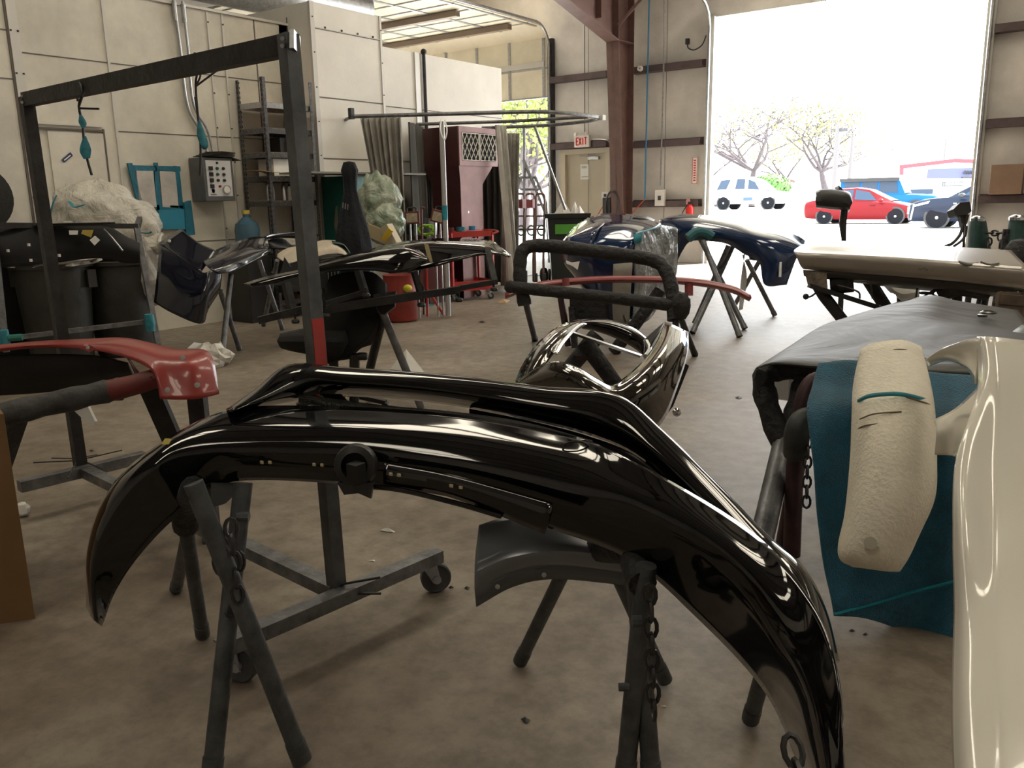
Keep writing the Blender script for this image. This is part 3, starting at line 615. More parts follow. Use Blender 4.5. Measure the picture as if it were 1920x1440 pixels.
m = MB(); m.loft([[P(*q) for q in c] for c in (C6, C1, C2, C3, C4, C5)], 40, 26); m.build('foam_body', FOAM, fb, solid=.01, smooth=50)
m = MB(); m.loft([[P(*q) for q in c[-2:]] for c in (C6, C1, C2, C3, C4, C5)], 4, 16)
m.tube([P(1632, 1018, 2.112), P(1632, 1018, 2.10)], .016, 16)
m.build('dimple', mat('foam_dimple', (.5, .47, .38), .8), fb)
m = MB(); m.loft([[P(1604, 752, 2.405), P(1618, 744, 2.33), P(1636, 738, 2.305), P(1680, 735, 2.305), P(1715, 741, 2.315), P(1744, 750, 2.37), P(1750, 753, 2.44)], [P(1603, 758, 2.40), P(1618, 750, 2.325), P(1636, 745, 2.30), P(1680, 742, 2.30), P(1715, 748, 2.31), P(1745, 757, 2.365), P(1751, 760, 2.43)]], 24, 2, False); m.build('tape', TEAL, fb, solid=.004)
CRK = mat('foam_crack', (.16, .13, .09), .9)
for pts in ([(1612, 786, 2.29), (1640, 776, 2.262), (1690, 772, 2.262)], [(1606, 806, 2.31), (1622, 798, 2.262), (1660, 794, 2.245), (1700, 796, 2.243)], [(1700, 745, 2.29), (1740, 757, 2.33), (1750, 766, 2.42)], [(1712, 800, 2.24), (1722, 804, 2.245)], [(1655, 660, 2.555), (1690, 655, 2.555), (1720, 662, 2.6)]):
    MB().tube(spline([P(*q) for q in pts], 10), .0022, 5).build('surface_crack', CRK, fb)
# padded stand for the silver hood
ps = T('padded_stand', 'stand of black wrapped bent pipes under the silver hood beside the teal towel', 'stand', G(1450, 1010))
m = MB(); m.tube(spline([P(1835, 700, 2.95), P(1700, 690, 3.0), P(1520, 692, 3.1), P(1450, 695, 3.15), P(1432, 712, 3.15), P(1440, 760, 3.12), P(1470, 840, 3.08)], 26), [.042+.004*math.sin(i*1.7) for i in range(26)], 12); m.build('wrapped_frame', WRAP, ps)
m = MB(); m.tube(spline([P(1510, 700, 3.1), P(1500, 740, 3.1), P(1475, 830, 3.08), P(1468, 860, 3.07)], 14), [.038+.004*math.sin(i*2.3) for i in range(14)], 12); m.build('wrapped_frame', WRAP, ps)
leg(P(1470, 830, 3.08), G(1405, 1110, .012), .04, STEEL, ps, collar=False)
RUST = mat('dark_red_brown_pipe', (.055, .025, .028), .45, .3, nz=(9, .5))
m = MB(); m.tube(spline([P(1545, 710, 2.85), P(1522, 718, 2.86), P(1508, 745, 2.86), P(1503, 790, 2.86)], 12), .03, 12); m.tube([P(1498, 790, 2.9), P(1490, 880, 2.9), V(*P(1492, 900, 2.9)[:2], .01)], .03, 12)
m.tube([P(1500, 850, 2.98), V(*P(1468, 1000, 2.98)[:2], .01)], .027, 12); m.build('bent_pipe', RUST, ps)
m = MB(); m.tube(spline([P(1530, 785, 2.8), P(1505, 790, 2.8), P(1494, 815, 2.8), P(1492, 850, 2.85)], 12), .042, 12); m.build('pipe_sleeve', mat('grey_pipe_sleeve', (.07, .075, .075), .5, .3, nz=(8, .5)), ps)
m = MB(); chain(m, P(1515, 820, 2.78), P(1512, 950, 2.78)); m.build('chain', CHAIN, ps)
m = MB(); m.box(P(1468, 720, 3.5), (.07, .07, .12)); m.tube([P(1486, 700, 3.48), P(1480, 745, 3.48)], .008, 6); m.build('white_clamp', mat('dull_white_metal', (.45, .45, .44), .5), ps, label='pale grey clamp box')
m = MB(); m.prism(zipd([(1420, 690), (1440, 700), (1432, 720), (1425, 745), (1420, 725), (1414, 712)], [3.1]*6), FW*.02); m.build('torn_wrap', WRAP, ps)
# silver hood
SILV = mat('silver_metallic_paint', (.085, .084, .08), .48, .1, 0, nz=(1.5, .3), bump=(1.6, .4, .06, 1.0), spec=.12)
hd = T('car_hood', 'dusty silver car hood lying flat on padded stands at the right', 'car hood', P(1650, 650, 3.5))
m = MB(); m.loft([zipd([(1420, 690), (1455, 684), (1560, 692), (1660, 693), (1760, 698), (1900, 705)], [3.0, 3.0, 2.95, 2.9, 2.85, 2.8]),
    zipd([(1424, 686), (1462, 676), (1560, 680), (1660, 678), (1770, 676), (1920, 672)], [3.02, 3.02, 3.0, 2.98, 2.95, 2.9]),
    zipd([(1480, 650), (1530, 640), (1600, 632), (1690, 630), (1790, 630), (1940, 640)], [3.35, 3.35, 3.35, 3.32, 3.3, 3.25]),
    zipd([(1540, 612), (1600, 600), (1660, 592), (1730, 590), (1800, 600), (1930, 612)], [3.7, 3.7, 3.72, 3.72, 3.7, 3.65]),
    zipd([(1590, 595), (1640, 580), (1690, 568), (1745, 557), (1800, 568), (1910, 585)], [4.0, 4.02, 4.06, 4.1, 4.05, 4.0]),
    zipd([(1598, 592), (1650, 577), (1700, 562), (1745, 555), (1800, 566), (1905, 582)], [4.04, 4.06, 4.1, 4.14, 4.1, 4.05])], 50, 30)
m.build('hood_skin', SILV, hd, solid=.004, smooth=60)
m = MB(); m.lathe([(.03, 0), (.035, .006), (.022, .012), (.018, 0)], P(1853, 588, 3.75), (0, 0, 1), 16); m.lathe([(.02, 0), (.02, .01), (.0, .012)], P(1842, 594, 3.7), (0, 0, 1), 12); m.build('nozzle_hole', mat('dark_bracket', (.1, .1, .09), .3, .6), hd)
m = MB(); m.loft([zipd([(1800, 690), (1860, 650), (1915, 610)], [2.9, 3.2, 3.6]), zipd([(1925, 690), (1930, 650), (1935, 610)], [2.9, 3.2, 3.6])], 12, 2, False)
m.build('underlay', mat('grey_green_primer', (.16, .18, .15), .5, nz=(10, .3)), hd, solid=.004)
# ================================================================ MIDDLE OF THE SHOP
def down(p, z=.012, dx=0, dy=0):
    p = Vector(p); return V(p.x+dx, p.y+dy, z)
def tubep(parent, name, pts, r, mt, n=10, sp=0, **k):
    m = MB(); m.tube(spline(pts, sp) if sp else pts, r, n); return m.build(name, mt, parent, **k)
# ---- black wrapped arch frame
e = T('padded_stand', 'black tape-wrapped arch frame stand in the middle of the floor', 'stand', P(1120, 600, 6.2))
arch = spline(zipd([(984, 572), (976, 530), (975, 493), (981, 470), (1000, 461), (1050, 463), (1120, 472), (1190, 481), (1228, 489), (1247, 505), (1259, 540), (1265, 600)], [6.45, 6.45, 6.45, 6.45, 6.45, 6.4, 6.35, 6.3, 6.25, 6.2, 6.15, 6.1]), 60)
tubep(e, 'wrapped_arch', arch, [.052+.008*noise.noise(V(i*.5, 0, 0)) for i in range(60)], WRAP, 12)
bar = spline(zipd([(962, 538), (1060, 549), (1180, 562), (1272, 574)], [6.4, 6.35, 6.2, 6.1]), 30)
tubep(e, 'wrapped_bar', bar, [.046+.006*noise.noise(V(i*.6, 4, 0)) for i in range(30)], WRAP, 12)
m = MB(); m.sph(P(957, 538, 6.4), (.05, .05, .05), 10); m.build('bar_end', WRAP, e)
m = MB(); m.sph(P(1278, 574, 6.05), (.07, .07, .10), 12, 3, .3); m.build('bar_end', WRAP, e)
leg(P(982, 552, 6.5), foot(1003, 637), .026, DKSTEEL, e); leg(P(1272, 585, 6.2), foot(1303, 665), .024, DKSTEEL, e)
leg(P(1268, 585, 6.1), foot(1262, 700), .024, DKSTEEL, e)
# ---- long thin red bumper strip
rs = MB(); top = zipd([(947, 549), (1000, 531), (1100, 520), (1200, 518), (1300, 523), (1370, 536), (1407, 553)], [6.9, 6.85, 6.8, 6.75, 6.7, 6.65, 6.6])
rs.loft([top, [p-V(0, 0, .03)-FW*.03 for p in top], [p-V(0, 0, .045)+FW*.02 for p in top]], 40, 5)
rr = T('spoiler_strip', 'long thin arched red spoiler strip lying behind the black wrapped frame', 'car part', P(1180, 520, 6.8))
rs.build('blade', mat('dusty_red_paint', (.26, .045, .05), .4, 0, .3), rr, solid=.012)
tubep(rr, 'mounting_tab', [P(1292, 528, 6.72), P(1292, 554, 6.72)], .035, mat('dusty_red_paint', (0, 0, 0)))
tubep(rr, 'mounting_tab', [P(1060, 522, 6.8), P(1062, 536, 6.8)], .03, mat('dusty_red_paint', (0, 0, 0)))
# ---- brown-black bumper standing with its opening up
BRN = mat('glossy_brown_black_paint', (.018, .014, .009), .07, .2, 1)
db = T('bumper_cover', 'glossy brown-black bumper cover with open headlight holes in the middle of the floor', 'bumper', P(1130, 700, 3.5))
m = MB()
m.loft([zipd([(973, 713), (1010, 688), (1043, 678), (1083, 689), (1120, 711), (1147, 723), (1172, 708), (1207, 676), (1232, 640), (1247, 604)], [3.75, 3.65, 3.55, 3.5, 3.5, 3.5, 3.55, 3.7, 3.95, 4.2]),
        zipd([(970, 722), (1012, 703), (1050, 699), (1090, 709), (1128, 727), (1158, 738), (1192, 718), (1224, 684), (1248, 645), (1262, 610)], [3.7, 3.58, 3.48, 3.42, 3.42, 3.42, 3.45, 3.6, 3.85, 4.12]),
        zipd([(962, 738), (1010, 730), (1055, 730), (1100, 742), (1140, 760), (1185, 765), (1220, 742), (1250, 700), (1273, 655), (1279, 618)], [3.75, 3.6, 3.5, 3.42, 3.4, 3.4, 3.45, 3.6, 3.85, 4.1]),
        zipd([(958, 760), (1008, 765), (1060, 770), (1105, 785), (1150, 808), (1200, 822), (1242, 790), (1268, 730), (1289, 662), (1290, 622)], [3.85, 3.72, 3.62, 3.55, 3.52, 3.5, 3.58, 3.7, 3.95, 4.2])], 70, 20)
m.build('front_fascia', BRN, db, solid=.005, smooth=70)
m = MB()
m.loft([zipd([(965, 720), (978, 688), (1003, 650), (1035, 620), (1062, 606), (1085, 600)], [3.8, 3.85, 3.95, 4.1, 4.25, 4.35]),
        zipd([(985, 712), (1000, 684), (1022, 654), (1048, 628), (1070, 612), (1090, 603)], [3.7, 3.75, 3.85, 4.0, 4.15, 4.28]),
        zipd([(1012, 700), (1022, 685), (1040, 662), (1062, 637), (1082, 620), (1100, 608)], [3.7, 3.75, 3.85, 4.0, 4.15, 4.28])], 40, 12)
m.build('left_wing', BRN, db, solid=.005, smooth=70)
m = MB()
m.loft([zipd([(1085, 599), (1112, 597), (1150, 602), (1188, 616), (1212, 634)], [4.5, 4.5, 4.5, 4.48, 4.4]), zipd([(1085, 606), (1112, 606), (1150, 613), (1185, 628), (1208, 645)], [4.42, 4.42, 4.42, 4.4, 4.35]),
        zipd([(1092, 616), (1115, 620), (1150, 632), (1182, 648), (1206, 665)], [4.45, 4.45, 4.45, 4.43, 4.36])], 30, 8)
m.build('far_edge', GLOSSBLK, db, solid=.006, smooth=70)
m = MB(); m.loft([zipd([(1212, 634), (1230, 618), (1247, 604)], [4.4, 4.35, 4.3]), zipd([(1208, 665), (1214, 660), (1225, 640)], [4.3, 4.15, 4.05])], 12, 2, False); m.build('corner_bracket', BLKPL, db, solid=.006)
q = zipd([(1033, 660), (1046, 640), (1066, 618), (1084, 604)], [3.84, 3.98, 4.16, 4.3]); q2 = zipd([(1044, 665), (1056, 646), (1075, 624), (1094, 608)], [3.8, 3.94, 4.12, 4.26])
m = MB(); m.loft([[p-FW*.03 for p in q], [p-FW*.03 for p in q2]], 16, 2, False); m.build('reflector_strip', CHROME, db, solid=.006, label='bright silver bracket strip')
m = MB(); m.bar(P(1073, 624, 4.1), P(1202, 668, 4.0), .03, .012); m.build('cross_strip', CHROME, db)
m = MB(); m.prism(zipd([(1280, 678), (1292, 686), (1262, 762), (1246, 782), (1243, 770)], [3.95]*5), FW*.05); m.build('side_deflector', BLKPL, db)
m = MB(); m.lathe([(0, 0), (.018, .004), (.02, .012), (.012, .02), (0, .022)], P(1268, 773, 3.85), -FW, 14); m.build('knob', CHROME, db)
m = MB(); m.tube(spline([P(1212, 640, 4.2), P(1218, 655, 4.1), P(1210, 668, 4.0)], 6), .012, 6); m.build('hinge', GALV, db)
ds = T('padded_stand', 'black wrapped crossed stand under the brown-black bumper', 'stand', down(P(1100, 700, 4.2)))
for a, b, d in (((1095, 640), (1150, 715), 4.15), ((1120, 628), (1060, 700), 4.3)):
    t0 = P(*a, d); t1 = P(*b, d); m = MB(); m.tube([t0, t1, t1+(t1-t0)*((t1.z-.02)/(t0.z-t1.z))], [.045, .04, .03], 12); m.build('leg', WRAP, ds)
m = MB(); m.bar(P(1078, 670, 4.1), P(1118, 672, 4.15), .02, .02); m.build('spreader', RUST, ds)
# ---- dark blue bumper on end, half wrapped in masking film
fb2 = T('bumper_cover', 'dark blue bumper cover partly wrapped in clear masking film and tape', 'bumper', P(1150, 500, 7.2))
m = MB()
m.loft([zipd([(1049, 460), (1067, 436), (1090, 416), (1120, 403), (1153, 400), (1198, 405), (1240, 419)], [7.7, 7.7, 7.75, 7.8, 7.8, 7.75, 7.6]),
        zipd([(1050, 462), (1066, 441), (1095, 428), (1130, 420), (1165, 419), (1200, 422), (1232, 426)], [7.4, 7.35, 7.3, 7.25, 7.2, 7.2, 7.2]),
        zipd([(1052, 466), (1068, 447), (1100, 444), (1130, 444), (1160, 444), (1187, 443), (1200, 434)], [7.3, 7.15, 7.08, 7.0, 6.98, 6.96, 7.0]),
        zipd([(1056, 480), (1070, 470), (1100, 470), (1130, 470), (1158, 470), (1182, 468), (1194, 458)], [7.3, 7.1, 7.0, 6.95, 6.92, 6.9, 6.95]),
        zipd([(1062, 500), (1085, 520), (1105, 530), (1130, 532), (1155, 532), (1180, 530), (1192, 522)], [7.35, 7.2, 7.1, 7.02, 7.0, 6.98, 7.0]),
        zipd([(1086, 520), (1100, 560), (1112, 590), (1132, 598), (1155, 600), (1178, 600), (1190, 595)], [7.4, 7.3, 7.2, 7.12, 7.1, 7.05, 7.05])], 50, 30)
m.build('painted_skin', DKBLUE, fb2, solid=.006, smooth=50)
m = MB(); m.tube(spline(zipd([(1153, 404), (1128, 422), (1112, 437), (1109, 452), (1108, 470)], [7.7, 7.2, 7.0, 6.98, 6.94]), 16), .014, 6, r2=.5); m.build('centre_ridge', DKBLUE, fb2)
m = MB(); m.loft([zipd([(1196, 406), (1212, 406), (1228, 413)], [7.7]*3), zipd([(1186, 409), (1204, 412), (1220, 419)], [7.5]*3)], 8, 2, False); m.build('grille_hole', BLKPL, fb2, solid=.01)
FILM = mat('clear_masking_film', (.34, .36, .36), .25, trans=.25, nz=(12, .5), bump=(14, 1.0, .04))
m = MB(); m.loft([zipd([(1192, 436), (1215, 428), (1240, 423), (1262, 425), (1270, 430)], [6.95, 7.1, 7.3, 7.5, 7.6]), zipd([(1190, 480), (1212, 480), (1236, 478), (1256, 478), (1271, 480)], [6.9, 7.05, 7.25, 7.45, 7.55]),
    zipd([(1190, 540), (1208, 545), (1226, 545), (1244, 540), (1262, 530)], [6.95, 7.1, 7.3, 7.45, 7.55]), zipd([(1185, 605), (1195, 608), (1206, 606), (1216, 600), (1224, 592)], [7.0, 7.1, 7.3, 7.4, 7.5])], 24, 24)
for i, p in enumerate(m.v): m.v[i] = p-FW*(.04*noise.noise(p*6))
m.build('masking_film', FILM, fb2, solid=.004, label='clear crinkled film')
m = MB(); m.loft([zipd([(1150, 495), (1186, 492)], [6.93, 6.88]), zipd([(1148, 560), (1182, 562)], [7.0, 6.95]), zipd([(1150, 606), (1180, 608)], [7.06, 7.0])], 8, 10); m.build('masking_paper', mat('greyish_masking_paper', (.33, .31, .27), .8, nz=(6, .25)), fb2, solid=.004, label='beige masking paper')
m = MB(); m.loft([zipd([(1188, 440), (1204, 434)], [6.9, 6.98]), zipd([(1189, 458), (1203, 454)], [6.88, 6.96])], 6, 2, False); m.build('masking_tape', TEAL, fb2, solid=.003)
m = MB(); m.loft([zipd([(1200, 434), (1240, 423)], [6.96, 7.22]), zipd([(1200, 437), (1240, 426)], [6.95, 7.21])], 6, 2, False); m.build('masking_tape', mat('pale_blue_tape', (.25, .55, .7), .5), fb2, solid=.004)
m = MB(); m.prism(zipd([(1061, 488), (1072, 492), (1087, 490), (1083, 506), (1074, 499), (1062, 494)], [7.0]*6), FW*.004); m.build('sticker', PAPER, fb2, label='white reflection painted on the blue skin')  # a whitish reflection painted as a flat patch, no real sticker
fs = T('padded_stand', 'black wrapped stand with a chain under the film-wrapped blue bumper', 'stand', down(P(1130, 590, 7.1)))
m = MB(); m.box(P(1118, 580, 7.25), (.35, .3, .25)); m.build('support_box', WRAP, fs)
tubep(fs, 'leg', [P(1238, 545, 6.8), P(1190, 610, 6.8), down(P(1150, 660, 6.9))], .05, WRAP)
tubep(fs, 'leg', [P(1060, 545, 7.4), P(1052, 560, 7.2), down(P(1066, 640, 7.2))], .03, RUST)
chp(fs, P(1166, 580, 6.7), P(1206, 580, 6.7), .2, link=.06, r=.007)
tubep(fs, 'leg', [P(1072, 575, 7.1), down(P(1078, 630, 7.1))], .03, WRAP)
# ---- far blue-black bumper on crossed stands by the big door
gb_ = T('bumper_cover', 'blue-black bumper cover with two slots hanging over crossed stands by the big open door', 'bumper', P(1370, 430, 7.8))
m = MB()
m.loft([zipd([(1236, 412), (1262, 404), (1290, 402), (1333, 405), (1380, 413), (1420, 422), (1465, 430), (1496, 440), (1513, 452)], [8.5, 8.5, 8.4, 8.3, 8.2, 8.1, 8.0, 8.0, 8.0]),
        zipd([(1238, 416), (1262, 410), (1295, 409), (1335, 413), (1380, 421), (1415, 432), (1450, 444), (1480, 455), (1507, 462)], [8.3, 8.2, 8.1, 8.0, 7.9, 7.8, 7.7, 7.7, 7.75]),
        zipd([(1252, 440), (1268, 428), (1295, 424), (1335, 428), (1376, 436), (1412, 446), (1444, 460), (1472, 475), (1500, 473)], [8.2, 8.05, 7.95, 7.85, 7.75, 7.65, 7.6, 7.6, 7.65]),
        zipd([(1266, 470), (1275, 452), (1295, 440), (1333, 440), (1370, 448), (1402, 462), (1430, 482), (1462, 500), (1490, 492)], [8.15, 8.05, 7.95, 7.85, 7.75, 7.68, 7.62, 7.6, 7.65]),
        zipd([(1268, 495), (1280, 470), (1296, 452), (1333, 452), (1366, 458), (1395, 476), (1424, 492), (1434, 534), (1475, 534)], [8.2, 8.1, 8.0, 7.9, 7.82, 7.75, 7.68, 7.65, 7.65])], 60, 26)
m.build('painted_skin', DKBLUE, gb_, solid=.008, smooth=60)
m = MB(); m.prism(zipd([(1404, 470), (1425, 478), (1424, 488), (1408, 486)], [7.75]*4), FW*.05); m.build('inner_bracket', BLKPL, gb_)
m = MB()
m.prism(zipd([(1462, 491), (1466, 491), (1465, 519), (1461, 519)], [7.575]*4), FW*.02); m.build('slot', mat('pale_slot', (.75, .77, .8), .8), gb_)
s1 = T('bumper_stand', 'crossed grey tube stand with taped top under the left of the far blue-black bumper', 'stand', down(P(1330, 600, 7.8)))
leg(P(1313, 447, 8.3), foot(1397, 616), .026, STEEL, s1); leg(P(1318, 452, 7.9), foot(1387, 631), .026, STEEL, s1)
leg(P(1377, 455, 8.2), foot(1298, 624), .026, STEEL, s1); leg(P(1366, 460, 8.0), foot(1302, 606), .024, STEEL, s1)
tubep(s1, 'taped_top', spline(zipd([(1290, 447), (1305, 436), (1322, 436), (1336, 444)], [7.75]*4), 10), .045, mat('dark_teal_tape', (.02, .12, .14), .6))
s2 = T('bumper_stand', 'crossed grey tube stand under the slotted right end of the far blue-black bumper', 'stand', down(P(1420, 580, 8.6)))
leg(P(1400, 487, 8.6), foot(1453, 591), .024, STEEL, s2); leg(P(1425, 487, 8.7), foot(1372, 582), .024, STEEL, s2)
m = MB(); m.loft([zipd([(1392, 478), (1400, 520), (1392, 580)], [8.0]*3), zipd([(1397, 476), (1390, 520), (1386, 582)], [8.0]*3)], 16, 2, False); m.build('rag', PAPER, None, 'pale strip of rag hanging from the far blue-black bumper', 'rag', solid=.02)
# ---- silver-beige car door on padded stands
DOORP2 = mat('champagne_silver_paint', (.33, .30, .265), .3, .2, .5)
cd = T('car_door', 'champagne silver car door lying flat on padded stands near the big door', 'car door', P(1700, 500, 4.9))
m = MB()
m.loft([zipd([(1513, 456), (1560, 452), (1680, 457), (1797, 464), (1896, 470)], [5.7, 5.7, 5.5, 5.3, 5.1]),
        zipd([(1500, 462), (1540, 455), (1680, 464), (1800, 474), (1905, 480)], [5.5, 5.5, 5.3, 5.1, 4.9]),
        zipd([(1489, 470), (1540, 472), (1680, 479), (1800, 488), (1922, 497)], [5.3, 5.28, 5.08, 4.88, 4.7]),
        zipd([(1491, 476), (1545, 480), (1680, 487), (1800, 496), (1925, 506)], [5.22, 5.2, 5.0, 4.8, 4.62]),
        zipd([(1499, 495), (1550, 498), (1680, 507), (1800, 518), (1925, 530)], [5.25, 5.22, 5.02, 4.82, 4.64]),
        zipd([(1506, 504), (1550, 508), (1680, 517), (1800, 528), (1925, 541)], [5.3, 5.27, 5.07, 4.87, 4.7])], 50, 30)
m.build('door_skin', DOORP2, cd, solid=.006, smooth=50)
m = MB(); m.loft([zipd([(1506, 506), (1680, 518), (1925, 542)], [5.32, 5.1, 4.72]), zipd([(1510, 518), (1680, 530), (1890, 551)], [5.35, 5.15, 4.8]), zipd([(1540, 520), (1680, 538), (1880, 556)], [5.5, 5.3, 5.0])], 30, 6)
m.build('inner_frame', mat('dark_underside', (.05, .045, .04), .5, .3), cd, solid=.01)
m = MB(); m.hexa([P(1508, 508, 5.3), P(1550, 512, 5.25), P(1550, 512, 5.6), P(1512, 508, 5.6), P(1514, 533, 5.3), P(1552, 541, 5.25), P(1552, 541, 5.6), P(1516, 533, 5.6)]); m.build('hinge_end', mat('grubby_beige_edge', (.25, .21, .16), .5, .2, nz=(30, .7)), cd)
m = MB(); m.bar(P(1517, 535, 5.3), P(1652, 578, 5.3), .06, .03); m.build('window_frame', DKSTEEL, cd)
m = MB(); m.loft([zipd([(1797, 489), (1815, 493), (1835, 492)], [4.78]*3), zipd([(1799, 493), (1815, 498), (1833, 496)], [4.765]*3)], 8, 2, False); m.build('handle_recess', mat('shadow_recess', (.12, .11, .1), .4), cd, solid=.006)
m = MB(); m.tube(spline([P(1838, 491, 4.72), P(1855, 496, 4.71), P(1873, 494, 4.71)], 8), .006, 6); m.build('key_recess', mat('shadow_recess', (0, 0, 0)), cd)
m = MB()
pts = [(1722+i*5.2, 503.5+i*.33+2.6*math.sin(i*2.7)) for i in range(14)]
m.tube([P(x, y, 4.93-(x-1722)*.0014) for x, y in pts], .0035, 5); m.build('marker_scribble', mat('grey_marker', (.15, .14, .13), .7), cd, label='grey handwritten marker scribble')
m = MB(); m.tube(spline([P(1530, 549, 5.3), P(1520, 556, 5.3), P(1512, 556, 5.3)], 6), .006, 6); m.sph(P(1511, 556, 5.3), .02, 8); m.build('wire_plug', BLKPL, cd)
m = MB()
for pp in ([(1570, 535), (1590, 540), (1610, 548), (1612, 560)], [(1600, 528), (1630, 530), (1636, 560)], [(1720, 540), (1716, 560), (1706, 565)], [(1762, 537), (1722, 562), (1710, 566)]):
    MB().tube(spline([P(x, y, 5.1) for x, y in pp], 10), .006, 6).build('wire', BLKPL, cd)
cs = T('padded_stand', 'black padded crossed stand with a loose chain under the champagne car door', 'stand', down(P(1620, 560, 5.3)))
tubep(cs, 'leg', [P(1530, 530, 5.35), P(1545, 555, 5.35), P(1580, 600, 5.35), down(P(1600, 640, 5.35))], .038, WRAP); tubep(cs, 'leg', [P(1625, 520, 5.4), P(1660, 575, 5.4), down(P(1690, 640, 5.4))], .042, WRAP)
tubep(cs, 'leg', [P(1690, 540, 5.6), down(P(1700, 620, 5.6))], .03, WRAP)
tubep(cs, 'padded_bar', [P(1556, 535, 5.35), P(1600, 530, 5.3)], .06, WRAP)
chp(cs, P(1580, 590, 5.2), P(1607, 586, 5.2), .1, link=.06, r=.007); chp(cs, P(1650, 545, 5.2), P(1680, 570, 5.2), .3, link=.06, r=.007)
cs2 = T('padded_stand', 'black padded stand with taut chain under the handle end of the champagne car door', 'stand', down(P(1790, 560, 5.1)))
tubep(cs2, 'padded_bar', spline([P(1770, 545, 5.1), P(1800, 537, 5.0), P(1850, 545, 5.0)], 8), .06, WRAP); chp(cs2, P(1725, 549, 5.15), P(1773, 551, 5.1), 0, link=.07, r=.008)
tubep(cs2, 'leg', [P(1850, 545, 5.1), down(P(1828, 600, 5.1))], .02, DKSTEEL); tubep(cs2, 'leg', [P(1842, 543, 5.2), down(P(1815, 600, 5.2))], .02, DKSTEEL); tubep(cs2, 'leg', [P(1795, 545, 5.1), down(P(1795, 610, 5.1))], .03, WRAP)
m = MB(); m.loft([zipd([(1657, 531), (1690, 531), (1724, 533)], [5.6]*3), zipd([(1675, 548), (1692, 556), (1722, 552)], [5.5]*3), zipd([(1700, 562), (1705, 567), (1716, 560)], [5.6]*3)], 12, 8); m.build('plastic_bag', PAPER, None, 'white plastic bag sagging under the champagne car door', 'bag', solid=.03)
m = MB()
for j in range(5): m.bar(P(1882+j*12, 548, 4.3), P(1872+j*16, 610, 4.3), .05, .03, up=FW)
m.bar(P(1872, 560, 4.3), P(1945, 565, 4.3), .06, .05); m.build('slatted_rack', mat('weathered_brown_wood', (.14, .10, .07), .7, nz=(10, .5)), None, 'weathered brown slatted end of a stand at the right edge behind the silver hood', 'stand')
# ---- taped stands by the right jamb
def taped(x, y, d, s, label):
    t_ = T('bumper_stand', label, 'stand', down(P(x, y+60, d)), 'green taped stands beside the right door jamb')
    m = MB(); m.loft([zipd([(x-9*s, y+2), (x-12*s, y+25*s), (x-14*s, y+75*s)], [d]*3), zipd([(x, y-4*s), (x-2, y+20*s), (x-3, y+80*s)], [d-.08]*3), zipd([(x+10*s, y+3), (x+14*s, y+25*s), (x+22*s, y+70*s)], [d]*3)], 14, 8)
    m.build('green_sleeve', mat('dark_green_sleeve', (.015, .06, .055), .7, nz=(20, .4)), t_, solid=.05)
    m = MB(); m.sph(P(x, y, d-.05), (.06*s, .06*s, .035), 10); m.build('silver_tape_cap', CHROME, t_)
    tubep(t_, 'leg', [P(x-4, y+40, d), down(P(x-14, y+90, d))], .025, DKSTEEL); tubep(t_, 'leg', [P(x+6, y+40, d), down(P(x+26, y+90, d))], .025, DKSTEEL)
    return t_
ta = taped(1833, 412, 7.0, 1.0, 'green sleeved stand with silver cap nearest the right door jamb')
tb = taped(1909, 410, 6.6, 1.15, 'green sleeved stand with silver cap at the right edge of the picture')
chp(ta, P(1850, 437, 6.9), P(1892, 437, 6.7), 0, link=.07, r=.008); chp(ta, P(1877, 437, 6.8), P(1874, 464, 6.8), 0, link=.07, r=.008); chp(ta, P(1855, 448, 6.9), P(1852, 470, 6.9), 0, link=.07, r=.008)
tubep(tb, 'leg', [P(1890, 430, 6.6), down(P(1876, 470, 6.6))], .035, WRAP)
m = MB(); m.sph(P(1910, 490, 5.2), (.1, .1, .14), 12, 5, .2); m.build('padded_post_end', WRAP, None, 'black padded post end at the right edge beyond the champagne car door', 'padding')
# ---- sprayer / black bracket items near the right jamb
bk = T('headlight_bracket', 'small black car bracket with two dangling curved hoses in front of the black SUV', 'car part', P(1798, 380, 7.5))
m = MB(); m.prism(zipd([(1788, 392), (1800, 380), (1818, 378), (1822, 396), (1814, 402), (1792, 404)], [7.5]*6), FW*.12); m.prism(zipd([(1800, 402), (1818, 402), (1812, 424), (1804, 424)], [7.55]*4), FW*.05); m.build('bracket_body', BLKPL, bk)
tubep(bk, 'hose', spline([P(1806, 420, 7.5), P(1800, 440, 7.5), P(1786, 456, 7.5), P(1772, 462, 7.5)], 14), .014, BLKPL); tubep(bk, 'hose', spline([P(1812, 424, 7.5), P(1810, 440, 7.5), P(1802, 452, 7.5), P(1788, 462, 7.5)], 14), .012, BLKPL)
tubep(bk, 'leg', [P(1810, 402, 7.55), down(P(1812, 470, 7.55))], .012, BLKPL)
mb_ = T('mirror_stand', 'black boxy car part drying on a thin black post in the big doorway', 'car part', down(P(1578, 440, 8.6)))
m = MB(); m.loft([zipd([(1531, 360), (1545, 358), (1568, 359), (1590, 362), (1594, 370)], [8.9]*5), zipd([(1530, 364), (1540, 360), (1566, 360), (1588, 366), (1596, 380)], [8.6]*5), zipd([(1530, 384), (1545, 386), (1566, 388), (1586, 388), (1594, 388)], [8.6]*5), zipd([(1534, 388), (1548, 388), (1566, 390), (1586, 392), (1592, 396)], [8.9]*5)], 24, 12)
m.build('shell', BLKPL, mb_, solid=.03)
m = MB(); m.prism(zipd([(1572, 362), (1573, 347), (1586, 362), (1594, 376), (1590, 392), (1578, 388)], [8.7]*6), FW*.1); m.build('fin', BLKPL, mb_)
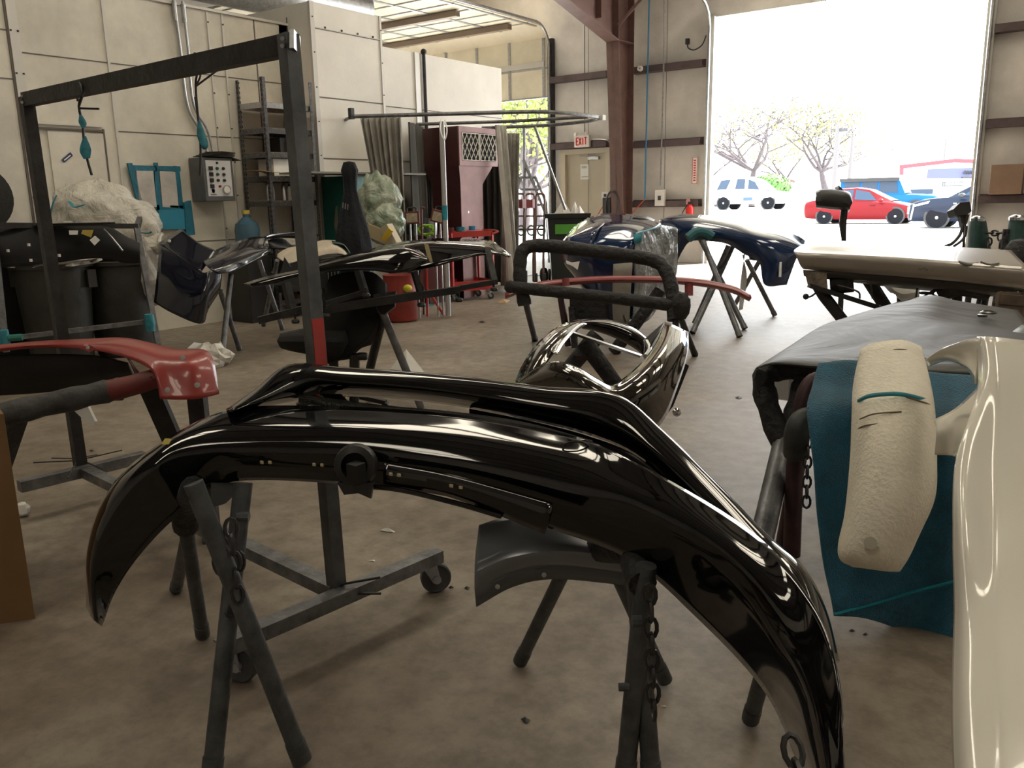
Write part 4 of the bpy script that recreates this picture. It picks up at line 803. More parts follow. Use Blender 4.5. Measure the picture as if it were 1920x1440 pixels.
tubep(mb_, 'post', [P(1584, 386, 8.75), P(1580, 420, 8.75), P(1582, 448, 8.75), down(P(1583, 470, 8.75))], [.035, .038, .025, .028], BLKPL)
# ---- navy bumper at left on crossed stands
kb = T('bumper_cover', 'dark navy bumper cover with a large square end flap on crossed stands at the left', 'bumper', P(380, 500, 7.0))
NAVY = mat('navy_paint', (.006, .008, .018), .18, .2, .8)
m = MB()
m.loft([zipd([(298, 457), (296, 500), (289, 567)], [6.9, 6.7, 6.65]), zipd([(340, 478), (335, 530), (325, 588)], [6.75, 6.6, 6.6]), zipd([(378, 510), (378, 555), (377, 607)], [6.6, 6.55, 6.6]), zipd([(397, 507), (396, 545), (390, 580)], [6.6, 6.6, 6.7]), zipd([(416, 512), (414, 530), (412, 545)], [6.7, 6.7, 6.8])], 20, 24, True)
m.build('end_flap', NAVY, kb, solid=.008)
m = MB(); m.loft([zipd([(298, 456), (318, 442), (339, 429)], [6.9, 6.95, 7.0]), zipd([(340, 484), (356, 470), (372, 455)], [6.72, 6.8, 6.9]), zipd([(377, 510), (390, 492), (404, 470)], [6.6, 6.75, 6.9])], 16, 12); m.build('upper_flap', NAVY, kb, solid=.008)
m = MB(); m.loft([zipd([(380, 485), (400, 473), (430, 460), (467, 448), (500, 443)], [6.9, 7.0, 7.2, 7.45, 7.7]), zipd([(382, 492), (405, 484), (438, 474), (470, 464), (497, 460)], [6.7, 6.8, 7.0, 7.25, 7.5]), zipd([(395, 505), (415, 499), (445, 488), (475, 477), (504, 466)], [6.6, 6.7, 6.9, 7.15, 7.4]), zipd([(412, 513), (430, 511), (458, 499), (484, 486), (507, 474)], [6.65, 6.75, 6.95, 7.2, 7.45])], 24, 14); m.build('bumper_arm', NAVY, kb, solid=.008)
m = MB(); m.loft([zipd([(380, 483), (420, 463), (470, 446), (520, 438), (560, 436), (600, 441)], [7.0, 7.2, 7.5, 7.9, 8.2, 8.5]), zipd([(384, 488), (425, 470), (470, 455), (504, 447), (530, 445), (560, 446)], [6.95, 7.1, 7.4, 7.8, 8.1, 8.4])], 24, 4, False); m.build('top_edge', NAVY, kb, solid=.012)
m = MB(); m.loft([zipd([(502, 450), (530, 448), (548, 462), (565, 470)], [7.8, 8.0, 8.0, 8.0]), zipd([(506, 466), (520, 466), (545, 466), (560, 474)], [7.8]*4)], 10, 2, False); m.build('inner_panel', mat('navy_inside', (.003, .004, .008), .4), kb, solid=.01)
for x, y in ((318, 452), (356, 487)): MB().lathe([(0, 0), (.012, 0), (.012, .01), (0, .012)], P(x, y, 6.75), -FW, 8).build('clip', PAPER, kb)
def xstand(label, t1, f1, t2, f2, d, r=.022, mt=STEEL, ch=None):
    s_ = T('bumper_stand', label, 'stand', down(P(*t1, d), 0)); leg(P(*t1, d), foot(*f1), r, mt, s_); leg(P(*t2, d), foot(*f2), r, mt, s_)
    if ch: chp(s_, P(*ch[0], d-.1), P(*ch[1], d-.1), .15, link=.06, r=.007)
    return s_
xstand('crossed tube stand under the square end flap of the navy bumper', (433, 515), (415, 681), (413, 545), (449, 655), 6.95)
xstand('crossed tube stand with a short chain under the far end of the navy bumper', (486, 488), (530, 618), (520, 488), (494, 610), 8.2, ch=((492, 500), (512, 502)))
m = MB(); m.loft([zipd([(520, 478), (545, 464), (580, 456), (615, 452), (645, 456), (656, 470)], [7.4, 7.5, 7.6, 7.7, 7.75, 7.8]), zipd([(521, 484), (548, 474), (585, 466), (618, 462), (640, 466), (655, 474)], [7.2, 7.25, 7.3, 7.35, 7.4, 7.5]), zipd([(540, 492), (560, 488), (592, 482), (625, 478), (645, 478), (656, 482)], [7.15, 7.2, 7.25, 7.3, 7.35, 7.4])], 30, 14)
for i, p in enumerate(m.v): m.v[i] = p+V(0, 0, .02*noise.noise(p*6))
cp = T('masked_part', 'car part masked in cream paper and film behind the navy bumper', 'car part', P(590, 470, 7.4)); m.build('masking_paper', mat('cream_masking_paper', (.55, .48, .38), .6, nz=(5, .2), bump=(12, .5, .03)), cp, solid=.006)
m = MB(); m.loft([zipd([(620, 450), (640, 452), (655, 460)], [7.8]*3), zipd([(625, 456), (645, 460), (657, 478)], [7.4]*3)], 10, 5); m.build('masking_film', mat('teal_tinted_film', (.10, .2, .2), .2, trans=.3, nz=(20, .5)), cp, solid=.006)
m = MB(); m.loft([zipd([(590, 484), (618, 477), (650, 480)], [7.1]*3), zipd([(600, 488), (625, 484), (652, 490)], [7.0]*3)], 8, 2, False); m.build('black_flap', BLKPL, cp, solid=.01)
m = MB(); m.prism(zipd([(533, 482), (545, 500), (570, 505), (570, 540), (545, 535), (512, 534), (528, 505)], [6.2]*7), FW*.02); m.build('black_side_flap', BLKPL, cp)
# ---- pair of black spoiler panels on the clamp stand
sp_ = T('rear_spoiler', 'glossy black spoiler panel with drooping right tip on the clamp stand', 'car panel', P(820, 470, 5.0))
m = MB(); m.loft([zipd([(690, 470), (730, 459), (799, 449), (877, 448), (920, 452), (938, 464), (957, 480)], [5.6, 5.55, 5.5, 5.45, 5.4, 5.35, 5.3]), zipd([(700, 476), (740, 468), (800, 460), (870, 460), (910, 464), (932, 472), (956, 481)], [5.3, 5.25, 5.2, 5.15, 5.1, 5.1, 5.1]), zipd([(745, 512), (770, 509), (812, 500), (862, 486), (900, 478), (930, 476), (955, 482)], [5.1, 5.05, 5.0, 5.0, 5.0, 5.05, 5.1])], 40, 12)
m.build('panel_skin', GLOSSBLK, sp_, solid=.01)
sp1 = T('rear_spoiler', 'glossy black curved spoiler panel with a taped corner in front on the clamp stand', 'car panel', P(680, 490, 4.8))
m = MB(); m.loft([zipd([(592, 494), (644, 480), (717, 466), (757, 463), (780, 468), (803, 482)], [5.1, 5.05, 5.0, 4.95, 4.9, 4.9]), zipd([(594, 500), (650, 487), (717, 474), (757, 471), (780, 478), (800, 486)], [4.85, 4.8, 4.75, 4.72, 4.72, 4.75]), zipd([(596, 512), (650, 506), (700, 507), (740, 512), (772, 506), (800, 490)], [4.8, 4.75, 4.7, 4.66, 4.7, 4.74])], 40, 12)
m.build('panel_skin', GLOSSBLK, sp1, solid=.01)
m = MB(); m.prism(zipd([(795, 456), (803, 458), (811, 490), (806, 491), (800, 478)], [4.85]*5), FW*.01); m.build('tape_patch', mat('tan_masking_tape', (.45, .38, .2), .7), sp1, label='tan taped corner')
m = MB(); m.loft([zipd([(458, 533), (500, 520), (560, 508), (600, 502)], [5.0]*4), zipd([(474, 537), (505, 532), (560, 517), (600, 508)], [4.95]*4)], 20, 3, False); m.build('rear_spoiler', GLOSSBLK, None, 'thin pointed black blade beside the tall steel post, below the masked part', 'car panel', solid=.012)
cl = T('clamp_stand', 'black panel clamp stand with crossed legs and adjusting knobs beside the office chair', 'stand', G(740, 765))
def bar2(a, b, d1, d2, w=.028, mt=DKSTEEL, nm='bar'): m = MB(); m.bar(P(*a, d1), P(*b, d2), w, w); return m.build(nm, mt, cl)
bar2((612, 580), (790, 553), 4.75, 4.85, .045); bar2((790, 553), (862, 543), 4.85, 4.9, .04); bar2((862, 540), (932, 528), 4.9, 4.95, .03); bar2((612, 569), (690, 546), 4.75, 4.8)
bar2((484, 601), (575, 578), 4.8, 4.85, .04); bar2((536, 530), (550, 588), 4.85, 4.85, .04, nm='arm'); bar2((666, 488), (685, 552), 4.78, 4.8, .035, nm='arm'); bar2((776, 508), (789, 553), 4.8, 4.85, .03, nm='arm'); bar2((913, 468), (927, 530), 5.05, 4.95, .035, nm='arm')
for x, y, d in ((553, 596, 4.8), (612, 585, 4.72), (789, 565, 4.82), (860, 556, 4.88), (926, 536, 4.93), (686, 547, 4.75)):
    m = MB(); m.lathe([(.006, 0), (.006, .03), (.02, .035), (.024, .045), (.02, .055), (0, .057)], P(x, y-8, d-.03), (0, 0, -1), 12); m.build('knob', BLKPL, cl)
leg(P(722, 575, 4.9), foot(683, 735), .028, DKSTEEL, cl, collar=False); leg(P(712, 572, 4.9), foot(790, 765), .024, STEEL, cl, collar=False)
m = MB(); m.prism(zipd([(700, 552), (742, 546), (740, 575), (720, 590), (712, 588), (703, 570)], [4.86]*6), FW*.04); m.build('bracket', DKSTEEL, cl)
# ---- black office chair
ch = T('office_chair', 'black fabric office chair with rounded backrest behind the tall steel post', 'chair', G(650, 790))
FAB = mat('black_chair_fabric', (.008, .008, .008), .95, bump=(200, .3))
m = MB()
bk = [[(612, 540), (604, 580), (603, 612), (608, 650), (612, 682)], [(620, 519), (640, 560), (645, 612), (645, 650), (640, 672)], [(660, 509), (672, 560), (675, 612), (668, 648), (658, 664)], [(700, 511), (704, 560), (702, 600), (692, 632), (672, 652)], [(722, 530), (722, 560), (716, 592), (703, 622), (690, 646)]]
fr_ = [zipd(c, [4.98, 4.94, 4.92, 4.94, 4.98]) if 0 < i < 4 else zipd(c, [5.02, 4.99, 4.98, 4.99, 5.02]) for i, c in enumerate(bk)]
bkr = [[p+FW*.09 for p in c] for c in fr_]
m.loft(fr_, 16, 16); m.loft(bkr, 16, 16); m.loft([fr_[0], bkr[0]], 16, 3, False); m.loft([fr_[-1], bkr[-1]], 16, 3, False); m.loft([[c[0] for c in fr_], [c[0] for c in bkr]], 16, 3, False); m.loft([[c[-1] for c in fr_], [c[-1] for c in bkr]], 16, 3, False)
m.build('backrest', FAB, ch)
m = MB(); m.loft([zipd([(528, 632), (545, 628), (590, 620), (650, 612)], [5.3, 5.2, 5.1, 5.05]), zipd([(526, 640), (545, 640), (590, 640), (650, 640)], [5.05, 4.95, 4.9, 4.85]), zipd([(532, 647), (550, 652), (590, 660), (640, 665)], [5.1, 5.0, 4.95, 4.9])], 16, 8); m.build('seat', FAB, ch, solid=.05)
m = MB(); m.tube([P(625, 668, 5.1), P(628, 770, 5.2)], .03, 12); m.tube([P(665, 664, 5.0), P(664, 760, 5.1)], .03, 10)
m.build('column', BLKPL, ch)
m = MB(); m.lathe([(.02, 0), (.024, .01), (.024, .05), (.018, .06), (0, .06)], P(670, 668, 5.0), RT, 14); m.tube([P(640, 672, 5.0), P(670, 668, 5.0)], .012, 8); m.build('tilt_knob', BLKPL, ch)
base = down(P(640, 700, 5.15), .06)
for j in range(5):
    a = j*2*math.pi/5+.4; m = MB(); m.bar(base+V(0, 0, .05), base+V(math.cos(a)*.28, math.sin(a)*.28, 0), .04, .025); lg = m.build('foot_spoke', BLKPL, ch)
    m = MB(); m.lathe([(.028, -.02), (.03, 0), (.028, .02)], base+V(math.cos(a)*.28, math.sin(a)*.28, -.03), (math.sin(a), -math.cos(a), 0), 12); m.build('castor', BLKPL, lg)
# ---- floor litter
def litter(name, label, c, x, y, pts, h, mt):
    m = MB(); b0 = G(x, y); 
    ps = [G(*p) for p in pts]; top = sum(ps, V(0, 0, 0))/len(ps)+V(0, 0, h)
    m.add([p+V(0, 0, .003) for p in ps]+[top], [[i, (i+1) % len(ps), len(ps)] for i in range(len(ps))]+[list(range(len(ps)))[::-1]])
    return m.build(name, mt, None, label, c, smooth=0)
litter('paper_sheet', 'white folded paper sheet standing on the floor by the clamp stand leg', 'paper', 770, 690, [(732, 692), (762, 700), (796, 699), (780, 690), (750, 688)], .16, PAPER)
m = MB(); m.sph(G(399, 668, .07), (.18, .14, .1), 16, 4, .5, 2.5); m.build('crumpled_paper', mat('crumpled_white', (.62, .6, .55), .8), None, 'crumpled white paper on the floor behind the navy bumper stand', 'paper', smooth=0)
m = MB(); m.prism([G(352, 664), G(383, 664), G(383, 655), G(365, 652)], (0, 0, .05)); m.build('white_carton', PAPER, None, 'flat white carton beside the crumpled paper', 'box')
litter('tape_ball', 'flattened scrap of teal masking paper on the floor near the clamp stand knobs', 'scrap', 785, 570, [(760, 568), (775, 564), (800, 567), (815, 572), (795, 574), (770, 573)], .02, TEAL)
litter('tape_scrap', 'small teal tape curl on the floor below the larger teal scrap', 'scrap', 768, 578, [(762, 577), (768, 575), (774, 577), (768, 580)], .03, TEAL)
litter('paper_curl', 'beige paper curl on the floor in front of the red tool cart', 'scrap', 942, 567, [(928, 568), (940, 563), (957, 563), (950, 569)], .03, CARD)
litter('paper_sliver', 'thin white paper sliver on the floor beside the low rack bar', 'scrap', 727, 995, [(712, 996), (718, 993), (741, 998), (739, 1000)], .015, PAPER)
litter('grit_chip', 'small dark chip on the bare floor below the wheel arch panel', 'debris', 985, 1352, [(976, 1350), (985, 1345), (995, 1352), (986, 1358)], .008, BLKPL)
litter('paper_bit', 'tiny white paper bit left of the hanging chain', 'scrap', 700, 1052, [(690, 1053), (702, 1051), (704, 1054)], .006, PAPER)
litter('paper_bit', 'tiny white paper bit right of the hanging chain end', 'scrap', 1245, 1326, [(1238, 1326), (1246, 1324), (1252, 1328)], .006, PAPER)
for i, (x, y, s_, lb) in enumerate(((846, 1103, 5, 'dark crumb on the floor beside the rack caster'), (876, 1104, 6, 'dark crumb between the rack caster and the wheel arch panel'), (1597, 1185, 6, 'dark crumb on the floor under the teal towel'), (1622, 1192, 5, 'dark crumb on the floor under the right corner of the teal towel'), (1385, 746, 7, 'dark crumb on the floor left of the silver hood'), (904, 604, 6, 'dark crumb on the floor left of the wrapped arch frame'), (172, 846, 5, 'dark crumb on the floor beside the left rack foot'))):
    litter('debris_crumb', lb, 'debris', x, y, [(x-s_, y), (x, y-s_*.4), (x+s_, y), (x, y+s_*.4)], .01, BLKPL)
# ================================================================ LEFT WALL AND BACK OF THE SHOP
# ---- boltless shelving
su = T('shelving_unit', 'tall grey boltless shelving unit against the spray booth wall', 'shelving', (-7.75, 6.33, 0))
XF, XB, Y0, Y1 = -7.55, -7.95, 5.98, 6.64
PUN = mat('punched_grey_steel', (.17, .17, .18), .4, .6, nz=(40, .7))
for x, y, s_ in ((XF, Y0, 1), (XF, Y1, -1), (XB, Y0, 1), (XB, Y1, -1)):
    m = MB(); m.bb(x-.02, x+.02, y-.003, y+.003, 0, 2.55); sx = -1 if x == XF else 1; m.bb(x-.003+sx*-.02, x+.003+sx*-.02, y-.003, y+.035*s_, 0, 2.55) if s_ > 0 else m.bb(x-.003+sx*-.02, x+.003+sx*-.02, y+.035*s_, y+.003, 0, 2.55)
    m.mi = 1
    for j in range(50): m.bb(x-.006, x+.006, y-.005, y+.005, .06+j*.05, .085+j*.05); m.bb(x+.018, x+.0205, y+.010*s_-.004, y+.010*s_+.004, .06+j*.05, .085+j*.05)
    m.build('post', [PUN, mat('dark_slot', (.02, .02, .02), .8)], su)
ZS = [2.30, 2.04, 1.79, 1.54, 1.28, .72, .2]
PB = mat('raw_chipboard', (.42, .27, .14), .8, nz=(30, .3))
for i, z in enumerate(ZS):
    m = MB(); m.bb(XB, XF, Y0, Y0+.012, z-.055, z); m.bb(XB, XF, Y1-.012, Y1, z-.055, z); m.bb(XF-.012, XF, Y0, Y1, z-.055, z); m.bb(XB, XB+.012, Y0, Y1, z-.055, z)
    m.mi = 1; m.bb(XB+.01, XF-.004, Y0+.008, Y1-.008, z-.012, z+.004); m.build('shelf', [PUN if i else GALV, PB], su)
def boxt(name, label, c, x0, x1, y0, y1, z0, z1, mt, **k):
    m = MB(); m.bb(x0, x1, y0, y1, z0, z1); return m.build(name, mt, None, label, c, bevel=.004, **k)
boxt('cardboard_box', 'white box with red lettering on the fourth shelf of the shelving unit', 'box', -7.86, -7.6, 6.10, 6.38, 1.545, 1.73, PAPER)
boxt('cardboard_box', 'small crumpled carton on the third shelf of the shelving unit', 'box', -7.8, -7.58, 6.42, 6.6, 1.795, 1.94, mat('dusty_carton', (.4, .34, .26), .8, nz=(10, .3)))
boxt('binder_box', 'dark box pushed back on the third shelf of the shelving unit', 'box', -7.9, -7.65, 6.25, 6.4, 1.795, 1.96, BLKPL)
def bottle(x, y, z, h, r, mt, label):
    b = T('bottle', label, 'bottle', (x, y, z), 'bottles on the fifth shelf'); MB().lathe([(0, 0), (r, .004), (r, h*.65), (r*.5, h*.78), (r*.45, h*.85)], (x, y, z), n=14).build('bottle_body', mt, b)
    MB().lathe([(r*.45, h*.85), (r*.5, h*.86), (r*.5, h), (0, h)], (x, y, z), n=12).build('cap', BLKPL, b)
for i, (y, h, mt, lb) in enumerate(((6.05, .2, GALV, 'silver spray bottle at the left end of the fifth shelf'), (6.11, .2, GALV, 'second silver bottle from the left on the fifth shelf'), (6.26, .23, CHROME, 'tall bright bottle in the middle of the fifth shelf'), (6.34, .18, PAPER, 'pale bottle just right of the tall bright bottle'), (6.46, .13, CARD, 'short tan bottle on the fifth shelf'), (6.54, .12, GALV, 'short grey bottle at the right end of the fifth shelf'))):
    bottle(-7.66, y, 1.285, h, .025, mt, lb)
m = MB(); m.loft([[V(-7.5, 5.86, 1.60), V(-7.5, 6.02, 1.58), V(-7.5, 6.1, 1.585)], [V(-7.75, 5.82, 1.6), V(-7.75, 6.0, 1.6), V(-7.75, 6.1, 1.58)]], 10, 4, False); m.build('cardboard_sheet', CARD, None, 'bent cardboard sheet sticking out of the fourth shelf', 'cardboard', solid=.006)
m = MB(); m.prism([V(-7.6, 6.02, 1.6), V(-7.6, 6.06, 1.72), V(-7.65, 6.14, 1.60)], (-.02, 0, 0)); m.build('paper_pad', PAPER, None, 'leaning grey paper pad at the left end of the fourth shelf', 'paper')
m = MB(); m.prism([V(-7.58, 6.4, 1.545), V(-7.58, 6.5, 1.70), V(-7.58, 6.6, 1.545)], (-.15, 0, 0)); m.build('paper_bundle', PAPER, None, 'crumpled paper bundle beside the white box', 'paper')
m = MB(); m.sph((-7.6, 6.22, .82), (.12, .3, .06), 14, 8, .6); m.build('rag_pile', mat('pale_plastic_rags', (.55, .52, .45), .6, nz=(20, .4)), None, 'pile of pale plastic rags on the sixth shelf', 'rags', smooth=0)
m = MB(); m.sph((-7.62, 6.45, .86), (.12, .18, .08), 14, 2, .6); m.build('rag_pile', mat('brown_rags', (.2, .15, .09), .8, nz=(20, .5)), None, 'dark brown rag pile at the right end of the sixth shelf', 'rags', smooth=0)
m = MB(); m.prism([V(-7.4, 5.95, .3), V(-7.4, 6.9, .3), V(-7.4, 6.9, .5), V(-7.4, 6.25, .78), V(-7.4, 6.0, .72)], (-.1, 0, 0)); m.build('black_bumper_skin', BLKPL, None, 'black car panel leaning on the foot of the shelving unit', 'car panel')
# wire rack piece
m = MB()
for j in range(6): m.tube([V(-7.35, 6.55+j*.05, .3), V(-7.35, 6.55+j*.05, .8)], .004, 5)
for z in (.6, .76, .8): m.tube([V(-7.35, 6.5, z), V(-7.35, 6.85, z+.03)], .006, 5)
m.build('wire_rack', GALV, None, 'small chrome wire rack at the foot of the shelving unit', 'rack')
# ---- water jug
jg = T('water_jug', 'clear blue water jug with yellow cap on the floor stand left of the shelving', 'jug', (-7.72, 5.78, .62))
BLUEC = mat('clear_blue_plastic', (.12, .25, .36), .1, trans=.5, nz=(6, .2))
MB().lathe([(0, 0), (.12, .01), (.135, .04), (.13, .12), (.135, .16), (.13, .2), (.135, .26), (.12, .33), (.06, .38), (.035, .4), (.035, .44)], (-7.72, 5.78, .72), n=24).build('jug_body', BLUEC, jg)
MB().lathe([(.04, .43), (.042, .435), (.042, .47), (0, .47)], (-7.72, 5.78, .72), n=16).build('cap', mat('yellow_cap', (.6, .5, .1), .5), jg)
boxt('step_stool', 'dark crate under the blue water jug', 'crate', -7.9, -7.55, 5.62, 5.93, 0, .71, BLKPL)
# ---- control panel
cpn = T('control_panel', 'grey control box with white switch plate mounted on the spray booth wall', 'control panel', (-7.9, 5.5, 1.28))
PNG = mat('grey_enclosure_paint', (.13, .135, .14), .45, .3, nz=(8, .2))
MB().bb(-7.99, -7.75, 5.33, 5.69, 1.29, 1.73).build('enclosure', PNG, cpn, bevel=.006)
MB().bb(-7.75, -7.742, 5.36, 5.655, 1.34, 1.70).build('switch_plate', mat('white_panel_plate', (.62, .62, .64), .4), cpn)
for r_ in range(4):
    for c_ in range(3):
        if c_ > 0 and r_ == 3: continue
        y = 5.41+c_*.075; z = 1.62-r_*.06
        if c_ == 0: MB().bb(-7.742, -7.725, y-.022, y+.018, z-.02, z+.02).build('selector_block', BLKPL, cpn)
        else: MB().lathe([(0, .02), (.014, .018), (.016, 0)], (-7.742, y, z), (1, 0, 0), 12).build('button', mat('dark_green_button', (.01, .07, .04), .4) if c_ == 1 and r_ < 2 else BLKPL, cpn)
MB().lathe([(0, .02), (.012, .018), (.013, 0)], (-7.742, 5.50, 1.44), (1, 0, 0), 12).build('red_light', mat('dark_red_lens', (.25, .01, .01), .3), cpn)
MB().lathe([(0, .02), (.01, .018), (.012, 0)], (-7.742, 5.49, 1.675), (1, 0, 0), 12).build('top_switch', BLKPL, cpn)
m = MB(); m.lathe([(0, .012), (.038, .012), (.046, .02), (.05, 0)], (-7.742, 5.575, 1.405), (1, 0, 0), 24); m.mi = 1; m.lathe([(0, .019), (.036, .019), (.036, .01)], (-7.742, 5.575, 1.405), (1, 0, 0), 24); m.build('pressure_gauge', [CHROME, PAPER], cpn)
m = MB(); m.bb(-7.742, -7.740, 5.385, 5.455, 1.35, 1.362); m.bb(-7.742, -7.740, 5.385, 5.44, 1.37, 1.376); m.lathe([(.018, .001), (.020, .001)], (-7.742, 5.42, 1.395), (1, 0, 0), 16); m.build('label_print', mat('grey_print', (.15, .15, .17), .6), cpn)
m = MB()
for j in range(5): m.box((-7.82, 5.52+.02*j, 1.742+.011*j), (.2, .36-.02*j, .007), Matrix.Rotation(.12*j, 3, 'Z'))
m.box((-7.8, 5.72, 1.72), (.16, .12, .005), Matrix.Rotation(-.25, 3, 'X'))
m.build('paper_stack', mat('dark_stained_cards', (.05, .045, .035), .8, nz=(10, .5)), None, 'messy stack of dark stained cards on the control box', 'papers')
cnd = T('conduit', 'pair of grey conduits running down the booth wall to the control box', 'conduit', (-7.95, 5.45, 1.75))
tubep(cnd, 'pipe', spline([V(-7.96, 5.32, 3.25), V(-7.96, 5.34, 2.8), V(-7.96, 5.36, 2.25), V(-7.95, 5.48, 2.0), V(-7.93, 5.53, 1.75)], 30), .016, GALV)
tubep(cnd, 'pipe', spline([V(-7.96, 5.42, 3.25), V(-7.96, 5.43, 2.8), V(-7.96, 5.43, 2.28), V(-7.95, 5.56, 2.02), V(-7.93, 5.60, 1.75)], 30), .014, GALV)
for y in (5.32, 5.42): MB().tube([V(-7.96, y, 3.05), V(-7.96, y, 3.22)], .024, 10).build('coupling', GALV, cnd)
# ---- teal masked frame on the wall with two clear panes
TL = mat('teal_painted_masking', (.012, .15, .23), .55, nz=(12, .3), bump=(20, .4))
wf = T('masked_window', 'teal masked twin pane window on the spray booth wall', 'masked window', (-7.98, 4.95, 1.0))
def wq(x, y): return PL(x, y, 0, -7.97)
def strip(pts, nm, mt, th=.02): m = MB(); m.prism([wq(*p) for p in pts], (th, 0, 0)); return m.build(nm, mt, wf)
strip([(237, 306), (246, 306), (268, 390), (258, 390)], 'frame_strip', TL); strip([(246, 310), (336, 312), (337, 321), (249, 320)], 'frame_strip', TL); strip([(287, 305), (294, 305), (302, 395), (292, 395)], 'frame_strip', TL); strip([(325, 311), (334, 312), (342, 390), (334, 390)], 'frame_strip', TL)
strip([(262, 384), (352, 386), (353, 395), (266, 395)], 'frame_strip', TL); strip([(293, 394), (356, 392), (357, 430), (292, 430)], 'lower_board', mat('bright_teal_board', (.02, .22, .34), .6, nz=(5, .12)), .04); strip([(270, 390), (300, 392), (292, 430), (285, 415)], 'lower_board_shadow', BLKPL, .02)  # black piece beside the lower board is its shade, drawn as a sheet
strip([(340, 380), (353, 376), (361, 440), (345, 442)], 'side_flap', TL, .05)
strip([(254, 320), (285, 321), (292, 388), (260, 388)], 'pane', mat('grubby_pane', (.60, .57, .54), .15, nz=(3, .3))); strip([(297, 321), (327, 322), (333, 390), (303, 388)], 'pane', mat('grubby_pane', (0, 0, 0)))
# ---- far left cart with panels, cans and bag
ct = T('steel_cart', 'dark steel tube cart frame at the far left holding black panels', 'cart', down(P(150, 600, 5.8)))
def cb(a, b, d1, d2, w=.035, mt=DKGRY, nm='rail'): m = MB(); m.bar(P(*a, d1), P(*b, d2), w, w); return m.build(nm, mt, ct)
cb((-30, 422), (258, 424), 5.5, 6.0); cb((255, 420), (300, 665), 6.0, 6.0, .035, STEEL, 'post'); cb((-12, 430), (12, 660), 5.5, 5.5, .035, STEEL, 'post'); cb((5, 636), (290, 601), 5.5, 6.0, .03, STEEL)
cb((300, 665), (308, 735), 6.0, 6.0, .035, STEEL, 'post')
cb((258, 424), (262, 410), 6.0, 6.5)
for x, y, d in ((8, 636, 5.45), (281, 605, 5.95)):
    m = MB(); m.lathe([(.03, -.06), (.035, 0), (.03, .06)], P(x, y, d), (0, 0, 1), 12); m.build('tape_joint', mat('teal_tape_worn', (.03, .25, .32), .6), ct)
m = MB(); m.tube([P(16, 634, 5.45), P(42, 632, 5.47)], .022, 8); m.build('tape_joint', mat('green_tape', (.02, .16, .13), .6), ct)
caster(G(52, 784), .5, ct)
pn = T('bumper_skin', 'black car panel with white labels hung on the cart frame at the far left', 'car panel', P(120, 450, 5.7))
m = MB(); m.loft([zipd([(-30, 425), (60, 425), (150, 425), (205, 428), (235, 445), (262, 458)], [5.6, 5.65, 5.75, 5.8, 5.85, 5.9]), zipd([(-30, 460), (60, 462), (150, 460), (205, 460), (240, 468), (262, 472)], [5.5, 5.6, 5.7, 5.75, 5.8, 5.85]), zipd([(-30, 505), (60, 497), (120, 490), (190, 484), (235, 492), (262, 492)], [5.55, 5.6, 5.7, 5.75, 5.85, 5.9])], 30, 12); m.build('panel_skin', mat('matt_black_panel', (.010, .010, .011), .85, nz=(8, .3)), pn, solid=.02)
m = MB(); m.loft([zipd([(60, 420), (110, 416), (170, 415), (217, 417)], [5.7]*4), zipd([(62, 424), (110, 423), (170, 422), (215, 418)], [5.6]*4)], 20, 3, False); m.build('top_edge', GLOSSBLK, pn, solid=.01)
for pts, mt, lb in (([(129, 432), (146, 432), (145, 440), (130, 440)], PAPER, 'white label'), ([(155, 431), (175, 431), (170, 445), (152, 438)], mat('yellow_label', (.45, .34, .06), .6), 'yellow label'), ([(168, 450), (178, 442), (187, 450), (177, 460)], PAPER, 'white diamond label')):
    m = MB(); m.prism(zipd(pts, [5.60]*4), FW*.004); m.build('label', mt, pn, label=lb)
for x, y in ((15, 470), (54, 459), (58, 488), (111, 479)): MB().box(P(x, y, 5.48), (.018, .012, .018)).build('clip', PAPER, pn)
m = MB(); m.tube(spline([P(195, 430, 5.72), P(205, 440, 5.7), P(218, 455, 5.7), P(230, 470, 5.7)], 10), .006, 6); m.build('edge_moulding', GALV, pn)
def bin_(x, yt, yb, d, w, label, group=None):
    c = P(x, yb, d); zt = P(x, yt, d).z; h = zt; r = w/2; b = T('trash_can', label, 'trash can', V(c.x, c.y, 0), group)
    MB().lathe([(0, .01), (r*.78, .01), (r*.8, .03), (r*.97, h*.9), (r*.97, h-.03), (r*1.06, h-.03), (r*1.08, h), (r*1.0, h+.005), (r*.94, h-.04), (r*.9, h*.6), (0, h*.55)], (c.x, c.y, 0), n=28).build('can_body', mat('grimy_grey_can', (.04, .04, .036), .55, nz=(3, .5), bump=(20, .2)), b)
    for s_ in (-1, 1):
        m = MB(); m.box(V(c.x, c.y, h-.12)+RT*s_*r*1.04, (.07, .07, .14)); m.build('handle', mat('grimy_grey_can', (0, 0, 0)), b)
    return b, V(c.x, c.y, h)
b1, t1 = bin_(110, 492, 600, 6.9, .58, 'large grimy grey trash can with a plastic liner behind the cart frame')
MB().sph(t1+V(0, 0, .02), (.34, .34, .07), 22, 2, .35).build('liner', mat('cloudy_liner', (.5, .48, .44), .35, nz=(14, .5)), b1, smooth=0, label='crumpled clear liner')
b2, t2 = bin_(232, 486, 600, 7.3, .58, 'second grimy grey trash can behind the right post of the cart frame')
MB().sph(t2+V(.2, .15, -.1), (.13, .13, .3), 14, 5, .3).build('liner', mat('cloudy_liner', (0, 0, 0)), b2, smooth=0)
BAG = mat('milky_plastic_film', (.84, .81, .72), .18, trans=.3, nz=(5, .25), bump=(5, .7, .06, 2.5))
pb = T('plastic_bag', 'huge milky plastic bag stuffed full on top of the trash cans by the booth door', 'bag', P(190, 450, 7.2))
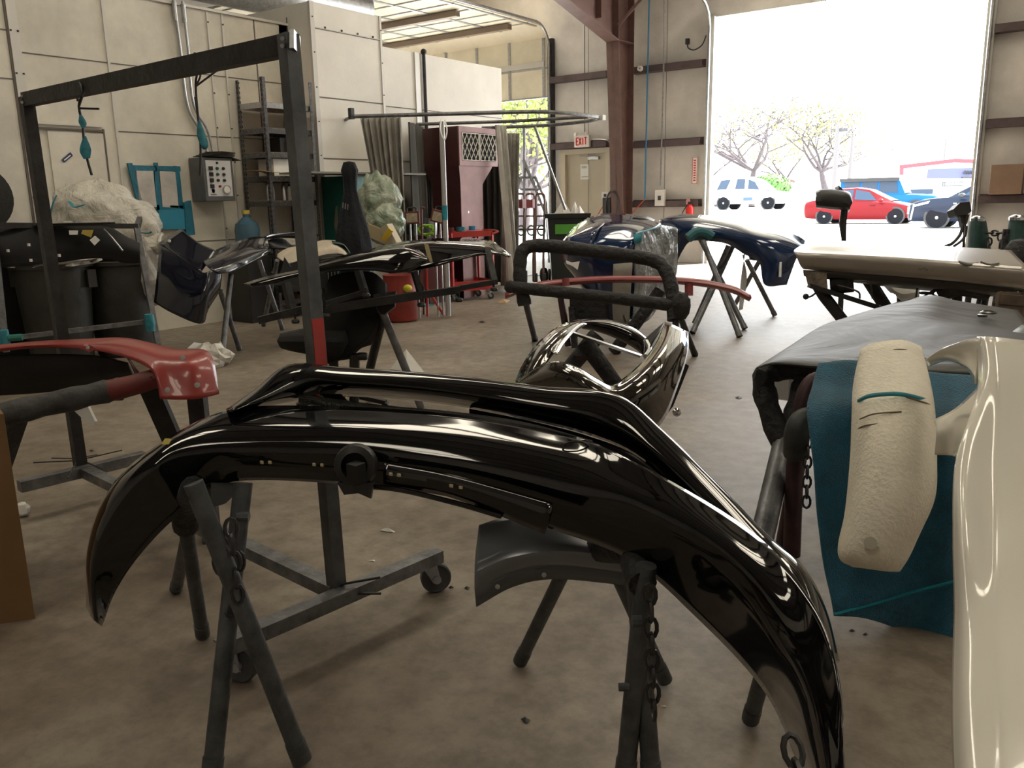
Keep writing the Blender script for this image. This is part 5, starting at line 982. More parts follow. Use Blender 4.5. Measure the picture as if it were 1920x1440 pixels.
m = MB(); m.sph(P(180, 410, 7.35), (.44, .34, .32), 56, 3, .22, 2.2); m.sph(P(245, 428, 7.3), (.28, .25, .26), 44, 9, .22, 2.2); m.build('bag_body', BAG, pb, smooth=180)
m = MB(); m.loft([zipd([(262, 440), (285, 440), (305, 436)], [7.2]*3), zipd([(258, 455), (280, 460), (308, 452)], [7.1]*3), zipd([(275, 470), (290, 475), (312, 480)], [7.15]*3)], 14, 10)
for i, p in enumerate(m.v): m.v[i] = p+V(.05*noise.noise(p*9), .05*noise.noise(p*9+V(5, 0, 0)), .03*noise.noise(p*11))
m.build('bag_neck', BAG, pb, solid=.02)
for a in ([(106, 366), (98, 385), (94, 410)], [(130, 378), (140, 388), (158, 384)], [(265, 436), (280, 437), (284, 434)]):
    m = MB(); m.tube(spline([P(x, y, 6.86) for x, y in a], 8), .02, 8, r2=.3); m.build('teal_tie', TEAL, pb)
m = MB(); m.lathe([(0, 0), (.26, 0), (.28, .02), (.28, .16), (.2, .17), (0, .17)], V(-7.75, 3.12, 1.34), V(1, -.2, 0), 32); m.build('tyre', RUBBER, None, 'round black tyre standing on the dark cabinet by the far left wall', 'tyre')
boxt('dark_cabinet', 'dark low cabinet under the round black tyre at the far left', 'cabinet', -7.97, -7.4, 2.4, 3.45, 0, 1.08, BLKPL)
boxt('dark_sheet', 'tall dark sheet leaning behind the trash cans', 'sheet', -7.5, -7.46, 4.15, 4.4, 0, .7, DKGRY)
# ---- teal locker, shelf board, garment cover
lk = T('locker', 'tall teal metal locker with paler front beside the shelving unit', 'locker', (-7.25, 6.85, 0))
MB().bb(-7.56, -7.2, 6.72, 7.12, 0, 1.54).build('cabinet_body', mat('dark_teal_enamel', (.008, .075, .065), .4, nz=(4, .2)), lk, bevel=.005)
MB().bb(-7.2, -7.185, 6.73, 7.11, .03, 1.53).build('door', mat('pale_teal_enamel', (.16, .36, .36), .45, nz=(10, .25)), lk)
m = MB(); m.prism([V(-7.38, 6.715, 1.0), V(-7.34, 6.715, 1.2), V(-7.31, 6.715, 1.22), V(-7.32, 6.715, 1.0), V(-7.35, 6.715, .9)], (0, -.003, 0)); m.build('rust_patch', mat('tan_rubbed_patch', (.16, .15, .1), .7), lk)
m = MB(); m.bb(-7.58, -7.1, 6.15, 8.0, 1.56, 1.58); m.build('shelf_board', mat('grey_board', (.2, .2, .18), .5), None, 'long thin grey board lying across the top of the teal locker', 'board')
m = MB(); m.bb(-7.62, -7.58, 6.68, 6.70, 0, 1.55); m.build('wood_batten', mat('pale_batten', (.4, .35, .27), .7), None, 'pale upright wooden batten between shelving and teal locker', 'batten')
gx = P(660, 400, 7.6)
gc = T('covered_stand', 'tall black cloth cover with narrow top standing beside the teal locker', 'cover', V(gx.x, gx.y, 0))
zt_ = P(660, 303, 7.6).z
m = MB(); m.lathe([(.0, zt_), (.05, zt_-.01), (.075, zt_-.08), (.06, zt_-.16), (.055, zt_-.25), (.09, zt_-.4), (.14, zt_-.6), (.16, zt_-.75), (.14, zt_-.9), (.09, .35), (.06, .02), (0, .01)][::-1], V(gx.x, gx.y, 0), n=32)
for i, p in enumerate(m.v):
    a = math.atan2(p.y-gx.y, p.x-gx.x); k = 1+.07*math.sin(a*7+p.z*5); m.v[i] = V(gx.x+(p.x-gx.x)*k, gx.y+(p.y-gx.y)*k, p.z)
m.build('cloth_cover', mat('black_cloth', (.006, .007, .012), .9, bump=(30, .4)), gc)
m = MB()
for j in range(3): m.box(P(643+j*4.5, 385+j*1.5, 7.47), (.012, .004, .05), Matrix.Rotation(.2, 3, 'Y'))
m.build('faded_lettering', mat('faded_print', (.16, .17, .18), .8), gc)
# plastic bag heap and cartons
m = MB(); m.sph(P(712, 385, 8.4), (.22, .2, .3), 40, 6, .3, 3); m.sph(P(722, 420, 8.3), (.2, .18, .2), 40, 2, .3, 3)
m.build('plastic_bag', mat('green_tinted_film', (.42, .42, .34), .25, trans=.15, nz=(6, .5), c2=(.16, .26, .17), bump=(5, .7, .06, 2.5)), None, 'heap of green-tinted clear plastic behind the black cloth cover', 'bag', smooth=180)
def tiltbox(name, label, c, x, y, d, dims, rz, ry, mt, mt2=None):
    m = MB(); M = Matrix.Rotation(rz, 3, 'Z')@Matrix.Rotation(ry, 3, 'Y'); m.box(P(x, y, d), dims, M)
    return m.build(name, mt, None, label, c, bevel=.003)
tiltbox('cardboard_box', 'tan carton with a yellow corner leaning by the plastic heap', 'box', 716, 440, 8.2, (.28, .14, .12), .3, .4, mat('pale_carton', (.40, .33, .2), .8))
tiltbox('cardboard_box', 'upright yellow-edged carton leaning right of the tan carton', 'box', 735, 447, 8.0, (.10, .12, .26), .3, -.5, mat('pale_carton_two', (.5, .44, .33), .8))
tiltbox('yellow_flap', 'bright yellow carton flap between the two leaning cartons', 'box', 726, 440, 7.92, (.05, .03, .13), .3, .7, mat('yellow_card', (.62, .42, .03), .7))
boxt('work_table', 'low grey table under the leaning cartons', 'table', -7.1, -6.6, 7.0, 7.5, .68, .72, mat('grey_board', (.2, .2, .18), .5))
# ---- welding curtain track and curtains
tk = T('curtain_track', 'overhead steel curtain track loop around the maroon filter unit', 'track', (-6.3, 8.4, 2.2))
ZT = 2.2
loop = [V(-7.3, 7.02, ZT), V(-6.4, 7.57, ZT), V(-5.75, 7.98, ZT), V(-5.5, 8.2, ZT), V(-5.38, 8.7, ZT), V(-5.42, 9.3, ZT), V(-5.8, 9.62, ZT), V(-6.4, 9.72, ZT), V(-6.9, 9.55, ZT), V(-7.3, 9.4, ZT)]
tubep(tk, 'rail', spline(loop, 60), .022, STEEL, 8)
tubep(tk, 'rail', spline([V(-7.5, 8.3, ZT+.0), V(-6.5, 8.84, ZT), V(-5.9, 9.0, ZT), V(-5.45, 9.1, ZT)], 20), .02, STEEL, 8)
tubep(tk, 'strut', [V(-7.3, 7.02, ZT), V(-7.6, 7.2, ZT)], .018, STEEL); MB().box((-7.3, 7.0, ZT+.03), (.05, .05, .12)).build('end_bracket', DKGRY, tk)
MB().box((-5.4, 9.33, ZT), (.08, .08, .06)).build('end_bracket', WHITE, tk)
pu = P(828, 226, 8.75)
tubep(tk, 'support_pole', [V(pu.x, pu.y, pu.z-.01), V(pu.x, pu.y, .02)], .028, mat('pale_grey_pole', (.42, .42, .42), .4, .3)); MB().tube([V(pu.x, pu.y, 1.05), V(pu.x, pu.y, 1.2)], .031, 10).build('tape_band', TEAL, tk)
tubep(tk, 'rope', spline([P(827, 225, 8.7), P(826, 245, 8.6), P(833, 262, 8.6), P(838, 245, 8.6), P(834, 226, 8.7)], 20), .008, PAPER, 6)
tubep(tk, 'brace', [P(1003, 238, 10.0), P(1060, 393, 10.2)], .016, GALV, 8)
CURT = mat('faded_grey_brown_curtain', (.33, .31, .275), .85, nz=(2.5, .3), c2=(.17, .16, .145), bump=(25, .3))
def curtain(label, pts, z0, z1, amp, folds, lean=(0, 0), mt=CURT, taper=0):
    n = folds*6; top = spline(pts, n); m = MB(); rows = []
    for k in range(14):
        t = k/13; row = []
        for i, p in enumerate(top):
            p = p.lerp(top[-1], taper*t)
            tg = (top[min(i+1, n-1)]-top[max(i-1, 0)]).normalized(); nn = V(-tg.y, tg.x, 0)
            row.append(V(p.x+lean[0]*t, p.y+lean[1]*t, z1+(z0-z1)*t)+nn*amp*(math.sin(i/6*2*math.pi)+.3*math.sin(i*1.7+t*4))*(.6+.4*t))
        rows.append(row)
    m.grid(rows); return m.build('curtain', mt, None, label, 'curtain', solid=.006, smooth=70)
L_ = lambda x, y, z=2.17: G(x, y, z)
curtain('bunched grey welding curtain sloping to the right beside the green plastic heap', [L_(676, 222), L_(712, 221), L_(752, 220)], .1, 2.17, .05, 7, (.0, .0), taper=.62)
curtain('dark welding curtain behind the tall pole', [V(-7.1, 7.75, 2.17), V(-7.3, 8.1, 2.17), V(-7.5, 8.4, 2.17)], .1, 2.17, .04, 4, (0, 0), mat('dark_curtain', (.06, .06, .055), .85))
curtain('pale grey welding curtain hanging right of the filter unit', [PL(931, 236, 1, 8.85), PL(938, 236, 1, 8.93), PL(947, 236, 1, 9.0)], .1, 2.17, .04, 3, (.10, .08), mat('pale_curtain', (.55, .53, .49), .8, nz=(3, .3)))
curtain('gathered grey welding curtain at the far right of the track', [PL(944, 240, 1, 9.25), PL(958, 240, 1, 9.35), PL(973, 240, 1, 9.45)], .1, 2.1, .05, 4, (-.06, -.04))
curtain('dark welding curtain behind the maroon column', [V(-7.5, 9.5, 2.0), V(-7.3, 9.6, 2.0), V(-7.1, 9.65, 2.0)], .1, 2.0, .04, 5, (0, 0), mat('dark_curtain', (0, 0, 0)))
# ---- maroon filter unit
MRN = mat('maroon_sheet_metal', (.085, .03, .03), .45, .2, nz=(3, .3)); MRF = mat('lit_maroon_front', (.26, .13, .12), .4, .2, nz=(3, .25))  # front is a paler copy: door light on that face put into the colour
fu = T('filter_unit', 'tall maroon sheet metal air filter unit with a diamond mesh filter inside the curtains', 'filter unit', (-7.3, 8.9, 0))
UX0, UX1, UY0, UY1 = -7.58, -6.99, 8.5, 9.3
MB().bb(UX0, UX1, UY0, UY1, 1.68, 2.16).build('filter_head', MRN, fu)
m = MB(); m.bb(UX1, UX1+.02, UY0, UY1, 1.68, 1.74); m.bb(UX1, UX1+.02, UY0, UY1, 2.09, 2.16); m.bb(UX1, UX1+.02, UY0, UY0+.05, 1.74, 2.09); m.bb(UX1, UX1+.02, UY1-.04, UY1, 1.74, 2.09); m.build('head_frame', MRF, fu)
cy0, cy1 = 8.52, PL(905, 380, 0, UX1).y
m = MB(); m.hexa([(UX0+.12, cy0, 1.45), (UX1-.0, cy0, 1.45), (UX1-.0, cy1, 1.45), (UX0+.12, cy1, 1.45), (UX0, UY0, 1.68), (UX1, UY0, 1.68), (UX1, UY1-.1, 1.68), (UX0, UY1-.1, 1.68)]); m.bb(UX0+.12, UX1, cy0, cy1, 0, 1.45)
m.mi = 1; m.prism([(UX1+.002, cy0+.0, 0), (UX1+.002, cy1, 0), (UX1+.002, cy1, 1.45), (UX1+.002, UY1-.1, 1.68), (UX1+.002, UY0, 1.68), (UX1+.002, cy0, 1.45)], (.004, 0, 0)); m.build('column', [MRN, MRF], fu)
for yy in (8.56, 8.925):
    m = MB(); w_ = .345; m.bb(UX1+.002, UX1+.012, yy, yy+w_, 1.745, 2.085); m.mi = 1
    z0_, z1_ = 1.75, 2.08; xx = UX1+.018
    for f_ in range(-4, 9):
        for s_ in (1, -1):
            a0 = yy+f_*w_/4; pts = [(a0, z0_ if s_ > 0 else z1_), (a0+w_, z1_+.25 if s_ > 0 else z0_-.25)]
            (ya, za), (yb, zb) = pts; segs = []
            t0 = max(0, (yy-ya)/(yb-ya)); t1_ = min(1, (yy+w_-ya)/(yb-ya))
            tz = ((z1_ if s_ > 0 else z0_)-za)/(zb-za); t1_ = min(t1_, tz)
            if t1_-t0 > .03: m.bar((xx, ya+(yb-ya)*t0, za+(zb-za)*t0), (xx, ya+(yb-ya)*t1_, za+(zb-za)*t1_), .006, .009, up=(1, 0, 0))
    for (a, b) in (((yy, z0_), (yy+w_, z0_)), ((yy, z1_), (yy+w_, z1_)), ((yy, z0_), (yy, z1_)), ((yy+w_, z0_), (yy+w_, z1_))): m.bar((xx, *a), (xx, *b), .008, .014, up=(1, 0, 0))
    m.build('filter', [mat('black_filter_media', (.02, .02, .02), .9), mat('white_filter_mesh', (.75, .73, .68), .7)], fu, label='black filter behind white diamond mesh')
MB().lathe([(0, .004), (.015, .003), (.018, 0)], (UX1+.007, 8.66, 1.1), (1, 0, 0), 10).build('latch', GALV, fu)
# ---- red tool cart
tcx = T('tool_cart', 'red metal tool cart on casters in front of the filter unit', 'tool cart', (-6.8, 8.3, 0))
N_ = V(-6.83, 8.12, 0); u_ = V(.45, .89, 0).normalized()*.56; v_ = V(-.89, .45, 0).normalized()*.42
def tray(z, h, nm):
    m = MB(); q = [N_, N_+u_, N_+u_+v_, N_+v_]
    m.prism([p+V(0, 0, z) for p in q], (0, 0, .01))
    for a, b in zip(q, q[1:]+q[:1]): m.bar(a+V(0, 0, z+h/2), b+V(0, 0, z+h/2), .012, h)
    return m.build(nm, REDP, tcx)
tray(.80, .07, 'top_tray'); tray(.56, .10, 'middle_tray'); tray(.13, .12, 'lower_tray')
for q in (N_, N_+u_, N_+u_+v_, N_+v_): MB().bar(q+V(0, 0, .1), q+V(0, 0, .85), .03, .03).build('corner_post', REDP, tcx)
for q in (N_, N_+u_, N_+u_+v_, N_+v_): caster(q+(N_+u_/2+v_/2-q)*.1+V(0, 0, .0), .7, tcx, .85)
m = MB(); m.tube(spline([N_+u_+V(0, 0, .82), N_+u_*1.15+V(0, 0, .86), N_+u_*1.15+v_+V(0, 0, .86), N_+u_+v_+V(0, 0, .82)], 12), .014, 8); m.build('handle', REDP, tcx)
tp = N_+V(0, 0, .87)
def roll(name, label, c, p, r, h, mt, g=None):
    m = MB(); m.lathe([(r*.5, 0), (r, 0), (r, h), (r*.5, h), (r*.5, 0)], p, n=18); return m.build(name, mt, None, label, c, g)
roll('tape_roll', 'upright teal masking tape roll on the red tool cart', 'tape', tp+u_*.4+v_*.5, .055, .05, TEAL); roll('tape_roll', 'blue masking tape roll right of the teal roll on the red tool cart', 'tape', tp+u_*.62+v_*.3, .045, .06, mat('blue_tape', (.05, .22, .4), .6)); roll('tape_roll', 'dark red tape roll at the left of the red tool cart top', 'tape', tp+u_*.1+v_*.45, .06, .045, mat('dark_red_tape', (.09, .01, .01), .5))
m = MB(); m.prism([tp+u_*.45-V(0, 0, .005), tp+u_*.8-V(0, 0, .005), tp+u_*.85+v_*.3, tp+u_*.5+v_*.35], (0, 0, .008)); m.build('red_rag', mat('pink_red_rag', (.6, .2, .2), .8, nz=(14, .3)), None, 'pinkish rag spread over the front of the red tool cart', 'rag')
boxt('low_cabinet', 'dark red low cabinet behind the clamp stand panels', 'cabinet', -7.5, -6.95, 7.8, 8.2, 0, .84, mat('dark_maroon_box', (.05, .015, .015), .5))
m = MB(); m.lathe([(0, 0), (.07, 0), (.075, .2), (.07, .2), (0, .19)], V(-7.0, 7.95, .84), n=20); m.build('paint_can', GALV, None, 'plain silver can standing on the dark red low cabinet', 'can')
# ---- red bucket with yellow badge and reel
bp = down(P(750, 560, 9.0), 0); zt2 = P(750, 514, 9.0).z
bu = T('bucket', 'dull red drum with a yellow oval badge under the spoiler panels', 'drum', bp)
MB().lathe([(0, .01), (.17, .01), (.18, .03), (.185, zt2*.5), (.19, zt2*.5+.01), (.18, zt2*.55), (.17, zt2-.02), (.175, zt2), (0, zt2-.03)], bp, n=28).build('drum_body', mat('worn_red_drum', (.30, .04, .03), .45, nz=(8, .4)), bu)
n0 = V(-bp.x, -bp.y, 0).normalized()
m = MB(); m.sph(bp+n0*.155+RT*.085+V(0, 0, zt2-.13), (.05, .05, .04), 14); m.build('badge', mat('yellow_badge', (.65, .6, .05), .6), bu)
rl = T('hose_reel', 'dark red wheeled reel behind the red drum', 'reel', down(P(812, 540, 9.3), 0))
m = MB(); m.lathe([(.0, -.02), (.17, -.02), (.17, .02), (0, .02)], P(815, 520, 9.3), RT*.3-FW, 24); m.build('wheel_disc', mat('dark_red_disc', (.10, .02, .02), .5), rl)
tubep(rl, 'frame_tube', [P(800, 495, 9.2), down(P(800, 555, 9.2))], .014, REDP); tubep(rl, 'frame_tube', [P(800, 540, 9.2), down(P(832, 555, 9.2))], .014, REDP)
# ---- infrared lamps
def lamp(x, y, d, tilt, label):
    l = T('infrared_lamp', label, 'lamp', down(P(x, y+60, d), 0), 'infrared drying lamps by the curtain')
    c = P(x, y, d); M = Matrix((RT, -DN, -FW)).transposed()@Matrix.Rotation(tilt, 3, 'Z')@Matrix.Rotation(.25, 3, 'X')
    m = MB(); m.box(c, (.15, .13, .07), M); m.build('lamp_housing', mat('dark_red_lamp', (.14, .03, .02), .5, nz=(9, .3)), l)
    m = MB(); m.box(c+M@V(0, 0, .037), (.115, .095, .006), M); m.build('reflector', mat('dull_tan_reflector', (.42, .35, .26), .4, nz=(40, .4)), l)
    m = MB(); m.tube(spline([c+M@V(-.05, .06, 0), c+M@V(-.04, .1, -.01), c+M@V(.04, .1, -.01), c+M@V(.05, .06, 0)], 10), .008, 6); m.build('handle', BLKPL, l)
    for dx in (-.03, .03): tubep(l, 'post', [c+M@V(dx, -.06, -.01), down(c+M@V(dx, -.06, -.01))], .01, GALV)
    return l
lamp(773, 408, 8.9, .05, 'dark red infrared lamp with tan face, left of the tall pole'); lamp(822, 406, 9.0, -.25, 'dark red infrared lamp tilted beside the tall pole')
tubep(rl, 'frame_tube', spline([P(797, 390, 9.3), P(791, 392, 9.3), P(791, 430, 9.3), down(P(791, 500, 9.3))], 12), .012, mat('dark_red_tube', (.12, .02, .02), .5))
m = MB(); m.tube([P(800+13*math.cos(a*.9)+3*math.sin(a*3), 432+9*math.sin(a*.9)+2*math.cos(a*2.2), 9.5+.02*math.sin(a*5)) for a in [i*.35 for i in range(60)]], .012, 6); m.build('air_hose', mat('lime_green_hose', (.22, .42, .03), .5), None, 'coiled lime green air hose between the two infrared lamps', 'hose')
# ---- wheelie bin with papers
wc = P(1062, 450, 12.6); ztb = P(1062, 401, 12.6).z
wbn = T('wheelie_bin', 'black wheelie bin with a green label in front of the exit door', 'bin', V(wc.x, wc.y, 0))
def rect(c, hx, hy, z, ang=.62):
    a = V(math.cos(ang), math.sin(ang), 0)*hx; b = V(-math.sin(ang), math.cos(ang), 0)*hy; return [c-a-b+V(0, 0, z), c+a-b+V(0, 0, z), c+a+b+V(0, 0, z), c-a+b+V(0, 0, z)]
c_ = V(wc.x, wc.y, 0); m = MB(); m.hexa(rect(c_, .22, .24, .02)+rect(c_, .29, .30, ztb-.02)); m.build('bin_body', mat('black_bin_plastic', (.015, .018, .018), .5), wbn)
m = MB(); m.hexa(rect(c_, .33, .34, ztb-.05)+rect(c_, .34, .35, ztb+.01)); m.build('rim', mat('black_bin_plastic', (0, 0, 0)), wbn)
fn = V(math.sin(.62), -math.cos(.62), 0); ra = V(math.cos(.62), math.sin(.62), 0)
lb0 = c_+fn*.295-ra*.02; m = MB(); m.prism([lb0-ra*.16+V(0, 0, ztb-.28), lb0+ra*.16+V(0, 0, ztb-.28), lb0+ra*.16+fn*.012+V(0, 0, ztb-.14), lb0-ra*.16+fn*.012+V(0, 0, ztb-.14)], fn*.01); m.build('label_plate', mat('green_label', (.10, .36, .05), .6), wbn, label='green label')
for s_ in (-1, 1): m = MB(); m.lathe([(.09, -.02), (.1, 0), (.09, .02)], c_+ra*.25*s_-fn*.25+V(0, 0, .1), ra, 16); m.build('wheel', RUBBER, wbn)
for i, (dx, h, w_) in enumerate(((-.05, .22, .15), (.13, .2, .08), (.2, .14, .09))):
    p0 = c_+ra*dx+V(0, 0, ztb-.02); m = MB(); m.add([p0-ra*w_, p0+ra*w_, p0+fn*.1, p0-fn*.12, p0+V(0, 0, h)], [[0, 2, 4], [2, 1, 4], [1, 3, 4], [3, 0, 4], [0, 3, 1, 2]])
    m.build('crumpled_paper', PAPER, None, ('largest white paper peak sticking out of the wheelie bin', 'narrow white paper peak in the wheelie bin', 'lowest white paper heap at the right of the wheelie bin')[i], 'paper', smooth=0)
# ---- exit sign with letters
sg = T('exit_sign', 'white exit sign with red letters above the beige door', 'sign', (-9.1, 15.0, 2.34))
SX0, SX1, SZ0, SZ1, SY = -9.26, -8.92, 2.24, 2.46, 14.92
MB().bb(SX0, SX1, SY, SY+.07, SZ0, SZ1).build('sign_box', mat('white_sign_face', (.75, .72, .68), .4), sg)  # plain off-white face without emission
def letters(word, x0, x1, z0, z1, y, mt, parent, t=.016, nm='lettering'):
    segs = {'E': [((0, 0), (0, 1)), ((0, 0), (1, 0)), ((0, .5), (.8, .5)), ((0, 1), (1, 1))], 'X': [((0, 0), (1, 1)), ((0, 1), (1, 0))], 'I': [((.5, 0), (.5, 1))], 'T': [((.5, 0), (.5, 1)), ((0, 1), (1, 1))]}
    n = len(word); w_ = (x1-x0)/(n*1.25-.25); m = MB()
    for i, ch_ in enumerate(word):
        ox = x0+i*w_*1.25
        for (a, b), (c, d) in segs[ch_]: m.bar((ox+a*w_, y, z0+b*(z1-z0)), (ox+c*w_, y, z0+d*(z1-z0)), t, .008, up=(0, 1, 0))
    return m.build(nm, mt, parent)
letters('EXIT', SX0+.05, SX1-.05, SZ0+.045, SZ1-.04, SY-.004, mat('red_sign_letters', (.7, .02, .02), .5), sg, .022)
for x in (-9.22, -8.99): m = MB(); m.lathe([(0, 0), (.035, .01), (.04, .04), (0, .05)], (x, SY+.03, SZ1+.03), (.2 if x > -9.1 else -.2, -1, .1), 12); m.build('emergency_lamp', TRIMW, sg)
tubep(None or sg, 'sign_conduit', [V(-9.11, 15.08, SZ1), V(-9.11, 15.08, 5.6)], .008, DKGRY, 6)
dp = MB(); dp.bb(-9.3, -9.09, YB+.02, YB+.03, 1.62, 1.92); pp = dp.build('door_notice', PAPER, None, 'white printed notice taped to the beige exit door', 'notice')
for z in (1.88, 1.85, 1.67): MB().bb(-9.27, -9.15+(.03 if z < 1.7 else 0), YB+.016, YB+.019, z-.006, z+.004).build('printed_line', mat('grey_print', (0, 0, 0)), pp)
ec = T('conduit', 'thin grey conduit bending down beside the exit door to the outlet', 'conduit', (-8.5, 15.1, 1.35))
tubep(ec, 'pipe', spline([V(-8.93, 15.04, 2.38), V(-8.7, 15.04, 2.37), V(-8.55, 15.04, 2.33), V(-8.5, 15.04, 2.2), V(-8.5, 15.04, 1.8), V(-8.5, 15.04, 1.42)], 24), .012, GALV, 6)
MB().bb(-8.66, -8.5, 14.98, 15.08, 1.22, 1.36).build('outlet_box', TRIMW, ec); MB().bb(-8.61, -8.55, 14.975, 14.98, 1.26, 1.32).build('outlet_face', BLKPL, ec)
m = MB(); m.tube(spline([V(-8.6, 15.0, 1.22), V(-8.58, 14.97, 1.0), V(-8.56, 14.95, .7), V(-8.55, 14.95, .1)], 12), .014, 6); m.build('air_hose', mat('yellow_green_hose', (.5, .6, .06), .5), None, 'yellow-green hose hanging straight down beside the exit door', 'hose')
m = MB(); m.tube(spline([V(-8.62, 15.0, 1.1), V(-8.74, 14.97, .9), V(-8.74, 14.95, .7), V(-8.6, 14.95, .4), V(-8.5, 14.95, .1)], 16), .01, 6); m.build('air_hose', mat('orange_hose', (.55, .1, .04), .5), None, 'orange hose looping down beside the exit door', 'hose')
m = MB(); m.tube([V(-8.2+.14*math.cos(a), 14.58+.02*math.sin(a*3), 1.1+.26*math.sin(a)) for a in [i*.4 for i in range(40)]], .016, 6); m.build('cable_coil', DKGRY, None, 'dark cable coil hanging on the maroon column', 'cable')
boxt('column_box', 'black box strapped to the left side of the maroon column', 'box', -8.42, -8.25, 14.6, 14.8, .55, 1.25, BLKPL)
tg = T('pipe', 'thin blue air pipe running down the wall to the right of the maroon column', 'pipe', (-7.7, 15.0, 1.2)); tubep(tg, 'pipe_run', [V(-7.66, 14.98, 5.7), V(-7.7, 14.98, 1.2)], .016, mat('blue_pipe', (.05, .22, .42), .5), 8); tubep(tg, 'drop_hose', spline([V(-7.7, 14.98, 1.2), V(-7.9, 14.95, 1.0), V(-8.05, 14.95, .85)], 8), .01, mat('orange_hose', (0, 0, 0)), 6)
tg = T('conduit', 'grey conduit running down the wall to the switch box near the big door', 'conduit', (-7.35, 15.0, 1.2)); tubep(tg, 'pipe_run', spline([V(-7.45, 14.97, 5.0), V(-7.36, 14.97, 4.7), V(-7.35, 14.97, 3.5), V(-7.37, 14.97, 1.45)], 20), .016, GALV, 8)
MB().bb(-7.47, -7.27, 14.93, 15.0, 1.07, 1.38).build('switch_box', TRIMW, tg, bevel=.008); MB().bb(-7.40, -7.34, 14.92, 14.93, 1.18, 1.26).build('switch_lever', DKGRY, tg)
m = MB(); m.lathe([(.02, 0), (.05, 0), (.05, .05), (.02, .05), (.02, 0)], (-7.83, 14.99, 3.6), (0, -1, 0), 20); m.build('tape_roll', WHITE, None, 'white ring hung on the top girt right of the column', 'tape')
m = MB(); m.tube(spline([V(-6.97, 15.15, 3.98), V(-6.93, 15.1, 3.88), V(-6.8, 15.08, 3.83), V(-6.65, 15.08, 3.9), V(-6.58, 15.08, 4.05)], 16), .012, 6); m.box((-6.97, 15.15, 4.0), (.06, .06, .1)); m.build('door_sensor_cable', DKGRY, None, 'dark looping cable and plug near the top of the big door jamb', 'cable')
fe = T('fire_extinguisher', 'red fire extinguisher on the wall beside the big open door', 'fire extinguisher', (-6.75, 14.95, .75))
MB().lathe([(0, 0), (.07, .01), (.075, .05), (.075, .3), (.04, .36), (.02, .38)], (-6.75, 14.95, .72), n=18).build('cylinder', mat('extinguisher_red', (.6, .02, .015), .35), fe); MB().box((-6.75, 14.95, 1.12), (.06, .05, .05)).build('valve', BLKPL, fe); tubep(fe, 'hose', spline([V(-6.78, 14.93, 1.1), V(-6.87, 14.9, .95), V(-6.9, 14.9, .8)], 8), .01, BLKPL, 6)
es = T('safety_sign', 'narrow vertical white sign with red border on the wall above the fire extinguisher', 'sign', (-6.77, 15.15, 1.4))
MB().bb(-6.82, -6.71, 15.16, 15.18, 1.46, 1.96).build('sign_plate', WHITE, es)
m = MB()
for (a, b, c, d) in ((-6.815, -6.715, 1.945, 1.955), (-6.815, -6.715, 1.465, 1.475), (-6.815, -6.808, 1.47, 1.95), (-6.722, -6.715, 1.47, 1.95)): m.bb(a, b, 15.155, 15.16, c, d)
for j in range(9): m.bb(-6.79, -6.745, 15.155, 15.16, 1.52+j*.045, 1.545+j*.045)
m.build('red_print', mat('red_print', (.6, .05, .04), .5), es)
m = MB(); m.lathe([(0, .01), (.07, .01), (.07, 0)], (-6.8, 14.98, 1.14), (0, -1, 0), 20, sx=.6); m.build('round_sticker', mat('red_white_sticker', (.6, .3, .28), .6), None, 'small oval reddish sticker on the low girt by the big door', 'sticker')
# right of the big door
boxt('wall_cabinet', 'tan wooden box on the wall right of the big door', 'cabinet', -1.85, -1.42, 14.9, 15.15, 1.18, 1.62, mat('tan_plywood', (.30, .19, .13), .6, nz=(3, .2)))
m = MB(); m.bb(-1.3, -1.28, 14.6, 14.9, 1.3, 1.6); m.lathe([(0, 0), (.12, .0), (.12, .05), (0, .05)], (-1.25, 14.8, 1.5), (0, -1, 0), 16); m.build('hose_nozzle', DKGRY, None, 'dark round nozzle fitting hung right of the tan wall box', 'fitting')
boxt('door_track_post', 'dark upright post at the right picture edge by the back wall', 'post', -1.3, -1.2, 14.7, 14.9, 0, 1.6, DKGRY)
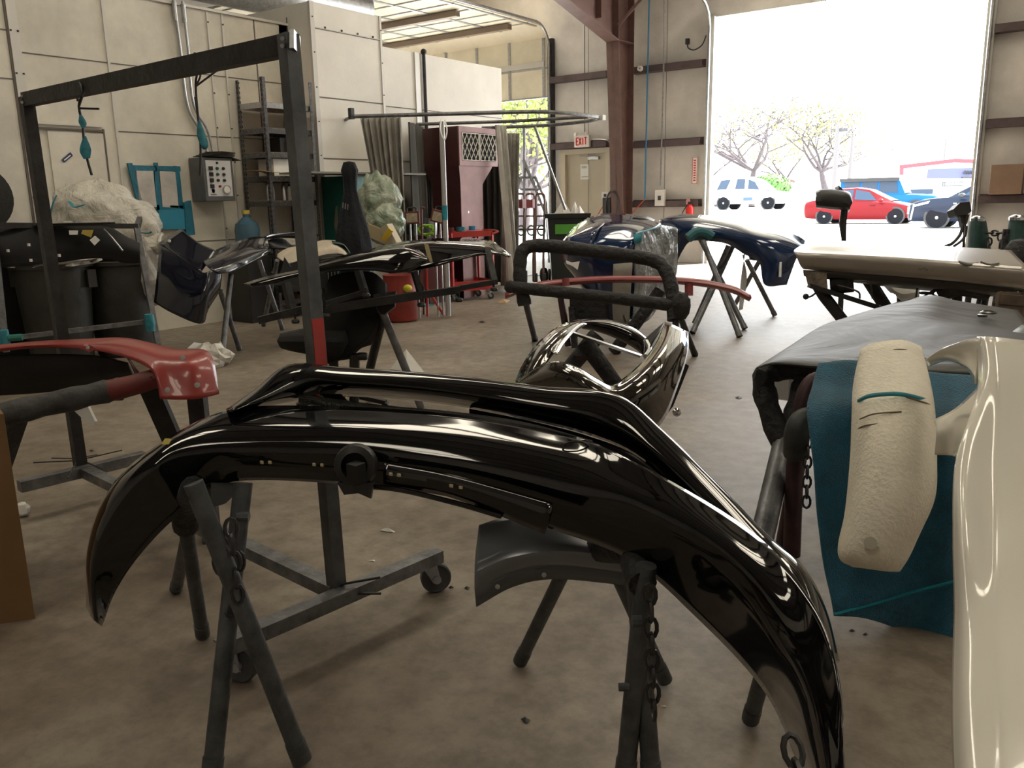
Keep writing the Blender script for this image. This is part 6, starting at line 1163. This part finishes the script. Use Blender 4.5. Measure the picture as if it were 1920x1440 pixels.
# ---- step ladder and gas cylinder trolleys before the small roller door
ld = T('step_ladder', 'tall thin step ladder silhouetted in the small roller door opening', 'ladder', down(P(1000, 470, 13.4), 0))
for a, b in (((981, 300), (1000, 345)), ((983, 300), (1030, 420)), ((978, 330), (968, 360)), ((1003, 330), (1024, 380)), ((983, 238), (984, 488)), ((968, 360), (962, 490)), ((1024, 380), (1030, 492))): tubep(ld, 'rail', [P(*a, 13.4), P(*b, 13.4)], .022, STEEL, 6)
for y, x0, x1 in ((333, 970, 1002), (384, 960, 1022), (355, 975, 1010)): tubep(ld, 'rung', [P(x0, y, 13.4), P(x1, y, 13.4)], .02, STEEL, 6)
def trolley(x, d, label, red):
    t_ = T('welding_cart', label, 'cart', down(P(x, 470, d), 0), None)
    for dx in (-8, 8): tubep(t_, 'upright', spline([P(x+dx, 368, d), P(x+dx, 400, d), P(x+dx-2, 470, d), down(P(x+dx-2, 500, d))], 8), .018, mat('brown_rusty_tube', (.16, .09, .07), .5), 6)
    tubep(t_, 'top_handle', spline([P(x-8, 370, d), P(x-6, 364, d), P(x+6, 364, d), P(x+8, 370, d)], 8), .016, mat('brown_rusty_tube', (0, 0, 0)), 6)
    for y in (405, 430): tubep(t_, 'cross_bar', [P(x-8, y, d), P(x+8, y, d)], .014, mat('brown_rusty_tube', (0, 0, 0)), 6)
    if red: m = MB(); m.box(P(x+1, 382, d-.05), (.14, .1, .13)); m.build('red_regulator_box', mat('dark_red_metal', (.16, .01, .01), .5), t_)
    m = MB(); m.tube([P(x+2+7*math.cos(a), 432+9*math.sin(a), d-.06+.01*math.sin(3*a)) for a in [i*.5 for i in range(26)]], .013, 6); m.build('hose_bundle', mat('mixed_hose', (.10, .14, .12), .6), t_)
    for s_ in (-1, 1): m = MB(); m.lathe([(.06, -.02), (.09, -.02), (.09, .02), (.06, .02)], down(P(x+8*s_, 500, d), .09), RT, 16); m.build('wheel', RUBBER, t_)
trolley(975, 12.6, 'red-topped welding trolley nearest the curtain at the small roller door', True); trolley(994, 12.9, 'red-topped welding trolley in the middle of the small roller door', True); trolley(1013, 12.4, 'brown welding trolley without red box by the wheelie bin', False)
m = MB(); m.lathe([(0, -.02), (.03, -.025), (.11, -.03), (.12, 0), (.11, .03), (.03, .025), (0, .02)], G(1020, 516, .12), RT-FW*.4, 20); hw = m.build('rubber_tyre', RUBBER, None, 'black hand truck wheel on the floor left of the wrapped arch frame', 'wheel')
m = MB(); m.bb(-7.8, -6.9, 10.95, 11.05, .95, 1.0)
tubep(None, 'floor_pipe', spline([G(1030, 520, .02), G(1000, 515, .02), G(960, 525, .02), G(880, 540, .02)], 12), .012, GALV, 6, label='thin hose lying on the floor between the hand truck and the red tool cart', catg='hose')
# ================================================================ OUTSIDE
GRD = mat('sunlit_pale_concrete', (.55, .54, .51), .85, nz=(.6, .12))
struct(MB().bb(-140, 80, YB+.15, 220, -.25, -.03), 'ground', GRD)
def wheel(parent, c, ax, r, w_=.22, spokes=7, rim=None):
    m = MB(); m.lathe([(r*.62, -w_/2), (r*.93, -w_/2), (r, -w_*.3), (r, w_*.3), (r*.93, w_/2), (r*.62, w_/2)], c, ax, 32); wl = m.build('tyre', mat('tyre_rubber', (.010, .010, .012), .9, spec=.05), parent)
    m = MB(); a = Vector(ax).normalized(); o = Vector(c)+a*(w_/2-.02); m.lathe([(r*.52, 0), (r*.64, .0), (r*.64, .02), (r*.54, .015), (r*.52, 0)], o, ax, 32); m.lathe([(0, .03), (r*.14, .02), (r*.14, 0)], o, ax, 16)
    u, v = frame_of(a)
    for j in range(spokes):
        an = 2*math.pi*j/spokes; d = u*math.cos(an)+v*math.sin(an); m.bar(o+d*r*.1+a*.01, o+d*r*.56, r*.17, .02, up=a)
    m.mi = 1; m.lathe([(0, -.03), (r*.6, -.03)], o, ax, 24)
    m.build('rim', [rim or mat('bright_wheel_paint', (.5, .5, .52), .5), BLKPL], wl)
def car(kind, label, origin, ang, L, W, body, glass, roofs, wheels_x, r, paint, side_panels, extra=None, spokes=7):
    """body: [(x, z_sill, z_belt, half width)], roofs: [(x, z, half width)] along the length; x from rear (0) to front (L)"""
    rt = T('car', label, 'car', origin); M = Matrix.Rotation(ang, 3, 'Z'); O = Vector(origin)
    def W_(x, y, z): return O+M@V(x, y, z)
    secs = []
    for x, z0, z1, hw in body:
        zm = z0+(z1-z0)*.55
        secs.append([W_(x, -hw*.9, z0), W_(x, -hw*.98, z0+(z1-z0)*.2), W_(x, -hw, zm), W_(x, -hw*.97, z1-(z1-z0)*.12), W_(x, -hw*.88, z1), W_(x, 0, z1+.03), W_(x, hw*.88, z1), W_(x, hw*.97, z1-(z1-z0)*.12), W_(x, hw, zm), W_(x, hw*.98, z0+(z1-z0)*.2), W_(x, hw*.9, z0)])
    m = MB(); cols = [spline([s[j] for s in secs], 50) for j in range(11)]; rows = [[cols[j][i] for j in range(11)] for i in range(50)]
    m.grid(rows); k = len(m.v)
    m.add(rows[0], [list(range(11))]); m.add(rows[-1], [list(range(11))[::-1]]); m.add([rows[0][0], rows[0][-1], rows[-1][-1], rows[-1][0]], [[0, 1, 2, 3]])
    m.build('body', paint, rt, smooth=45)
    # greenhouse: roof shell on pillars with dark glass
    def belt(x):
        for (xa, _, za, wa), (xb, _, zb, wb_) in zip(body, body[1:]):
            if xa <= x <= xb: t = (x-xa)/(xb-xa); return za+(zb-za)*t, (wa+(wb_-wa)*t)*.9
        return body[-1][2], body[-1][3]*.9
    m = MB(); g0 = []; g1 = []
    for x, z, hw in roofs:
        zb, wb_ = belt(x); g0.append((x, zb, wb_)); g1.append((x, z, hw))
    for s_ in (-1, 1):
        m.grid([[W_(x, s_*w_, z-.01) for x, z, w_ in g0], [W_(x, s_*w_, z) for x, z, w_ in g1]])
    m.grid([[W_(x, -w_, z) for x, z, w_ in g1], [W_(x, 0, z+.03) for x, z, w_ in g1], [W_(x, w_, z) for x, z, w_ in g1]])
    m.build('roof', paint, rt, smooth=30)
    for i, q in enumerate(side_panels):
        for s_ in (-1, 1):
            pts = []
            for x, f in q:
                zb, wb_ = belt(x); zr = hw = None
                for (xa, za, wa), (xb, zb2, wb2) in zip(roofs, roofs[1:]):
                    if xa <= x <= xb: t = (x-xa)/(xb-xa); zr = za+(zb2-za)*t; hw = wa+(wb2-wa)*t
                pts.append(W_(x, s_*(wb_+(hw-wb_)*f+.006), zb+(zr-zb)*f))
            m = MB(); m.prism(pts, M@V(0, s_*.008, 0)); m.build('side_window', glass, rt)
    for x in wheels_x:
        for s_ in (-1, 1):
            wheel(rt, W_(x, s_*(W/2-.12), r), M@V(0, s_, 0), r, spokes=spokes)
            m = MB(); m.lathe([(r*1.02, 0), (r*1.14, 0), (r*1.14, .015), (r*1.02, .015)], W_(x, s_*(W/2-.035), r+.01), M@V(0, s_, 0), 32); m.build('wheel_arch', BLKPL, rt)
    if extra: extra(rt, W_, M)
    return rt
GL = mat('car_glass_blue_grey', (.02, .035, .06), .25, 0, 0, spec=.25)
# red sedan, side on, nose to the right
A0 = V(-11.55, 37.9, -.03); 
RED = mat('red_car_paint', (.12, .006, .008), .35, 0, 0, spec=.12)
def redx(rt, W_, M):
    for x in (1.55, 2.65): 
        m = MB(); m.tube([W_(x, -.88, .35), W_(x+.05, -.90, .8)], .006, 4); m.build('door_gap', mat('dark_red_gap', (.08, .005, .01), .6), rt)
    for x in (1.75, 2.75): m = MB(); m.bar(W_(x, -.905, .78), W_(x+.18, -.905, .78), .03, .03); m.build('door_handle', RED, rt)
    m = MB(); m.sph(W_(3.15, -.98, .95), (.1, .07, .07), 10); m.build('wing_mirror', RED, rt)
    m = MB(); m.box(W_(4.3, -.72, .62), (.2, .15, .12)); m.build('headlight', WHITE, rt)
car('sedan', 'red four-door sedan parked outside, seen through the big door', A0, 0.0, 4.6, 1.8,
    [(0, .42, .80, .70), (.12, .25, .92, .80), (.5, .22, .98, .88), (1.2, .20, .95, .9), (2.5, .19, .93, .9), (3.4, .20, .90, .9), (4.1, .24, .76, .84), (4.5, .3, .62, .72), (4.6, .36, .55, .6)],
    GL, [(.45, .99, .62), (.9, 1.25, .58), (1.35, 1.42, .55), (2.1, 1.46, .56), (2.6, 1.38, .56), (3.1, 1.12, .6), (3.5, .93, .66)], (.92, 3.72), .32, RED,
    [[(1.0, .15), (2.0, .12), (2.0, .88), (1.4, .9), (1.1, .75)], [(2.08, .12), (2.95, .12), (2.62, .82), (2.08, .88)]], redx, 6)
# black SUV, front half seen at the right
def blkx(rt, W_, M):
    m = MB(); m.box(W_(.06, -.55, .62), (.10, .5, .25), M); m.build('grille', CHROME, rt); m = MB(); m.prism([W_(.12, -.86, .3), W_(.12, -.80, .3), W_(.2, -.80, .85), W_(.2, -.88, .85)], M@V(.05, 0, 0)); m.build('day_light', WHITE, rt)
    m = MB(); m.bar(W_(1.5, -.99, .85), W_(1.6, -.99, .85), .05, .04); m.build('side_badge', CHROME, rt)
    m = MB(); m.prism([W_(.25, -.9, .82), W_(.75, -.97, .95), (W_(.7, -.96, .86)), W_(.25, -.9, .75)], M@V(0, -.01, 0)); m.build('headlight', WHITE, rt)
    m = MB(); m.sph(W_(1.75, -1.08, 1.12), (.12, .08, .08), 10); m.build('wing_mirror', BLKPL, rt)
SUVB = mat('black_blue_car_paint', (.006, .010, .022), .3, 0, 0, spec=.2)
car('suv', 'black SUV with bright wheels parked nose to nose with the red sedan', V(-6.62, 33.9, -.03), 0.0, 4.8, 1.9,
    [(0, .35, .70, .66), (.1, .25, .85, .82), (.45, .24, .97, .92), (1.2, .24, 1.05, .95), (2.4, .24, 1.08, .95), (4.2, .25, 1.08, .95), (4.8, .4, 1.0, .85)],
    GL, [(1.3, 1.06, .7), (1.9, 1.40, .64), (2.4, 1.62, .62), (3.6, 1.66, .62), (4.3, 1.55, .62), (4.7, 1.1, .66)], (1.0, 3.9), .37, SUVB,
    [[(1.75, .15), (2.8, .12), (2.8, .88), (2.2, .85)], [(2.9, .12), (3.9, .12), (3.9, .88), (2.9, .88)]], blkx, 10)
# blue off-road car behind the red sedan
def jeepx(rt, W_, M):
    for x0, x1 in ((.1, .95), (2.1, 2.85)):
        pass
BLU = mat('bright_blue_car_paint', (.005, .07, .21), .35, 0, 0, spec=.12)
jeep_ = car('jeep', 'bright blue boxy off-road car with black soft top behind the red sedan', V(-11.9, 44.5, -.03), 0.0, 4.4, 1.85,
    [(0, .5, 1.12, .8), (.1, .45, 1.16, .84), (1.5, .45, 1.16, .86), (2.9, .45, 1.16, .84), (4.2, .5, 1.08, .74), (4.4, .55, 1.0, .7)],
    GL, [(.05, 1.80, .76), (.2, 1.86, .76), (1.5, 1.88, .76), (2.7, 1.86, .74), (3.0, 1.2, .74)], (.85, 3.55), .42, BLU,
    [[(.25, .1), (.95, .1), (.95, .85), (.25, .85)], [(1.05, .1), (1.75, .1), (1.75, .85), (1.05, .85)], [(1.85, .1), (2.7, .1), (2.6, .85), (1.85, .85)]], None, 8)
m = MB(); m.bb(-11.87, -9.15, 43.55, 43.62, 1.75, 1.9); m.bb(-11.87, -9.2, 43.6, 45.4, 1.86, 1.92); m.build('soft_top', BLKPL, jeep_)
# white SUV far left outside
WCAR = mat('white_car_paint', (.72, .73, .76), .3, 0, .3)
def gp(x, y): return G(x, y)
w0 = V(-31.2, 74.2, -.03)
car('suv', 'white SUV parked across the street, seen at the left of the big door', w0, -.05, 7.4, 2.4,
    [(0, .6, 1.45, 1.0), (.15, .5, 1.6, 1.15), (2.5, .5, 1.65, 1.2), (5.0, .5, 1.62, 1.2), (6.8, .5, 1.40, 1.15), (7.4, .6, 1.15, .95)],
    GL, [(.2, 1.7, 1.0), (.5, 2.6, .95), (1.5, 2.78, .95), (3.5, 2.78, .95), (4.4, 2.5, .95), (5.4, 1.66, 1.0)], (1.5, 5.6), .58, WCAR,
    [[(.75, .12), (1.7, .12), (2.05, .85), (1.15, .85)], [(2.5, .12), (3.4, .12), (3.4, .88), (2.65, .88)], [(3.7, .12), (4.75, .12), (4.3, .8), (3.7, .88)]], None, 8)
m = MB(); q = P(1738, 343, 60); q.z = .47; m.box(q, (4.6, 2, 1.0)); m.box(q+V(-.4, 0, .75), (2.6, 1.8, .6)); m.mi = 1; m.box(q+V(-.4, -.92, .75), (2.0, .05, .35)); m.build('white_sedan', [WCAR, GL], None, 'white car parked behind the blue off-road car', 'car', bevel=.15)
# trees
BARK = mat('grey_tree_bark', (.075, .06, .065), .9, nz=(6, .3)); LEAF = mat('spring_leaves', (.30, .34, .07), .8, nz=(2, .3)); LEAFG = mat('green_leaves', (.08, .2, .04), .8, nz=(2, .3))
def tree(label, base, h, r0, spread, seed, levels=4, leaves=0, lmat=None, trunkf=.35, first=5, group=None):
    rnd = random.Random(seed); t_ = T('tree', label, 'tree', base, group); m = MB(); tips = []
    def grow(p, d, L, r, lev):
        n = 4 if lev < 3 else 2; pts = [p]; rr = [r]; dd = d.copy()
        for i in range(n):
            dd = (dd+V(rnd.uniform(-1, 1), rnd.uniform(-1, 1), rnd.uniform(-.6, .8))*.28).normalized(); pts.append(pts[-1]+dd*L/n); rr.append(r*(1-.5*(i+1)/n))
        m.tube(pts, rr, 6 if lev < 2 else 4)
        if lev >= levels: tips.append(pts[-1]); return
        for j in range(first if lev == 0 else rnd.choice((3, 4))):
            a = rnd.uniform(0, 6.28); e = rnd.uniform(.45, 1.15); q = pts[-1] if lev == 0 else pts[rnd.choice((n//2, n-1, n, n))]
            nd = (dd*math.cos(e)+V(math.cos(a), math.sin(a), .1)*math.sin(e)*spread).normalized(); grow(q, nd, L*rnd.uniform(.6, .8) if lev else h*.34*rnd.uniform(.8, 1.15), rr[-1]*.75 if lev == 0 else max(rr[n//2]*.6, .02), lev+1)
    grow(Vector(base), V(0, 0, 1), h*trunkf, r0, 0); m.build('trunk_and_branches', BARK, t_, smooth=60)
    if leaves:
        f = MB()
        for k in range(leaves):
            p = rnd.choice(tips)+V(rnd.gauss(0, 1), rnd.gauss(0, 1), rnd.gauss(0, 1))*h*.05; s_ = h*.010*rnd.uniform(.7, 1.5); a = V(rnd.uniform(-1, 1), rnd.uniform(-1, 1), rnd.uniform(-1, 1)).normalized(); b = a.orthogonal().normalized()
            f.add([p-a*s_, p-b*s_*.6, p+a*s_, p+b*s_*.6], [[0, 1, 2, 3]])
        f.build('foliage', lmat or LEAF, t_, smooth=0)
    return t_
def gz(x, d): p = P(x, 372, d); return V(p.x, p.y, -.03)
tree('large bare spreading tree behind the white SUV', gz(1408, 88), 14.0, .5, 1.2, 8, 5, 500, LEAF, .27, 8)
tree('tree with yellow-green spring leaves behind the light pole', gz(1550, 92), 13.5, .5, 1.2, 12, 5, 1500, LEAF, .27, 7)
tree('leafy tree between the bare tree and the light pole', gz(1478, 120), 11, .4, 1.1, 21, 4, 2600, LEAF, .3, 5)
tree('thin bare tree at the far left of the big door opening', gz(1345, 95), 9, .3, 1.0, 31, 4, 200, LEAF, .35, 4)
def gz2(x, y, d): return V(P(x, y, d).x, P(x, y, d).y, -.03)
tree('sunlit leafy tree outside the small roller door', gz2(985, 372, 34), 8.2, .3, 1.2, 41, 4, 7000, mat('sunlit_leaves', (.22, .28, .06), .8, nz=(2, .3)), .2, 6)
tree('second leafy tree outside the small roller door, by the wall', gz2(1010, 372, 40), 8.8, .3, 1.2, 43, 4, 7000, mat('sunlit_leaves', (0, 0, 0)), .2, 6)
bs = MB(); c = P(1443, 352, 84)
for k in range(1500):
    v = V(random.gauss(0, 1), random.gauss(0, 1), random.gauss(0, 1)).normalized()*random.uniform(.7, 1); p = c+V(v.x*2.2, v.y*2.0, v.z*1.4); s_ = .22; b = v.orthogonal().normalized(); cc = v.cross(b)
    bs.add([p-b*s_, p-cc*s_*.7, p+b*s_, p+cc*s_*.7], [[0, 1, 2, 3]])
bs.build('bush', LEAFG, None, 'bright green bush behind the white SUV hood', 'bush', smooth=0)
# street furniture and buildings
def polep(label, x, y0, y1, x1, d, r, nm='utility_pole', head=None):
    t_ = T(nm, label, 'pole', down(P(x, y0, d), -.03)); tubep(t_, 'pole', [down(P(x, y0, d), -.03), P(x1, y1, d)], [r, r*.7], mat('weathered_pole', (.1, .09, .09), .8), 8)
    if head: MB().box(P(*head, d), (1.0, .3, .25)).build('lamp_head', DKGRY, t_)
    return t_
polep('tall street light pole left of the red sedan', 1562, 370, 232, 1571, 62, .2, 'street_light', (1577, 244)); polep('slimmer bare pole right of the street light', 1589, 370, 250, 1600, 62, .16)
polep('short bare mast above the metal building', 1766, 340, 260, 1774, 95, .12)
st_ = T('driveway_sign', 'small dark sign on a short post before the white SUV', 'sign', down(P(1400, 398, 55), -.03)); tubep(st_, 'post', [down(P(1400, 401, 55), -.03), P(1401, 376, 55)], .08, TRIMW); MB().box(P(1402, 373, 54.9), (.6, .05, .22)).build('sign_board', mat('dark_navy_board', (.02, .05, .10), .5), st_)
hs = T('house', 'low house with brown roof edge and gable behind the bare tree', 'house', down(P(1430, 350, 110), -.03))
hb = gz(1342, 112); hr = (gz(1490, 112)-hb); hu = hr.normalized(); hbk = V(-hu.y, hu.x, 0)*8
WALLH = mat('pale_house_wall', (.2, .19, .18), .8); ROOFB = mat('brown_roof_edge', (.09, .05, .045), .8)
def hp(x, y, d=112): return P(x, y, d)
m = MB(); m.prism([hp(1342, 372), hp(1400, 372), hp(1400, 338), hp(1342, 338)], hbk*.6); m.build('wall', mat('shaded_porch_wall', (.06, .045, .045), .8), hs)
m = MB(); m.prism([hp(1340, 340), hp(1420, 341), hp(1410, 335), hp(1345, 333)], hbk*.7-V(0, 0, 0)); m.build('roof', WHITE, hs)
m = MB(); m.prism([hp(1410, 372), hp(1484, 372), hp(1484, 340), hp(1448, 327), hp(1410, 342)], hbk); m.build('wall', WALLH, hs)
m = MB(); m.bar(hp(1407, 345, 111.7), hp(1448, 327, 111.7), .4, .3); m.bar(hp(1448, 327, 111.7), hp(1490, 341, 111.7), .4, .3); m.build('roof_edge', ROOFB, hs)
m = MB(); m.prism([hp(1457, 336, 111.9), hp(1459, 336, 111.9), hp(1459, 346, 111.9), hp(1457, 346, 111.9)], hbk*.01); m.build('window', mat('dark_window', (.1, .12, .15), .3), hs)
m = MB(); m.prism([hp(1462, 352, 111.9), hp(1467, 352, 111.9), hp(1467, 358, 111.9), hp(1462, 358, 111.9)], hbk*.01); m.build('window', mat('dark_window', (0, 0, 0)), hs)
m = MB(); m.prism([hp(1492, 372, 120), hp(1560, 372, 120), hp(1560, 342, 120), hp(1492, 342, 120)], hbk*.6); m.build('white_building', WHITE, None, 'long low white building behind the street light', 'building')
mbd = T('metal_building', 'white metal building with red roof edge and blue-grey panel behind the parked cars', 'building', down(P(1760, 350, 80), -.03))
dd_ = 80; bk2 = V(.3, 1, 0)*12
m = MB(); m.prism([P(1690, 372, dd_), P(1830, 372, dd_), P(1830, 302, dd_), P(1790, 300, dd_), P(1690, 312, dd_)], bk2); m.build('wall', WHITE, mbd)
m = MB(); m.bar(P(1688, 313, dd_-.1), P(1790, 301, dd_-.1), .35, .35); m.bar(P(1790, 301, dd_-.1), P(1835, 303, dd_-.1), .35, .35); m.bar(P(1690, 313, dd_-.1), P(1690, 328, dd_-.1), .3, .3); m.build('roof_edge', mat('red_roof_edge', (.22, .02, .03), .6), mbd)
m = MB(); m.prism([P(1740, 317, dd_-.2), P(1835, 314, dd_-.2), P(1835, 334, dd_-.2), P(1737, 335, dd_-.2)], V(0, .15, 0)); m.build('sign_panel', mat('blue_grey_panel', (.05, .055, .11), .6), mbd)
m = MB()
for j, (x, w_) in enumerate(((1808, .4), (1813, .5), (1818, .3), (1822, .4))): m.bar(P(x, 326, dd_-.35), P(x+1.5, 320, dd_-.35), .12, .1)
m.bar(P(1804, 333, dd_-.35), P(1822, 333, dd_-.35), .2, .1); m.build('sign_lettering', BLKPL, mbd)
m = MB(); m.prism([P(1755, 341, dd_-.2), P(1773, 341, dd_-.2), P(1773, 348, dd_-.2), P(1755, 348, dd_-.2)], V(0, .1, 0)); m.build('window', mat('dark_window', (0, 0, 0)), mbd)
fn_ = T('iron_fence', 'black iron fence in front of the metal building', 'fence', down(P(1790, 350, 70), -.03))
for y in (342, 349): tubep(fn_, 'rail', [P(1768, y, 70), P(1806, y-.5, 70)], .04, BLKPL, 5)
for j in range(13): tubep(fn_, 'picket', [P(1768+j*3.1, 341, 70), down(P(1768+j*3.1, 352, 70), -.03)], .025, BLKPL, 4)
